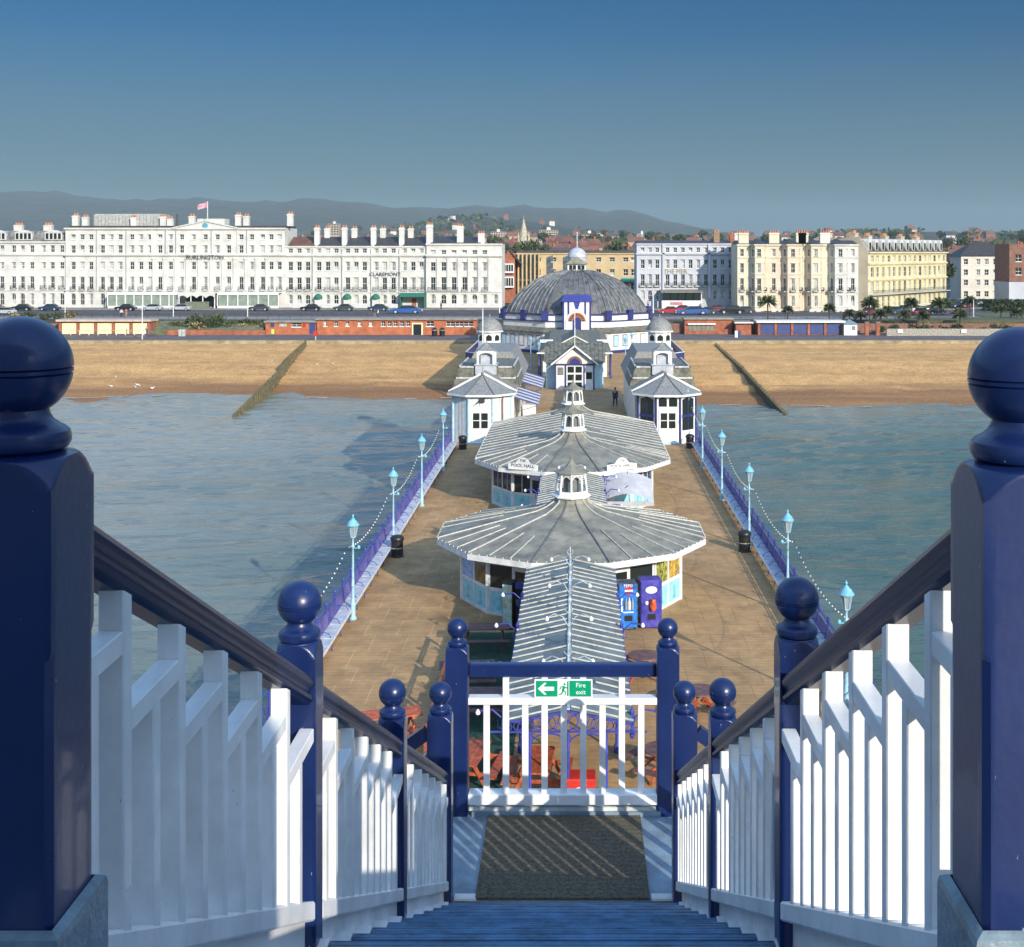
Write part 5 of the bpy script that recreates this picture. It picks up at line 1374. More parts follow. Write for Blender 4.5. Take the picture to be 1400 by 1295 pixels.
def facade(t, y, x0, x1, z0, z1, depth, wall, wins, xoff=0, budget=None, side_wall=None):
    """wins: list of (xc, zbottom, w, h, arched, balcony, var); builds wall with real openings and recessed windows"""
    holes = [(xc-w_/2, xc+w_/2, zb, zb+h_) for xc,zb,w_,h_,a_,b_,v_ in wins]
    m = M(); wallgrid(m, x0, x1, z0, z1, holes)
    m.box(x0,x1,.32,depth,z0,z1-.01)
    m.quad((x0,.32,z0),(x0,0,z0),(x0,0,z1),(x0,.32,z1)); m.quad((x1,0,z0),(x1,.32,z0),(x1,.32,z1),(x1,0,z1)); m.quad((x0,0,z1),(x1,0,z1),(x1,.33,z1),(x0,.33,z1))
    m.v = [(a,b_+y,c) for a,b_,c in m.v]
    m.build('wall', wall, t)
    rest = M(); nrest = 0
    wins_ = sorted(wins, key=lambda q: -q[2]*q[3])
    for i,(xc,zb,w_,h_,a_,b_,v_) in enumerate(wins_):
        me = winmesh(w_,h_,a_,v_,wall=wall)
        if budget is not None and budget['w'] <= 0:
            o = len(rest.v)
            if nrest == 0: rest.mats = list(me.materials)
            rest.v += [(p.co.x+xc,p.co.y+y,p.co.z+zb) for p in me.vertices]
            for f in me.polygons: rest.f.append(tuple(k+o for k in f.vertices)); rest.m.append(f.material_index)
            nrest += 1
        else:
            inst('window', me, t, (xc,y,zb))
            if budget is not None: budget['w'] -= 1
    if nrest: o = rest.build('window', rest.mats, t); o['kind'] = 'stuff'
    for (xc,zb,w_,h_,a_,b_,v_) in wins:
        if b_:
            if budget is not None and budget['b'] <= 0: continue
            inst('balcony', balcmesh(w_*b_), t, (xc,y,zb))
            if budget is not None: budget['b'] -= 1
def cornice(t, x0, x1, y, z, pr, h, mt, name='cornice'):
    m = M(); m.box(x0-pr*.5,x1+pr*.5,y-pr,y-.003,z,z+h); m.box(x0,x1,y-pr*.6,y-.003,z-h*.5,z-.001); return m.build(name, mt, t)
def chimney(t, x, y, z, w_, h_, pots, mt=None, potm=None):
    m = M(); m.bbox(x-w_/2,x+w_/2,y-.6,y+.6,z,z+h_,.02); m.box(x-w_/2-.1,x+w_/2+.1,y-.7,y+.7,z+h_*.86,z+h_*.94); c = m.build('chimney', mt or STUCCO, t)
    m = M()
    for k in range(pots): px_ = x-w_/2+w_*(k+.5)/pots; m.lathe([(.17,z+h_),(.15,z+h_+.55),(.18,z+h_+.6)],8,(px_,y)); m.lathe([(.17,z+h_),(.15,z+h_+.5)],8,(px_,y+.4))
    m.build('chimney_pots', potm or POT, c)
def rv(): return random.choice((0,0,0,0,0,1,2,2,3))
def seafront(name, label, cat, px0, px1, ytop, Y, wall, cols, rows, depth=12, zb=ZU, group=None, w=None, extra=None):
    """cols: window centres in photo px; rows: (ytop,ybot,w_px,arched,balcony)"""
    k = Y/F; X0 = (px0-VX)*k; t = thing(name, label, cat, (X0,Y,zb), 0, group)
    x = lambda p: (p-px0)*k; z = lambda p: (HY-p)*k - zb
    wins = []
    for (yt,yb,wp,ar,bal) in rows:
        for c in cols:
            if callable(extra) and extra(c,yt): continue
            wins.append((x(c), z(yb), wp*k*1.12, (yb-yt)*k, ar, bal, rv()))
    bud = {'w':98,'b':98}
    facade(t, 0, 0, x(px1), 0, z(ytop), depth, wall, wins, budget=bud)
    return t, x, z, k
# --- Burlington and its neighbours (one continuous white terrace in several properties)
YF = 275.0
C0 = [-48,-36,-24,-9,3,19,31,44,60,72,85]
t, x, z, k = seafront('terrace_house_row','white stucco terrace with grey mansard and dormers at the far left edge','hotel',-60,89.4,331.5,YF,STUCCO,C0,
  [(336,345,4.6,False,0),(359,367.5,4.6,False,0),(378.5,394,4.6,False,1.5),(401.5,417,5.0,True,0)])
cornice(t,0,x(89.4),0,z(349),.35,.28,STUCCO); cornice(t,0,x(89.4),0,z(332),.4,.3,STUCCO); cornice(t,0,x(89.4),0,z(397.5),.2,.2,STUCCO,'string_course')
m = M(); m.ext([(.6,z(331.4)),(10.5,z(331.4)),(9,z(315.5)),(2.2,z(315.5))],0,x(89),0,'x'); t_roof = m.build('mansard_roof', mat('grey mansard slates',(.20,.20,.19),.7,.3,.8), t)
for c in (-6,30,71):
    dm = M(); dm.box(x(c)-1.9,x(c)+1.9,.7,2.6,z(328),z(318)); dm.ext([(x(c)-2.1,z(318)),(x(c)+2.1,z(318)),(x(c),z(314.5))],.6,2.7,0,'y'); dd = dm.build('dormer', STUCCO, t)
    for q in (-1.35,-.45,.45,1.35): qm = M(); qm.box(x(c)+q-.3,x(c)+q+.3,.66,.69,z(327),z(319)); qm.build('dormer_window', GLASS, dd)
for c in (17,58): chimney(t,x(c),3.2,z(315.6),1.8,1.3,3,STUCCO)

C1 = [100.5,112.7,124.7,140.5,152.7,164.7,180.7,193,205.5,219,233.5,248.7,265,281,297.5,313,330,344.5,359.3,371,382.3]
t, x, z, k = seafront('grand_hotel','long white five storey hotel with pediment, flag, glass verandas and BURLINGTON lettering','hotel',89.5,389.5,311.5,YF-.6,STUCCO,C1,
  [(321,327.6,4.8,False,0),(336,346,4.8,False,0),(358.5,368.5,4.8,False,0),(379,395.5,4.8,False,1.35),(401.5,417,5.0,True,0)], extra=lambda c,yt: yt > 400 and c > 154)
cornice(t,0,x(389.5),0,z(349.5),.45,.35,STUCCO); cornice(t,0,x(389.5),0,z(313.5),.45,.3,STUCCO); cornice(t,0,x(389.5),0,z(397.3),.25,.2,STUCCO,'string_course')
for c in (211,226,241,256.5,273,289.5,305.5,321.5,337,351.5,365.5):
    m = M(); m.box(x(c)-.35,x(c)+.35,-.28,-.003,z(396.5),z(352)); m.box(x(c)-.45,x(c)+.45,-.36,-.003,z(355),z(352.2)); m.build('pilaster',STUCCO,t)
for c in (208,325,228.5): m = M(); m.box(x(c)-.2,x(c)+.2,-.18,-.003,z(346),z(314)); m.build('pilaster_strip',STUCCO,t)
m = M(); m.ext([(x(237),z(312)),(x(325),z(312)),(x(281),z(302.5))],-.35,.6,0,'y'); m.build('pediment',STUCCO,t)
m = M(); m.beam((x(236),-.42,z(312)),(x(281),-.42,z(302)),.35,.28); m.beam((x(326),-.42,z(312)),(x(281),-.42,z(302)),.35,.28); m.build('pediment_moulding',DIRTYW,t)
m = M(); m.lathe([(.62,0),(.62,.06)],16); o = m.build('crest', mat('blue crest',(.12,.35,.50),.5,.3,6), t, (x(281),-.36,z(308.6))); o.rotation_euler=(pi/2,0,0)
inst('lettering', text_mesh('BURLINGTON', 1.25, DARKTXT, .03, 1.05), t, (x(281),-.50,z(352.0)))
m = M(); m.box(x(121),x(215),3.0,9,z(311),z(293)); m.box(x(122.5),x(213.5),3.3,8.6,z(293),z(292)); m.build('roof_plant_room', mat('grey metal cladding',(.42,.42,.39),.5,.15,2), t)
m = M()
for q in range(20): m.box(x(122+4.8*q),x(122+4.8*q)+.08,2.95,2.999,z(310),z(293.5))
m.build('cladding_seam', ZINC, t)
m = M(); m.box(.3,x(389),1.2,11,z(311.5),z(308.6)); m.build('roof', SLATE, t)
m = M(); m.box(x(262),x(300),4,8,z(309),z(298.5)); m.build('roof_house', STUCCO, t)
for c,h_ in ((97.5,2.3),(111,2.0),(178,1.9),(218.5,2.1),(228,1.6),(258,2.2),(322,2.5),(333,2.2),(393.5,2.7)): chimney(t,x(c),2.5,z(309),1.25,h_,2,STUCCO)
m = M(); m.tube([(x(281),1.5,z(304)),(x(281),1.5,z(275))],.09,5); fp = m.build('flagpole', PWHITE, t)
m = M(); n_=6
for q in range(n_):
    xa,xb = x(280.6)-.35*q, x(280.6)-.35*(q+1); m.quad((xb,1.5+.1*sin(q+1),z(283)-.1*q-.1),(xa,1.5+.1*sin(q),z(283)-.1*q),(xa,1.5+.1*sin(q),z(276)-.1*q),(xb,1.5+.1*sin(q+1),z(276)-.1*q-.1))
m.build('flag', mat('red and white flag',(.5,.1,.1),.8,.3,2,col2=(.5,.5,.6)), fp)
m = M(); m.tube([(x(238.5),2,z(310)),(x(238.5),2,z(292))],.18,6); m.build('flue', IRON, t)
for (a_,b_) in ((155.5,250),(303.5,386)):
    m = M(); zz0,zz1 = z(420.5),z(399.5)
    m.box(x(a_),x(b_),-3.6,-.01,zz1-.15,zz1+.12); m.box(x(a_),x(b_),-3.6,-3.45,zz1-.5,zz1-.151); m.box(x(a_),x(b_),-3.6,-3.4,0,zz0+.5)
    n_ = int((b_-a_)/11.8)
    for q in range(n_+1): xx = x(a_+(b_-a_)*q/n_); m.box(xx-.10,xx+.10,-3.62,-3.38,zz0+.5,zz1-.5)
    vo = m.build('veranda', PWHITE, t)
    m = M(); m.box(x(a_)+.2,x(b_)-.2,-3.36,-3.33,zz0+.5,zz1-.5); m.build('veranda_glass', mat('veranda glass',(.10,.14,.11),.25,.7,.9,col2=(.30,.32,.27)), vo)
m = M()
for q in range(4):
    xa = x(252+12.5*q); xb = x(252+12.5*(q+1)); pts=[(xa,z(401))]+[(xa+(xb-xa)*j/8, z(401)-.9+.55*sin(pi*j/8)) for j in range(9)]+[(xb,z(401))]
    m.ext(pts,-4.4,-4.3,0,'y')
m.box(x(252),x(302),-4.4,-.01,z(401),z(400)); m.build('entrance_canopy', STUCCO, t)
for c in (253,269,285,301): m = M(); m.tube([(x(c),-4.2,0),(x(c),-4.2,z(402))],.12,6); m.build('canopy_column', PWHITE, t)
m = M(); m.box(x(255),x(300),-.05,-.01,.2,z(405)); m.build('entrance_doors', GLASS, t)
m = M(); m.box(x(262),x(294),-4.6,-4.45,.0,1.5); m.build('planting_box', mat('grey green hedge box',(.16,.19,.13),.9,.2,3), t)

for c in (132,172.5,226,240.5,289,337.3): m = M(); m.tube([(x(c),-.12,z(398)),(x(c),-.12,z(314))],.06,5); m.build('drainpipe', LEAD, t)
C2 = [397.4,409.3,421,436.2,448.4,459.8,475.6,487.2,498.6,514.5,526,538,553.3,565,576.3]
t, x, z, k = seafront('terrace_hotel','white four storey terrace hotel with dark slate roof, green awnings and CLAREMONT lettering','hotel',389.6,583,336.5,YF-.3,STUCCO,C2,
  [(340.3,345.9,5.0,False,0),(358.5,370,5.2,False,0),(380,396,5.2,False,1.55),(403.5,415.5,5.4,True,0)], extra=lambda c,yt: yt>400 and (c in (436.2,475.6,514.5) or c > 550))
cornice(t,0,x(583),0,z(350),.45,.35,STUCCO); cornice(t,0,x(583),0,z(338),.2,.2,STUCCO); cornice(t,0,x(583),0,z(400),.2,.2,STUCCO,'string_course')
for i,(a_,b_) in enumerate(((393,428.5),(433,466),(471.5,506),(511,544.5),(550,582))):
    m = M(); m.ext([(.8,z(336.4)),(11,z(336.4)),(6,z(323.5))],x(a_),x(b_),0,'x'); m.build('roof', mat('red brown slates',(.16,.075,.05),.8,.2,.6) if i==0 else SLATE, t)
for c in (431,468.8,508.7,547.5): chimney(t,x(c),2.2,z(336),1.1,4.0,2,STUCCO); chimney(t,x(c)+1.5,6,z(328),1.2,2.6,2,STUCCO)
inst('lettering', text_mesh('CLAREMONT', 1.15, DARKTXT, .03, 1.0), t, (x(526.5),-.22,z(375.3)))
for c in (428.5,469,508,547.5): m = M(); m.box(x(c)-.15,x(c)+.15,-.14,-.003,z(399),z(351)); m.build('pilaster_strip',STUCCO,t)
for c in (436.2,475.6,514.5):
    m = M(); m.lathe([(.05,z(401.5))]+[(.9*sin(pi/2*q/5),z(401.5)-.9*(1-cos(pi/2*q/5))) for q in range(1,6)]+[(.9,z(408.5))],10,(x(c),-.7)); m.build('door_awning', GREENC, t)
    m = M(); m.box(x(c)-.75,x(c)+.75,-1.0,-.01,0,z(408.5)); m.build('porch', STUCCO, t)
m = M(); m.box(x(549),x(583),-3.0,-.01,z(402)-.1,z(400.5)); m.box(x(549),x(583),-3.05,-3.0,z(405.5),z(400.5)); m.box(x(549),x(550),-3,-.01,0,z(402)); m.box(x(582),x(583),-3,-.01,0,z(402)); m.build('green_canopy', GREENC, t)
m = M(); m.box(x(563),x(569),-.06,-.01,0,z(408)); m.build('red_door', BRICK, t)
for a_,b_ in ((441,466),(480,505),(519,546),(402,428)): m = M(); m.box(x(a_),x(b_),-2.2,-2.0,0,.9); m.build('area_wall', DIRTYW, t)

for c in (427,467,507,545.5): m = M(); m.tube([(x(c),-.12,.5),(x(c),-.12,z(340))],.06,5); m.build('drainpipe', LEAD, t)
C3 = [592.2,606.7,620.7,635.2,649,662.7]
t, x, z, k = seafront('corner_hotel','white hotel block with six giant pilaster bays at the right end of the left terrace','hotel',583.1,686,333.5,YF-.9,STUCCO,C3+[677.8],
  [(342.5,347.6,5.6,False,0),(359,370.5,5.6,False,0),(379.5,396.5,5.6,False,0),(403,415.5,6.0,True,0)], extra=lambda c,yt: c > 670 and yt < 400)
cornice(t,0,x(686),0,z(350.5),.5,.4,STUCCO); cornice(t,0,x(686),0,z(335),.35,.3,STUCCO); cornice(t,0,x(686),0,z(399.5),.2,.2,STUCCO,'string_course')
for c in (585,599.5,613.8,628,642,656,670): m = M(); m.box(x(c)-.38,x(c)+.38,-.3,-.003,z(399),z(353)); m.build('pilaster',STUCCO,t)
m = M(); m.ext([(1,z(333)),(12,z(333)),(6.5,z(323))],x(588),x(656),0,'x'); m.ext([(1,z(333)),(12,z(333)),(6.5,z(323))],x(656),x(656.5),0,'x'); m.build('roof', SLATE, t)
for c,h_ in ((585.8,4.3),(628,4.0),(657,2.4)): chimney(t,x(c),2.4,z(334),1.4,h_,3,STUCCO)
inst('balcony', balcmesh(x(627)-x(585)), t, (x(606),0,z(396.5)))
for c in C3[3:]: inst('balcony', balcmesh(1.3), t, (x(c),0,z(396.5)))
# side street buildings
t, x, z, k = seafront('bay_windowed_inn','narrow red brick and white bay windowed building in the side street','building',686.4,704,346,300,BRICK,[],[])
m = M(); m.ext([(x(686.4)-.2,z(360)),(x(704.5),z(360)),(x(695),z(342))],-.2,9,0,'y'); m.build('gable', BRICK, t)
m = M(); m.ext([(x(696),z(341)),(x(713),z(360)),(x(713),z(362)),(x(696),z(343))],-.4,9,0,'y'); m.build('roof', SLATE, t)
for ya,yb in ((362,371),(380,391)):
    m = M(); m.box(x(688),x(703),-1.0,-.01,z(yb)-.4,z(ya)+.3); b_ = m.build('bay', PWHITE, t)
    for q in range(4): m = M(); m.box(x(689+3.4*q),x(691.6+3.4*q),-1.03,-1.001,z(yb),z(ya)); m.build('window',GLASS,b_)
YO = 305
t, x, z, k = seafront('ochre_apartment_building','long ochre flat fronted building with green awnings rising behind the dome','building',706,869,346.5,YO,OCHRE,
   [736,757,818.5,837,855.5,869-3],[(352.5,358,6,False,0),(368.5,377,5.5,False,0),(388,396,6,False,0)],zb=-12.1)
cornice(t,0,x(869),0,z(347.5),.3,.25,OCHRE)
m = M(); m.box(0,x(869),.5,11,z(346.4),z(342.5)); m.build('roof', SLATE, t)
m = M()
for q in range(6): m.box(x(708+5.6*q),x(710+5.6*q),-1.2,-.01,2,z(347))
m.build('balcony_fin', OCHRE, t)
m = M(); m.box(x(706.5),x(735),-.9,-.01,z(396),z(394)); m.box(x(706.5),x(735),-.9,-.01,z(384),z(382)); m.box(x(706.5),x(735),-.05,-.02,4,z(348)); m.build('recessed_balconies', mat('grey green balcony glass',(.16,.20,.18),.4,.3,1), t)
for c in (751.5,774): m = M(); m.ext([(x(c-4.5),4),(x(c+4.5),4),(x(c+4.5),z(349)),(x(c-4.5),z(352))],-.04,-.01,0,'y'); m.build('stair_window', mat('dark stair glazing',(.10,.12,.13),.3,.3,1), t)
for c in (837,855.5,868): m = M(); m.ext([(-.9,z(380)-.9),(-.01,z(380)),(-.01,z(380)-.9)],x(c)-1.0,x(c)+1.0,0,'x'); m.build('window_awning', mat('green awning',(.05,.30,.20),.8,.1,2), t)
# the pale grey hotel on the right
C4 = [878.7,888.7,898.7,912.7,923.2,933.7,944.2,954.7,965.2,977.5,988,998.7]
t, x, z, k = seafront('pier_hotel','pale grey hotel with THE PIER lettering and glazed front bar, right of the dome','hotel',870.6,1008,333,YF-1,STUCCO2,C4,
  [(339,345,4.0,False,0),(355.5,367,4.4,False,0),(375.7,390.5,4.4,False,1.7),(397.5,410,4.6,True,0)], extra=lambda c,yt: yt>390 and 905<c<950)
cornice(t,0,x(1008),0,z(348),.4,.3,STUCCO2); cornice(t,0,x(1008),0,z(334.5),.25,.25,STUCCO2)
m = M(); m.box(x(905.5),x(908.5),-.4,-.003,2,z(333)); m.box(x(968),x(971),-.4,-.003,2,z(333)); m.build('party_pier', STUCCO2, t)
m = M(); m.ext([(.8,z(332.9)),(11,z(332.9)),(6,z(328.5))],0,x(1006),0,'x'); m.build('roof', SLATE, t)
chimney(t,x(981.5),3,z(333),1.3,2.6,2,mat('brown chimney brick',(.30,.20,.12),.85,.15,2)); chimney(t,x(1003),3,z(333),1.0,2.0,1,BRICK); chimney(t,x(1010),3,z(333),1.2,2.3,1,STUCCO)
inst('lettering', text_mesh('THE PIER', 1.3, mat('gold brown lettering',(.30,.22,.10),.5,0), .04, 1.0), t, (x(923.5),-.05,z(371.5)))
m = M(); m.ext([(-4.4,z(399.5)),(-.01,z(396.5)),(-.01,z(395.8)),(-4.4,z(398.8))],x(902),x(958),0,'x'); m.build('bar_roof', ZINC, t); m = M(); m.box(x(903),x(957),-4.2,-4.0,0,z(410)); m.box(x(956),x(957),-4.0,-.01,0,z(398.5)); m.build('glazed_bar', PWHITE, t)
for q in range(5): m = M(); m.box(x(905+10.3*q),x(913.5+10.3*q),-4.1,-4.05,z(410),z(400)); m.build('bar_window', GLASS, t)
m = M(); m.box(x(914),x(931),-4.26,-4.201,z(416),z(412)); m.build('red_sign_panel', mat('dark red sign',(.35,.03,.05),.5,.4,3,col2=(.5,.4,.4)), t)
m = M(); m.ext([(-8,0),(-.5,0),(-.5,2.2),(-1,2.2)],x(955),x(963),0,'x'); m.build('front_steps', DIRTYW, t)
# bay fronted cream terrace
def bays(px0, px1, Y, ytop, parts_, lab, name='bay_fronted_house'):
    pass
YB = 262.0
def bayhouse(px0, px1, bays_, flats, wall, lab, nch, potm=None):
    k = YB/F; X0 = (px0-VX)*k; zb = ZU-1.4; t = thing('bay_fronted_house', lab, 'terraced house', (X0,YB,zb), 0, 'bay fronted terrace')
    x = lambda p: (p-px0)*k; z = lambda p: (HY-p)*k - zb
    R5 = [(341,350.5,0,0),(360.5,373,0,0),(381,397,0,1),(404.5,418.5,1,0),(427,433,0,0)]
    wins = [(x(c), z(yb), 4.6*k, (yb-yt)*k, bool(ar) and yt<420, (1.5 if bl else 0), rv()) for c in flats for yt,yb,ar,bl in R5]
    facade(t,0,0,x(px1),0,z(334),11,wall,wins)
    for (a_,b_) in bays_:
        xa,xb = x(a_),x(b_); dz = 1.9; w3 = (xb-xa)
        # canted bay: centre face + two oblique faces
        for (p,q) in (((xa,0),(xa+w3*.22,-dz)),((xa+w3*.22,-dz),(xb-w3*.22,-dz)),((xb-w3*.22,-dz),(xb,0))):
            L = sqrt((q[0]-p[0])**2+(q[1]-p[1])**2); rz = atan2(q[1]-p[1],q[0]-p[0])
            sub = bpy.data.objects.new('bay_face', None)
            centre = abs(rz) < .01
            ws = [L/2-1.05 if False else L*.27, L*.73] if centre and L > 3 else [L/2]
            holes = []; wl = []
            for c in ws:
                for yt,yb,ar,bl in R5: wl.append((c, z(yb), min(5.2*k, L*.62 if len(ws)==1 else L*.36), (yb-yt)*k, bool(ar) and yt<420, 1.35 if bl else 0, rv()))
            m = M(); wallgrid(m,0,L,0,z(334),[(c-w_/2,c+w_/2,zb_,zb_+h_) for c,zb_,w_,h_,_,_,_ in wl],.2)
            m.quad((0,.21,0),(0,.21,z(334)),(L,.21,z(334)),(L,.21,0))
            f = m.build('bay_front', wall, t, (p[0],p[1],0), None, rz)
            for c,zb_,w_,h_,ar,bl,v_ in wl:
                inst('window', winmesh(w_,h_,ar,v_,wall=wall,depth=.2), f, (c,0,zb_))
                if bl: inst('balcony', balcmesh(w_*bl), f, (c,0,zb_))
        bp_ = [(xa,0),(xa+w3*.22,-dz),(xb-w3*.22,-dz),(xb,0)]
        for zz,pr in ((z(352.5),.12),(z(375.5),.1),(z(400),.12),(z(336),.3),(z(420),.1)):
            m = M(); m.prism([(xa-pr,0),(xa+w3*.22-pr*.7,-dz-pr),(xb-w3*.22+pr*.7,-dz-pr),(xb+pr,0)],zz,zz+.28); m.build('bay_cornice', wall, t)
        m = M(); m.prism(bp_,z(334),z(334)+.05); m.add([(xa-.1,0,z(334)),(xa+w3*.22,-dz-.1,z(334)),(xb-w3*.22,-dz-.1,z(334)),(xb+.1,0,z(334)),((xa+xb)/2,1.5,z(326.5)),((xa+xb)/2,5,z(326.5))],[(0,1,4),(1,2,4),(2,3,4),(3,5,4),(0,4,5)]); m.build('bay_roof', SLATE, t)
    for zz,pr in ((z(352.5),.15),(z(336),.3),(z(400),.12)): cornice(t,0,x(px1),0,zz,pr,.28,wall)
    m = M(); m.ext([(.3,z(334)),(10.5,z(334)),(5.2,z(328.5))],0.02,x(px1)-.02,0,'x'); m.build('roof', SLATE, t)
    for c in nch: chimney(t,x(c),2,z(334),2.1,2.4,4,CREAM if wall != STUCCO else STUCCO, potm)
    for q in range(3): m = M(); m.box(x(px0+3+q*9),x(px0+9+q*9),-5.2,-5.0,0,1.9); m.build('front_wall', STUCCO, t)
bayhouse(1008.2,1046.5,[(1026,1046)],[1014.5],CREAM,'cream bay fronted house next to the pale grey hotel',[1060-0.1] and [1018])
bayhouse(1046.7,1097.3,[(1069,1095)],[1058],PEACH,'pale peach bay fronted house, second of the terrace',[1060,1101-4])
bayhouse(1097.5,1131.3,[(1102,1124)],[],CREAM,'pale cream bay fronted house, third of the terrace',[1100])
bayhouse(1131.5,1173.5,[(1133,1160)],[1166],STUCCO,'white bay fronted house at the right end of the terrace',[1130])
# angled yellow building
A = Vector((61.6,265,0)); B = Vector((88.3,300,0)); d = (B-A); Ly = d.length; ang = atan2(d.y,d.x)
t = thing('yellow_hotel','long yellow stucco building with white dormers and iron balcony, set at an angle','hotel',(A.x,A.y,ZU-.3),ang)
WI = []
def zz(h): return h
for i in range(15):
    xc = 1.8+ (Ly-3.4)*i/14
    for (zb_,h_,ar) in ((.6,2.2,0),(3.7,2.4,0),(7.1,2.0,0),(10.3,1.3,0)): WI.append((xc,zb_,1.25,h_,False,0,rv()))
facade(t,0,0,Ly,0,12.5,13,YELLOW,WI)
m = M(); m.ext([(0,0),(13,0),(13,15.2),(11,15.9),(6.5,15.2),(2,15.7),(0,12.9)],-.32,-.01,0,'x'); m.build('gable_wall', BEIGE, t)
for q in (3.5,9.5): chimney(t,.6,q,15.2,1.6,1.3,4,BEIGE)
for zq,pr in ((12.2,.5),(9.8,.35),(6.4,.3),(3.0,.2)): cornice(t,0,Ly,0,zq,pr,.3,YELLOW)
m = M(); m.box(0,Ly,-1.1,-.01,3.3,3.45); m.build('balcony_floor', DIRTYW, t)
m = M(); m.box(0,Ly,-1.1,-1.06,4.25,4.32); 
for q in range(150): m.box(Ly*q/150,Ly*q/150+.03,-1.1,-1.07,3.45,4.25)
m.build('balcony_railing', IRON, t)
m = M(); m.ext([(.3,12.5),(12.5,12.5),(10,15.0),(1.9,15.0)],0,Ly,0,'x'); m.build('mansard_roof', SLATE, t)
dmm = M(); dmm.box(-.75,.75,0,1.8,0,1.9); dmm.ext([(.75*cos(pi*q/8),1.9+.75*sin(pi*q/8)) for q in range(9)],0,1.8,0,'y'); dmm.box(-.5,.5,-.03,-.002,.3,1.9,1)
dme = dmm.mesh('dormer',[STUCCO,GLASS])
for q in range(13): inst('dormer', dme, t, (2.0+(Ly-4)*q/12,.5,12.6))
for q in range(5): chimney(t,4+(Ly-8)*q/4,6,14.9,2.0,1.2,4,BEIGE)
m = M()
for q in range(10): xx=2.5+(Ly-5)*q/9; m.box(xx-.12,xx+.12,-.12,-.003,4.3,12.1)
m.build('pilaster', YELLOW, t)
# further right
k_=320/F; X_=(1314-VX)*k_
t = thing('hipped_block_of_flats','cream four storey block with dark hipped roof at the right','building',(X_,320,ZU-.2))
wd = (1381-1314)*k_
WI = [(wd*f_,zb_,1.0,1.35,False,0,rv()) for f_ in (.10,.35,.52,.70,.92) for zb_ in (1.0,3.9,6.5,9.2)]
facade(t,0,0,wd,0,11.4,10,mat('cream grey render',(.66,.61,.52),.85,.05,.3),WI)
m = M(); m.add([(-.5,-.5,11.4),(wd+.5,-.5,11.4),(wd+.5,10.5,11.4),(-.5,10.5,11.4),(wd*.35,4.5,15.0),(wd*.62,4.5,15.0)],[(0,1,5,4),(1,2,5),(2,3,4,5),(3,0,4),(3,2,1,0)]); m.build('roof', SLATE, t)
k_=285/F; X_=(1380-VX)*k_
t = thing('brown_brick_block','brown brick block over a pale ground floor at the far right edge','building',(X_,285,ZU-.2))
wd = (1450-1380)*k_
WI = [(wd*f_,zb_,1.3,1.5,False,0,rv()) for f_ in (.18,.42,.68,.9) for zb_ in (2,7.2,10.2)]
facade(t,0,0,wd,5.6,14.2,10,BRICK2,[w_ for w_ in WI if w_[1]>5]); facade(t,-.05,-.05,wd,0,5.6,10,STUCCO2,[w_ for w_ in WI if w_[1]<5]) if False else None
m = M(); m.box(-.1,wd,-.1,10,0,5.55); m.build('ground_floor', STUCCO2, t)
k_=330/F; X_=(1294-VX)*k_
t = thing('white_corner_house','small white house and shops in the gap beside the yellow building','house',(X_,330,ZU-.2))
wd=(1313-1294)*k_
facade(t,0,0,wd,0,9.0,8,STUCCO2,[(wd*f_,zb_,.9,1.3,False,0,rv()) for f_ in (.3,.7) for zb_ in (1.2,3.9,6.6)])
m = M(); m.ext([(-.3,9),(wd+.3,9),(wd/2,11.6)],-.2,8.2,0,'y'); m.build('roof', TILE, t)

# ------------------------------------------------------------------ lower promenade structures
def shelter(px0,px1,ytop,ybot,Y,n,door,pier_mt,roof_mt,lab,name):
    k=Y/F; t = thing(name,lab,'beach chalets',((px0-VX)*k,Y,-14.4)); wd=(px1-px0)*k; H=(HY-ytop)*k+14.4
    m = M(); m.box(0,wd,.3,3.4,0,H-.2); m.build('wall', pier_mt, t)
    m = M(); m.box(-.3,wd+.3,-.5,3.6,H-.35,H); m.build('roof', roof_mt, t)
    for q in range(n+1): xx=.25+(wd-.5)*q/n; m = M(); m.box(xx-.22,xx+.22,-.02,.298,0,H-.36); m.build('brick_pier', pier_mt, t)
    for q in range(n): xa=.25+(wd-.5)*q/n+.3; xb=.25+(wd-.5)*(q+1)/n-.3; m = M(); m.box(xa,xb,.15,.29,.15,H-.6); m.build('shutter', door, t)
    return t,k,wd,H
t,k,wd,H = shelter(80,205,437,462,219,5,CREAMPAINT,BRICK,mat('pale pink fascia',(.55,.42,.33),.7,.1,1),'row of five cream shuttered beach chalets on the left promenade','beach_chalets')
t = thing('terrace_railing','low timber railing on a raised step before the cream chalets','railing',((95-VX)*214/F,214.5,-14.4))
wd = 100*214/F
m = M(); m.box(-1.5,wd+1,-1.5,3.4,0,.28); m.build('step', PROM, t)
m = M(); m.box(0,wd,-.05,.05,1.0,1.08)
m.build('rail', mat('sun bleached rail',(.50,.42,.28),.8,.2,4), t)
for q in range(9): m = M(); m.box(wd*q/8-.07,wd*q/8+.07,-.07,.07,.28,1.0); m.build('post', CREAMPAINT, t)
shelter(1036,1153,438.5,461,219,5,NAVYDOOR,BRICK,PWHITE,'row of five navy shuttered beach chalets with white fascia on the right promenade','beach_chalets')
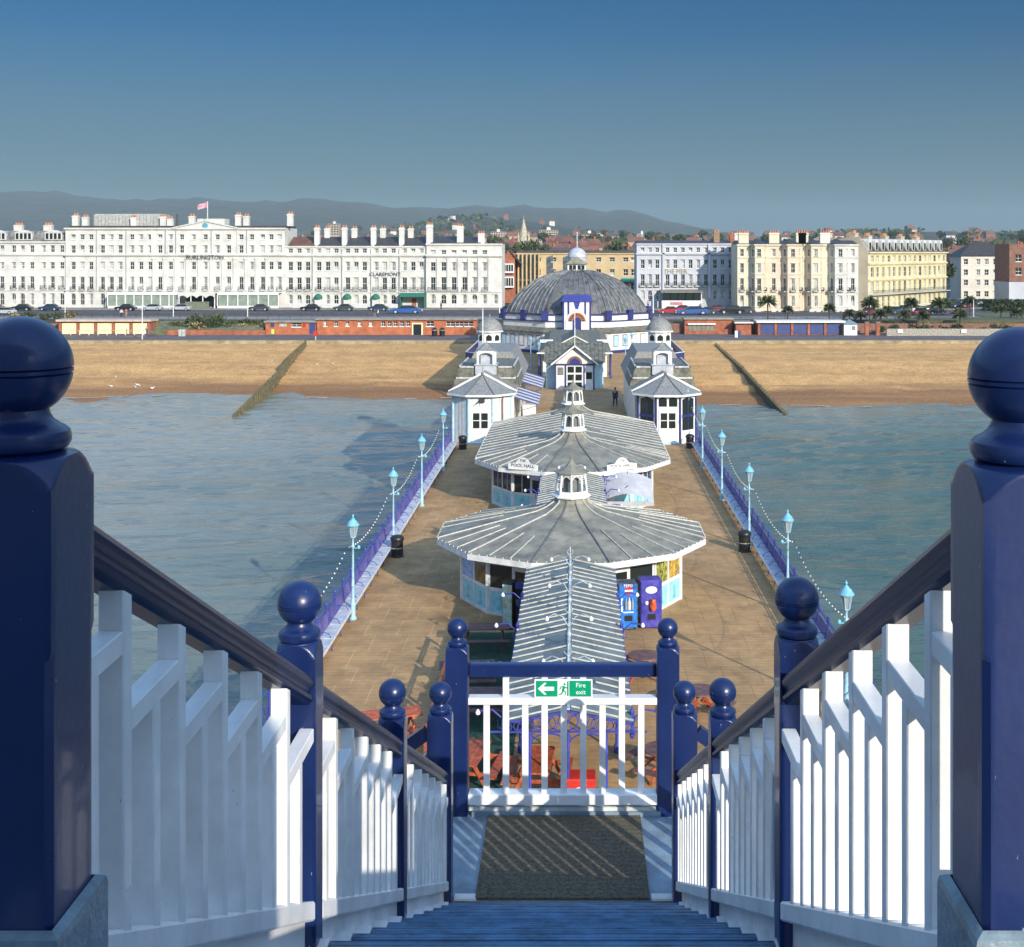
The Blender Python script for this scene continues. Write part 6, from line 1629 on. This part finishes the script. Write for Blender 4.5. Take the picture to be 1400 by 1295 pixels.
# long red brick building
def brickbuilding(px0,px1,ytop,ybot,Y,lab,wins,brick):
    k=Y/F; t = thing('promenade_building',lab,'building',((px0-VX)*k,Y,-14.4),0,'promenade buildings'); wd=(px1-px0)*k; H=(HY-ytop)*k+14.4
    facade(t,0,0,wd,0,H,3.5,brick,[((c-px0)*k,zb_,w_,h_,False,0,v_) for c,zb_,w_,h_,v_ in wins])
    m = M(); m.box(-.2,wd+.2,-.35,3.8,H,H+.28); m.build('roof', mat('grey concrete roof edge',(.30,.27,.23),.8,.15,1), t)
    return t,k,wd,H
RB = mat('bright red brick',(.46,.145,.06),.85,.14,1.2)
t,k,wd,H = brickbuilding(363,433,441,459,220,'low red brick kiosk with blue door left of the longer promenade building',[(405,1.35,1.6,.7,0)],RB)
m = M(); m.box((423-363)*k,(431-363)*k,-.06,-.01,.1,H-.1); m.build('blue_door', NAVYDOOR, t)
m = M(); m.box((370-363)*k,(375-363)*k,-.06,-.01,1.3,2.1); m.build('notice_board', NAVYDOOR, t); m = M(); m.box((371-363)*k,(375-363)*k,-.12,-.07,.1,.95); m.build('lime_poster', mat('lime poster',(.55,.70,.15),.6,.1,3), t)
m = M(); m.box((414-363)*k,(418-363)*k,-.06,-.01,1.3,1.9); m.build('red_sign', RED, t); m = M(); m.box((382-363)*k,(392-363)*k,-.06,-.01,1.4,1.9); m.build('white_sign', CURTAIN, t)
W5 = [(444.5,1.5,.55,.9,1),(459.5,1.5,.6,.8,0),(475,1.5,.6,.8,3),(491.5,1.5,.6,.8,1),(507,1.5,.6,.8,1)]+[(c,1.5,.7,.85,0) for c in (523.8,532.5,540.7,549.4,557.9)]+[(588,1.5,1.3,.85,0)]+[(616,1.5,1.5,.8,0),(628,1.5,1.5,.8,0),(640.5,1.5,1.7,.8,0)]
t,k,wd,H = brickbuilding(433.2,651,437.5,459,219.5,'long bright red brick promenade building with small windows left of the pier',W5,RB)
m = M(); m.box((563-433)*k,(578-433)*k,-.10,-.01,0,H-.5); m.build('door_surround', CREAMPAINT, t); m = M(); m.box((565-433)*k,(576-433)*k,-.13,-.101,0,H-.75); m.build('doorway', GLASS, t)
W6 = [(952,1.0,1.0,1.6,1),(959.5,1.0,1.0,1.6,1),(967,1.0,1.0,1.6,1),(974,1.0,1.0,1.6,1)]
t,k,wd,H = brickbuilding(936,1001,437,459,221,'brown brick shelter with grey green windows right of the pier',[],BRICK)
m = M(); m.box((940-936)*k,(978-936)*k,-.5,-.01,H-.9,H-.65); m.build('canopy', PWHITE, t)
for q in range(6): m = M(); m.box((941+6*q-936)*k,(946+6*q-936)*k,-.05,-.01,.6,H-.95); m.build('window', mat('greenish glass panel %d'%q,(.24,.25,.19),.3,.2,1), t)
t,k,wd,H = brickbuilding(1006,1027,442,459.5,219,'small brown brick hut with white roof edge beside the navy chalets',[],BRICK)
m = M(); m.box(-.3,wd+.3,-.6,-.36,H,H+.2); m.build('white_eaves', PWHITE, t)
# white kiosk right
k=218/F
t = thing('white_ticket_kiosk','small white kiosk with grey hipped roof at the end of the navy chalets','kiosk',((1154-VX)*k,218,-14.4))
wd=(1172-1154)*k
m = M(); m.box(0,wd,0,2.2,0,1.9); m.build('wall', PWHITE, t); m = M(); m.add([(-.2,-.2,1.9),(wd+.2,-.2,1.9),(wd+.2,2.4,1.9),(-.2,2.4,1.9),(wd/2,1.1,2.75)],[(0,1,4),(1,2,4),(2,3,4),(3,0,4),(3,2,1,0)]); m.build('roof', LEAD, t)
m = M(); m.box(wd*.6,wd*.85,-.03,-.001,.9,1.6); m.box(wd*.1,wd*.8,-.03,-.001,.55,.6); m.build('notice', LEAD, t)
# walls left: low brick wall in front of the shrub bank
o = tag((lambda mm:(mm.box((228-VX)*219/F,(363-VX)*219/F,218.8,219.2,-14.4,-13.55),mm)[1])(M()).build('brick_wall', BRICK),'low red brick wall below the shrub bank on the left','wall')
o = tag((lambda mm:(mm.box((1212-VX)*217/F,(1378-VX)*217/F,216.8,217.4,-14.4,-13.2),mm)[1])(M()).build('flint_wall', mat('flint and mortar',(.36,.33,.27),.9,.5,5,.3,10,col2=(.12,.11,.09))),'pale flint wall below the palm garden on the right','wall')
for px in (1231,1318): X=(px-VX)*216.5/F; o = tag((lambda mm:(mm.box(X-.45,X+.45,216.6,216.75,-13.9,-13.3),mm)[1])(M()).build('notice_board', PWHITE),'white notice board on the flint wall, %s one' % ('left' if px<1300 else 'right'),'notice board')
for px in (1185,1200):
    X=(px-VX)*218/F; t = thing('gate_pier','red brick gate pier at the foot of the garden steps, %s one'%('left' if px<1190 else 'right'),'pillar',(X,218,-14.4),0,'gate piers'); m=M(); m.box(-.3,.3,-.3,.3,0,2.2); m.build('shaft',BRICK,t); m=M(); m.box(-.36,.36,-.36,.36,2.2,2.35); m.build('cap',PAVE,t)
def prombin(px,Y,lab):
    X=(px-VX)*Y/F; t = thing('litter_bin',lab,'bin',(X,Y,-14.4),0,'promenade bins'); m=M(); m.lathe([(.45,0),(.48,.9),(.5,1.2),(.2,1.45),(.02,1.5)],12); m.build('bin_body',BLACK,t,smooth=40); m=M(); m.lathe([(.49,1.0),(.505,1.08)],12,cap=False); m.build('band',DIRTYW,t)
prombin(594,216,'round black bin before the brick building, left of the pair'); prombin(604.5,216,'round black bin before the brick building, right of the pair')
t = thing('recycling_bins','pair of pale grey square bins before the low brick wall','bin',((249-VX)*216/F,216,-14.4)); m=M(); m.bbox(-.55,-.03,-.3,.3,0,1.15,.03); m.build('bin_body',CURTAIN,t); m=M(); m.bbox(.03,.55,-.3,.3,0,1.15,.03); m.build('bin_body',CURTAIN,t)
t = thing('recycling_bins','pair of white bins beside the small brown brick hut','bin',((1006.5-VX)*215/F,213,-14.4)); m=M(); m.bbox(-.5,-.03,-.3,.3,0,1.1,.03); m.build('bin_body',SWHITE,t); m=M(); m.bbox(.03,.5,-.3,.3,0,1.1,.03); m.build('bin_body',NAVYDOOR,t)
t = thing('life_ring_post','red and white lifebuoy housing at the head of the left groyne','lifebuoy',((431-VX)*206/F,206.4,-14.4)); m=M(); m.box(-.06,.06,-.06,.06,0,1.4); m.build('post',DIRTYW,t); m=M(); m.lathe([(.2,-.1),(.42,-.1),(.42,.1),(.2,.1)],14); o=m.build('housing',RED,t,(0,-.15,1.1)); o.rotation_euler=(pi/2,0,0)
# flagpoles along the promenade
pole(89,401,232,ZU,'white flagpole by the parked cars, leftmost of four on the front')
pole(194.5,415,208,-14.4,'white flagpole standing before the end of the cream chalets')
pole(237,398,236,ZU,'white flagpole in front of the hotel veranda left of the entrance')
pole(338.5,398,236,ZU,'white flagpole in front of the right hotel veranda')
pole(1331,411,236,ZU,'short white pole in the palm garden at the right')
pole(1320.5,423,240,ZU,'tiny white post in the palm garden, left of the taller pole') if False else None

t = thing('promenade_railing','long low dark railing along the edge of the upper promenade','railing',(-60,228.7,-12.2))
m = M(); m.box(-60,185,-.02,.02,1.0,1.05); m.box(-60,185,-.02,.02,.5,.54); m.build('rail', IRON, t)
m = M()
for q in range(124): m.box(-60+2*q-.03,-60+2*q+.03,-.03,.03,0,1.12)
o = m.build('post', IRON, t); o['kind'] = 'stuff'
# ------------------------------------------------------------------ cars
def carmesh(col, nme, kind=0):
    t = thing('parked_car','x','car',(0,0,ZU+.0),0,'cars parked along the sea front')
    cm = mat('car paint '+nme, col, .25, 0, coat=.8)
    hood, roofz = (.88,1.42) if kind == 0 else (1.0,1.75)
    m = M(); prof = [(-2.1,.35),(-2.15,.62),(-2.0,.82),(-1.2,hood),(1.75,hood+.02),(2.1,.75),(2.15,.4),(2.0,.28),(-1.95,.28)]
    m.ext(prof,-.82,.82,0,'y'); m.v=[(x_,y_*(1-.04*(z_>.8)),z_) for x_,y_,z_ in m.v]; m.build('body',cm,t)
    m = M(); pr = [(-1.15,hood),(-.45,roofz-.06),(1.0,roofz-.04),(1.7,hood+.02)]
    o=len(m.v); m.v += [(a_,-.76,b_) if b_<1.1 else (a_,-.60,b_) for a_,b_ in pr]+[(a_,.76,b_) if b_<1.1 else (a_,.60,b_) for a_,b_ in pr]
    m.f += [(0,1,5,4)[::-1],(1,2,6,5)[::-1],(2,3,7,6)[::-1],(0,1,2,3),(7,6,5,4)]; m.m += [0]*5; m.f=[tuple(reversed(f)) for f in m.f]; m.build('cabin_glass',GLASS,t)
    m = M(); m.box(-.5,1.02,-.60,.60,roofz-.06,roofz); m.box(.2,.28,-.70,.70,hood,roofz-.06) if False else None; m.build('roof_panel',cm,t)
    wm = M(); wm.lathe([(.12,-.1),(.31,-.1),(.33,-.06),(.33,.06),(.31,.1),(.12,.1)],14); wme=wm.mesh('wheel',BLACK)
    hm = M(); hm.lathe([(.19,-.105),(.19,.105)],10); hme=hm.mesh('rim',SILVER)
    for sx_ in (-1.3,1.3):
        for sy in (-.76,.76): wo_=inst('wheel',wme,t,(sx_,sy,.33)); wo_.rotation_euler=(pi/2,0,0); inst('rim',hme,wo_)
    for sy in (-.6,.6): m=M(); m.box(-2.17,-2.08,sy-.14,sy+.14,.58,.72); m.build('headlight',SWHITE,t)
    return t
PALC = {'black':(.012,.012,.014),'navy blue':(.02,.04,.10),'silver':(.42,.44,.46),'dark grey':(.05,.055,.06),'white':(.75,.75,.75),'red':(.45,.02,.02),'dark red':(.20,.02,.03),'blue':(.03,.10,.35),'orange':(.70,.30,.03),'pale blue':(.25,.38,.5)}
CARP = {n_: carmesh(c_, n_, 0) for n_,c_ in PALC.items()}
usedc = set()
def car(px, Y, cn, lab, rz=0, sc=None, zoff=0):
    X=(px-VX)*Y/F
    if cn not in usedc: usedc.add(cn); o=CARP[cn]; o.location=(X,Y,-12.18+zoff); o.rotation_euler=(0,0,rz); o['label']=lab; 
    else: o=dup(CARP[cn],(X,Y,-12.18+zoff),rz,lab)
    if sc: o.scale = sc
    return o
car(-8,262.5,'dark grey','dark grey car parked at the left edge of the sea front'); car(30,262.5,'black','black car parked before the arched doors, left of the navy one'); car(68,262.5,'navy blue','navy blue car parked just left of the first flagpole')
car(172,262.5,'black','black car before the left end of the hotel veranda'); car(208,262.5,'silver','silver car before the middle of the left veranda'); car(247,262.5,'silver','silver car beside the hotel entrance')
car(6,247,'silver','silver car on the near lane at the left edge')
car(158,262.5,'white','white car nose showing behind the black car')if False else None
car(355,262,'dark grey','dark grey car before the right hotel veranda'); car(425,262,'black','black car before the green awnings, leftmost'); car(470,262.3,'dark grey','dark grey car before the middle green awning'); car(517,262,'navy blue','navy blue car below the rightmost green awning')
car(555,250,'blue','bright blue van on the near lane above the brick building',0,(1.5,1.05,1.15)); 
car(306,236,'orange','low orange car by the big round bush',0,(1,1,.6)) if False else None
car(915,250,'red','bright red car right of the dome, leftmost of the red pair'); car(932,256,'red','bright red car right of the dome, rightmost of the red pair'); car(947,246,'blue','blue car beside the red pair'); car(966,248,'dark grey','dark grey hatchback left of the dark red car'); car(978,258,'dark red','dark red car below the hotel steps')
car(1000,248,'black','black van with notices before the cream terrace',0,(1.2,1,1.25)); car(1017,251,'dark grey','dark grey car behind the black van nose')
car(1070,250,'silver','silver car hidden behind the hedge of the bay terrace') if False else None
car(1187,246,'dark red','dark red car at the foot of the yellow building',.9); car(1222,250,'navy blue','navy blue car parked before the yellow building, near one',.9); car(1235,256,'dark grey','dark grey car parked before the yellow building, far one',.9)
car(1258,244,'red','red car in the middle of the garden road',.7); car(1259,254,'white','white car just behind the red car',.2); car(1278,247,'black','black car right of the red one',.4)
ci = 0
for px,Y,cn in ((1300,272,'black'),(1309,276,'navy blue'),(1302,284,'dark grey'),(1314,290,'silver'),(1325,282,'black'),(1335,286,'dark grey'),(1343,292,'silver'),(1350,284,'navy blue'),(1357,290,'black'),(1364,283,'dark grey'),(1371,268,'silver'),(1385,266,'black'),(1396,264,'navy blue'),(1320,272,'dark red'),(1296,292,'pale blue')):
    ci += 1; car(px,Y,cn,'%s car in the crowded car park by the cream flats, %s of fifteen' % (cn,ordw(ci)),1.2+.4*random.random())
# waiting people on the sea front
def pp(px,Y,z_,top,legs,lab,rz=0): person(((px-VX)*Y/F,Y,z_),rz,top,legs,lab,stride=.15)
pp(166,234,ZU-.1,CLW,CLN,'person in white top walking past the cream chalets, left of two',.5); pp(172.5,234,ZU-.1,CLR,CLT,'person in pinkish top walking past the cream chalets, right of two',.4)
pp(512,233,ZU-.1,CLD,CLT,'person in dark jacket on the pavement above the brick building, left of two',1.5); pp(517,233,ZU-.1,CLW,CLB,'person in white jacket on the pavement above the brick building, right of two',-1.5)
pp(603,264,ZU+.05,CLD,CLD,'person in dark coat striding along the hotel railings',1.4); pp(716,285,ZU,CLR,CLB,'person in red coat in the side street left of the dome',.2); pp(886,270,ZU,CLT,CLB,'person in tan jacket right of the dome near the hotel',.3); pp(201,216,-14.4,CLB,CLB,'person in blue beside the flagpole and chalets',.3)

# ------------------------------------------------------------------ planting
def leafmesh(rx,rz,n,size,seed,mts,nm_='crown'):
    r = random.Random(seed); m = M(); lobes = [(r.uniform(-.5,.5)*rx,r.uniform(-.4,.4)*rx,r.uniform(-.25,.45)*rz,r.uniform(.45,.7)) for _ in range(6)]
    for _ in range(n):
        l = lobes[r.randrange(6)]; th_ = r.uniform(0,2*pi); ph = math.acos(r.uniform(-1,1)); q = r.uniform(.55,1)**.6*l[3]
        c = Vector((l[0]+rx*q*sin(ph)*cos(th_), l[1]+rx*q*sin(ph)*sin(th_), l[2]+rz*q*cos(ph)))
        a = Vector((r.gauss(0,1),r.gauss(0,1),r.gauss(0,1))).normalized()*size*r.uniform(.6,1.3); b_ = a.cross(Vector((r.gauss(0,1),r.gauss(0,1),r.gauss(0,1)))).normalized()*size*.6
        m.add([c-a,c+b_,c+a,c-b_],[(0,1,2,3)],r.randrange(len(mts)))
    return m.mesh(nm_,mts)
TCR = [leafmesh(2.6,2.4,520,.34,s_,[LEAFD,LEAFM]) for s_ in (1,2,3)]
tm = M(); tm.tube([(0,0,0),(.1,0,1.6),(0,.1,3.2)],[.28,.2,.1],7); tm.tube([(.08,0,1.6),(.9,.2,3.0)],[.1,.04],5); tm.tube([(.05,0,1.9),(-.8,-.3,3.2)],[.1,.04],5); TRM = tm.mesh('trunk',BARK)
def tree(X,Y,z_,s,lab,grp,cat='tree',v=0):
    t = thing('broadleaf_tree',lab,cat,(X,Y,z_),random.random()*6,grp); t.scale=(s,s,s); inst('trunk',TRM,t); inst('crown',TCR[v%3],t,(0,0,4.0)); return t
SHR = [leafmesh(1.3,.8,260,.20,10+s_,[LEAFM,LEAFD] if s_ < 2 else [LEAFY,LEAFM],'foliage') for s_ in range(4)]
sm_ = M(); sm_.tube([(0,0,0),(.1,0,.5)],[.06,.03],5); sm_.tube([(0,0,0),(-.2,.1,.5)],[.05,.02],5); SST = sm_.mesh('stem',BARK)
def shrub(px,py,Y,s,lab,v=0,grp='shrubs on the sea front banks'):
    X,z_ = P(px,py,Y); t = thing('shrub',lab,'shrub',(X,Y,z_),random.random()*6,grp); t.scale=(s,s,s); inst('stem',SST,t); inst('foliage',SHR[v%4],t,(0,0,.6)); return t
big = shrub(297,450,223,2.6,'large round dark green bush below the hotel entrance',0,None); list(big.children)[1].data = leafmesh(1.9,1.5,2200,.13,77,[LEAFD,LEAFD,LEAFM],'foliage'); big.scale = (1.1,1.1,2.2)
shrub(272,449,224,1.9,'mid green bush left of the large round bush',1); shrub(263,452,222,1.3,'straw coloured clump below the mid green bush',2); shrub(272,455,221,1.2,'straw coloured clump on the bank left of the big bush',3)
for i,(px,py,v) in enumerate(((240,450,1),(248,453,0),(256,447,2),(283,456,1),(312,455,1),(322,454,2),(331,452,2),(341,453,3),(350,455,2),(356,452,1),(333,446,0),(318,448,1),(347,447,0),(360,447,1),(208,455,2),(212,447,2),(40,436,1),(20,438,2),(60,439,1),(98,436,3),(78,437,1))):
    shrub(px,py,221.5+(458-py)*.35,1.05,'small bank shrub on the left sea front slope between chalets and brick kiosk',v)
def cordyline(px,py,Y,h,lab):
    X,z_ = P(px,py,Y); t = thing('cordyline_palm',lab,'palm tree',(X,Y,z_),random.random()*6,'palm trees in the sea front garden')
    m = M(); m.tube([(0,0,0),(.05,0,h*.5),(0,.05,h)],[.16,.12,.10],7); m.build('trunk',BARK,t)
    r = random.Random(int(px)); m = M()
    for q in range(90):
        th_=r.uniform(0,2*pi); el=r.uniform(-.5,1.4); L=r.uniform(.8,1.3)*h*.38+.5; dd=Vector((cos(th_)*cos(el),sin(th_)*cos(el),sin(el))); s_=dd.cross(Vector((0,0,1))).normalized()*.06
        a_=Vector((0,0,h)); b_=a_+dd*L*.6; c_=a_+dd*L-Vector((0,0,.3*L))
        m.add([a_-s_,a_+s_,b_+s_,c_,b_-s_],[(0,1,2,3,4)],q%2)
    m.build('crown',[LEAFM,LEAFD],t)
for i,(px,py,Y,h,wd_) in enumerate(((1050,437,228,3.2,'before the peach house'),(1077,437,228,1.8,'before the second bay'),(1134,438,228,2.2,'before the white bay house'),(1161,448,226,2.4,'behind the white kiosk'),(1176,447,226,2.0,'by the left gate pier'),(1189,440,228,3.4,'by the gable end'),(1203,450,223,2.6,'by the right gate pier'),(1213,441,230,2.2,'left of the navy car'),(1236,447,228,2.2,'left in the garden'),(1246,436,240,3.0,'before the red car'),(1262,452,221,2.6,'centre of the garden'),(1283,436,240,3.0,'right of the red car'),(1291,436,242,3.0,'beside the car park'),(1312,451,222,2.8,'left of the white pole'),(1326,434,240,3.0,'behind the white pole'),(1368,440,236,2.4,'on the right lawn'),(1390,445,232,2.4,'at the right edge'))):
    cordyline(px,py,Y,h,'spiky cordyline palm %s' % wd_)
for i in range(34):
    px=1206+i*5.8+random.uniform(-2,2); py=random.uniform(449,456)-(i%3)*2
    shrub(px,py,219+(456-py)*.7,.85,'low green garden shrub among the palms above the flint wall',random.choice((0,1,1,0,2)),'garden shrubs above the flint wall')
hm = M(); r=random.Random(3)
for q in range(5200):
    X=r.uniform((1345-VX)*262/F,(1460-VX)*262/F); c=Vector((X,r.uniform(261,263.5),ZU+r.uniform(0,2.3))); a_=Vector((r.gauss(0,1),r.gauss(0,1),r.gauss(0,1))).normalized()*.2; b_=a_.cross(Vector((r.gauss(0,1),r.gauss(0,1),r.gauss(0,1)))).normalized()*.14; hm.add([c-a_,c+b_,c+a_,c-b_],[(0,1,2,3)],q%2)
tag(hm.build('hedge',[LEAFD,LEAFD]),'long dark clipped hedge before the brown brick block','hedge')
o = (lambda mm:(mm.quad(((1322-VX)*244/F,236,-12.17),((1460-VX)*244/F,236,-12.17),((1460-VX)*252/F,252,-12.17),((1330-VX)*252/F,252,-12.17)),mm)[1])(M()).build('lawn', GRASSM); struct(o)
o = (lambda mm:(mm.box((1230-VX)*230/F,(1460-VX)*230/F,224,235,-13,-12.15),mm)[1])(M()).build('garden_bed', mat('planted earth',(.09,.085,.045),.95,.4,.8,col2=(.05,.065,.025))); struct(o)
o = (lambda mm:(mm.ext([(219.2,-14.4),(228.4,-14.4),(228.4,-12.17),(219.2,-13.65)],(200-VX)*223/F,(364-VX)*223/F,0,'x'),mm)[1])(M()).build('bank', mat('scrubby bank',(.16,.15,.08),.95,.4,.8,col2=(.07,.085,.035))); struct(o)

# ------------------------------------------------------------------ the town behind
HM = {}
def housemesh(w_,d_,h_,rf,wall,roof):
    m = M(); m.box(-w_/2,w_/2,-d_/2,d_/2,-3,h_); wm_=m.mesh('wall',wall)
    m = M(); m.ext([(-d_/2-.3,h_-.05),(d_/2+.3,h_-.05),(0,h_+rf)],-w_/2-.2,w_/2+.2,0,'x'); rm=m.mesh('roof',roof)
    m = M(); m.box(w_*.2,w_*.2+.9,-.4,.5,h_+rf-1.2,h_+rf+1.2); cm=m.mesh('chimney',BRICK)
    m = M()
    for q in (-.3,.05,.32):
        for z_ in (1.2,3.9): m.box(w_*q-.5,w_*q+.5,-d_/2-.04,-d_/2-.005,z_,z_+1.3)
    gm_=m.mesh('windows',GLASS); return wm_,rm,cm,gm_
TW = [mat('town white render',(.66,.64,.60),.85,.08,.05), mat('town red brick',(.24,.12,.085),.85,.15,.05), mat('town buff brick',(.45,.35,.24),.85,.12,.05)]
TRf = [mat('town red roof',(.20,.085,.06),.85,.2,.05), mat('town brown roof',(.17,.10,.075),.85,.2,.05), mat('town slate roof',(.09,.085,.09),.8,.2,.05)]
HK = [housemesh(9,8,5.5,3.0,TW[a_],TRf[b_]) for a_ in range(3) for b_ in range(3)]
r = random.Random(11)
names = ['white','red brick','buff brick']; rn = ['red','brown','slate']
cnt=0
bands = [(340,14),(380,16),(430,20),(480,22),(540,24),(620,26),(720,26),(840,24),(980,22),(1150,20),(1400,18),(1700,16),(2000,12)]
for Y0,n_ in bands:
    for i in range(n_):
        px = r.uniform(380,1420) if Y0 > 420 else r.uniform(686,1420)
        Y = Y0+r.uniform(-25,30); X=(px-VX)*Y/F; z_=hill_z(X,Y)
        if Y < 420 and (700 < px < 880 or 1310<px<1400): continue
        kk = r.choice((0,0,1,2,3,3,4,6,8)); wm_,rm,cm,gm_=HK[kk]; s=r.uniform(.8,1.25)
        t = thing('town_house','%s walled town house with %s roof among the houses behind the sea front'%(names[kk//3],rn[kk%3]),'house',(X,Y,z_),r.choice((0,0,pi/2,.4,-.5)),'town houses behind the sea front'); t.scale=(s,s,s)
        inst('wall',wm_,t); ro=inst('roof',rm,t); inst('chimney',cm,ro)
        if Y < 700: inst('window',gm_,t)
        cnt+=1
    for i in range(max(4,n_//3)):
        px = r.uniform(380,1450); Y=Y0+r.uniform(-25,30); X=(px-VX)*Y/F
        if Y < 420 and 700<px<880: continue
        tree(X,Y,hill_z(X,Y),r.uniform(1.4,2.2),'broad dark tree among the town houses','trees in the town',v=i)
for i in range(26):
    px=20+i*14; Y=r.uniform(1500,2600); X=(px-VX)*Y/F; wm_,rm,cm,gm_=HK[r.choice((0,1))]
    t = thing('town_house','tiny pale house on the far suburb slope at the left','house',(X,Y,hill_z(X,Y)+1),0,'far suburb houses'); inst('wall',wm_,t); inst('roof',rm,t)
def block(px,ybase,ytop,wpx,Y,lab,wall):
    k=Y/F; X=(px-VX)*k; zb=(HY-ybase)*k; H=(ybase-ytop)*k; wd=wpx*k; t=thing('apartment_block',lab,'apartment block',(X-wd/2,Y,zb),0,'apartment blocks on the slope')
    n_=max(4,int(wpx/3.2)); fl=max(3,int((ybase-ytop)/3.0)); WI=[(wd*(i+.5)/n_,H*(j+.3)/fl,wd/n_*.6,H/fl*.5,False,0,0) for i in range(n_) for j in range(fl)]
    m=M(); m.box(0,wd,0,10,-6,H); m.build('wall',wall,t)
    for xc,zb_,w_,h_,*_ in WI: q=M(); q.box(xc-w_/2,xc+w_/2,-.15,-.01,zb_,zb_+h_); q.build('window',GLASS,t)
    for j in range(fl): q=M(); q.box(-.1,wd+.1,-.5,-.16,H*j/fl,H*j/fl+.35); q.build('balcony_band',TW[0],t)
    q=M(); q.box(wd*.4,wd*.6,3,7,H,H+2.5); q.build('lift_house',TW[0],t)
block(750,331,314.5,26,1100,'pale brick apartment block right of the church spire',TW[2]); block(806,328,319,22,1200,'pink brick apartment block behind the silver cupola',TW[1]); block(456,322,306,15,1250,'pinkish apartment tower above the slate roofs on the left',TW[2]); block(681,326,317,20,1150,'brick apartment block left of the church spire',TW[2]); block(584,322,315,15,1300,'low brick flats above the right end of the slate roofs',TW[1])
block(878+0,326,320,14,1000,'low white flats left of the pale grey hotel roof',TW[0])
# church
Y=520; k=Y/F; X=(716-VX)*k; zb=(HY-352)*k
ST = mat('church limestone',(.50,.44,.33),.85,.2,1.0)
t = thing('church','stone church spire with corner pinnacles rising behind the ochre building','church',(X,Y,zb))
m = M(); m.box(-2.2,2.2,-2.2,2.2,-6,(352-329)*k); m.build('tower',ST,t)
m = M(); m.lathe([(2.3,(352-329)*k),(.15,(352-299)*k),(.05,(352-294)*k)],8,ph=pi/8); m.build('spire',ST,t)
for a_ in (-1,1):
    for b_ in (-1,1): m=M(); m.lathe([(.5,(352-331)*k),(.45,(352-325)*k),(.03,(352-317)*k)],6,(a_*2.1,b_*2.1)); m.build('pinnacle',ST,t)
m = M(); m.box(-.5,.5,-2.26,-2.21,3,6); m.build('belfry_opening',GLASS,t)
m = M(); m.ext([(-5.5,0),(5.5,0),(5.5,4),(0,8),(-5.5,4)],3,20,0,'y'); m.build('nave',BRICK,t)
# wooded mass on the slopes
wm2 = M(); r=random.Random(5)
for q in range(9000):
    Y=r.uniform(1300,2300) if q%3 else r.uniform(900,1400); px=r.uniform(300,1450); 
    if sin(px*.05+Y*.01)+sin(px*.023)*1.2 < .1: continue
    X=(px-VX)*Y/F; zc=hill_z(X,Y)+r.uniform(0,6); a_=Vector((r.gauss(0,1),r.gauss(0,1),r.gauss(0,.6))).normalized()*3.4; b_=a_.cross(Vector((r.gauss(0,1),r.gauss(0,1),r.gauss(0,1)))).normalized()*2.6; c=Vector((X,Y,zc)); wm2.add([c-a_,c+b_,c+a_,c-b_],[(0,1,2,3)],q%2)
tag(wm2.build('woodland',[LEAFD,LEAFM]),'dark woodland spread over the slopes behind the town','woodland',None,'stuff')
# drop unused car prototypes
for n_,o in CARP.items():
    if n_ not in usedc:
        for ch in list(o.children_recursive): bpy.data.objects.remove(ch)
        bpy.data.objects.remove(o)
# ------------------------------------------------------------------ haze
m = M(); m.box(-4200,4200,-60,5600,-46,190); hz = m.build('haze', None); hz.data.materials.clear()
hm_ = bpy.data.materials.new('haze air'); hm_.use_nodes=True; nn=hm_.node_tree; nn.nodes.clear(); pv=nn.nodes.new('ShaderNodeVolumePrincipled'); pv.inputs['Density'].default_value=HAZE; pv.inputs['Color'].default_value=(.64,.82,.90,1); pv.inputs['Anisotropy'].default_value=0.0
ou=nn.nodes.new('ShaderNodeOutputMaterial'); nn.links.new(pv.outputs[0],ou.inputs['Volume']); hz.data.materials.append(hm_); hz['kind']='stuff'; hz['label']='thin blue sea haze over the whole scene'
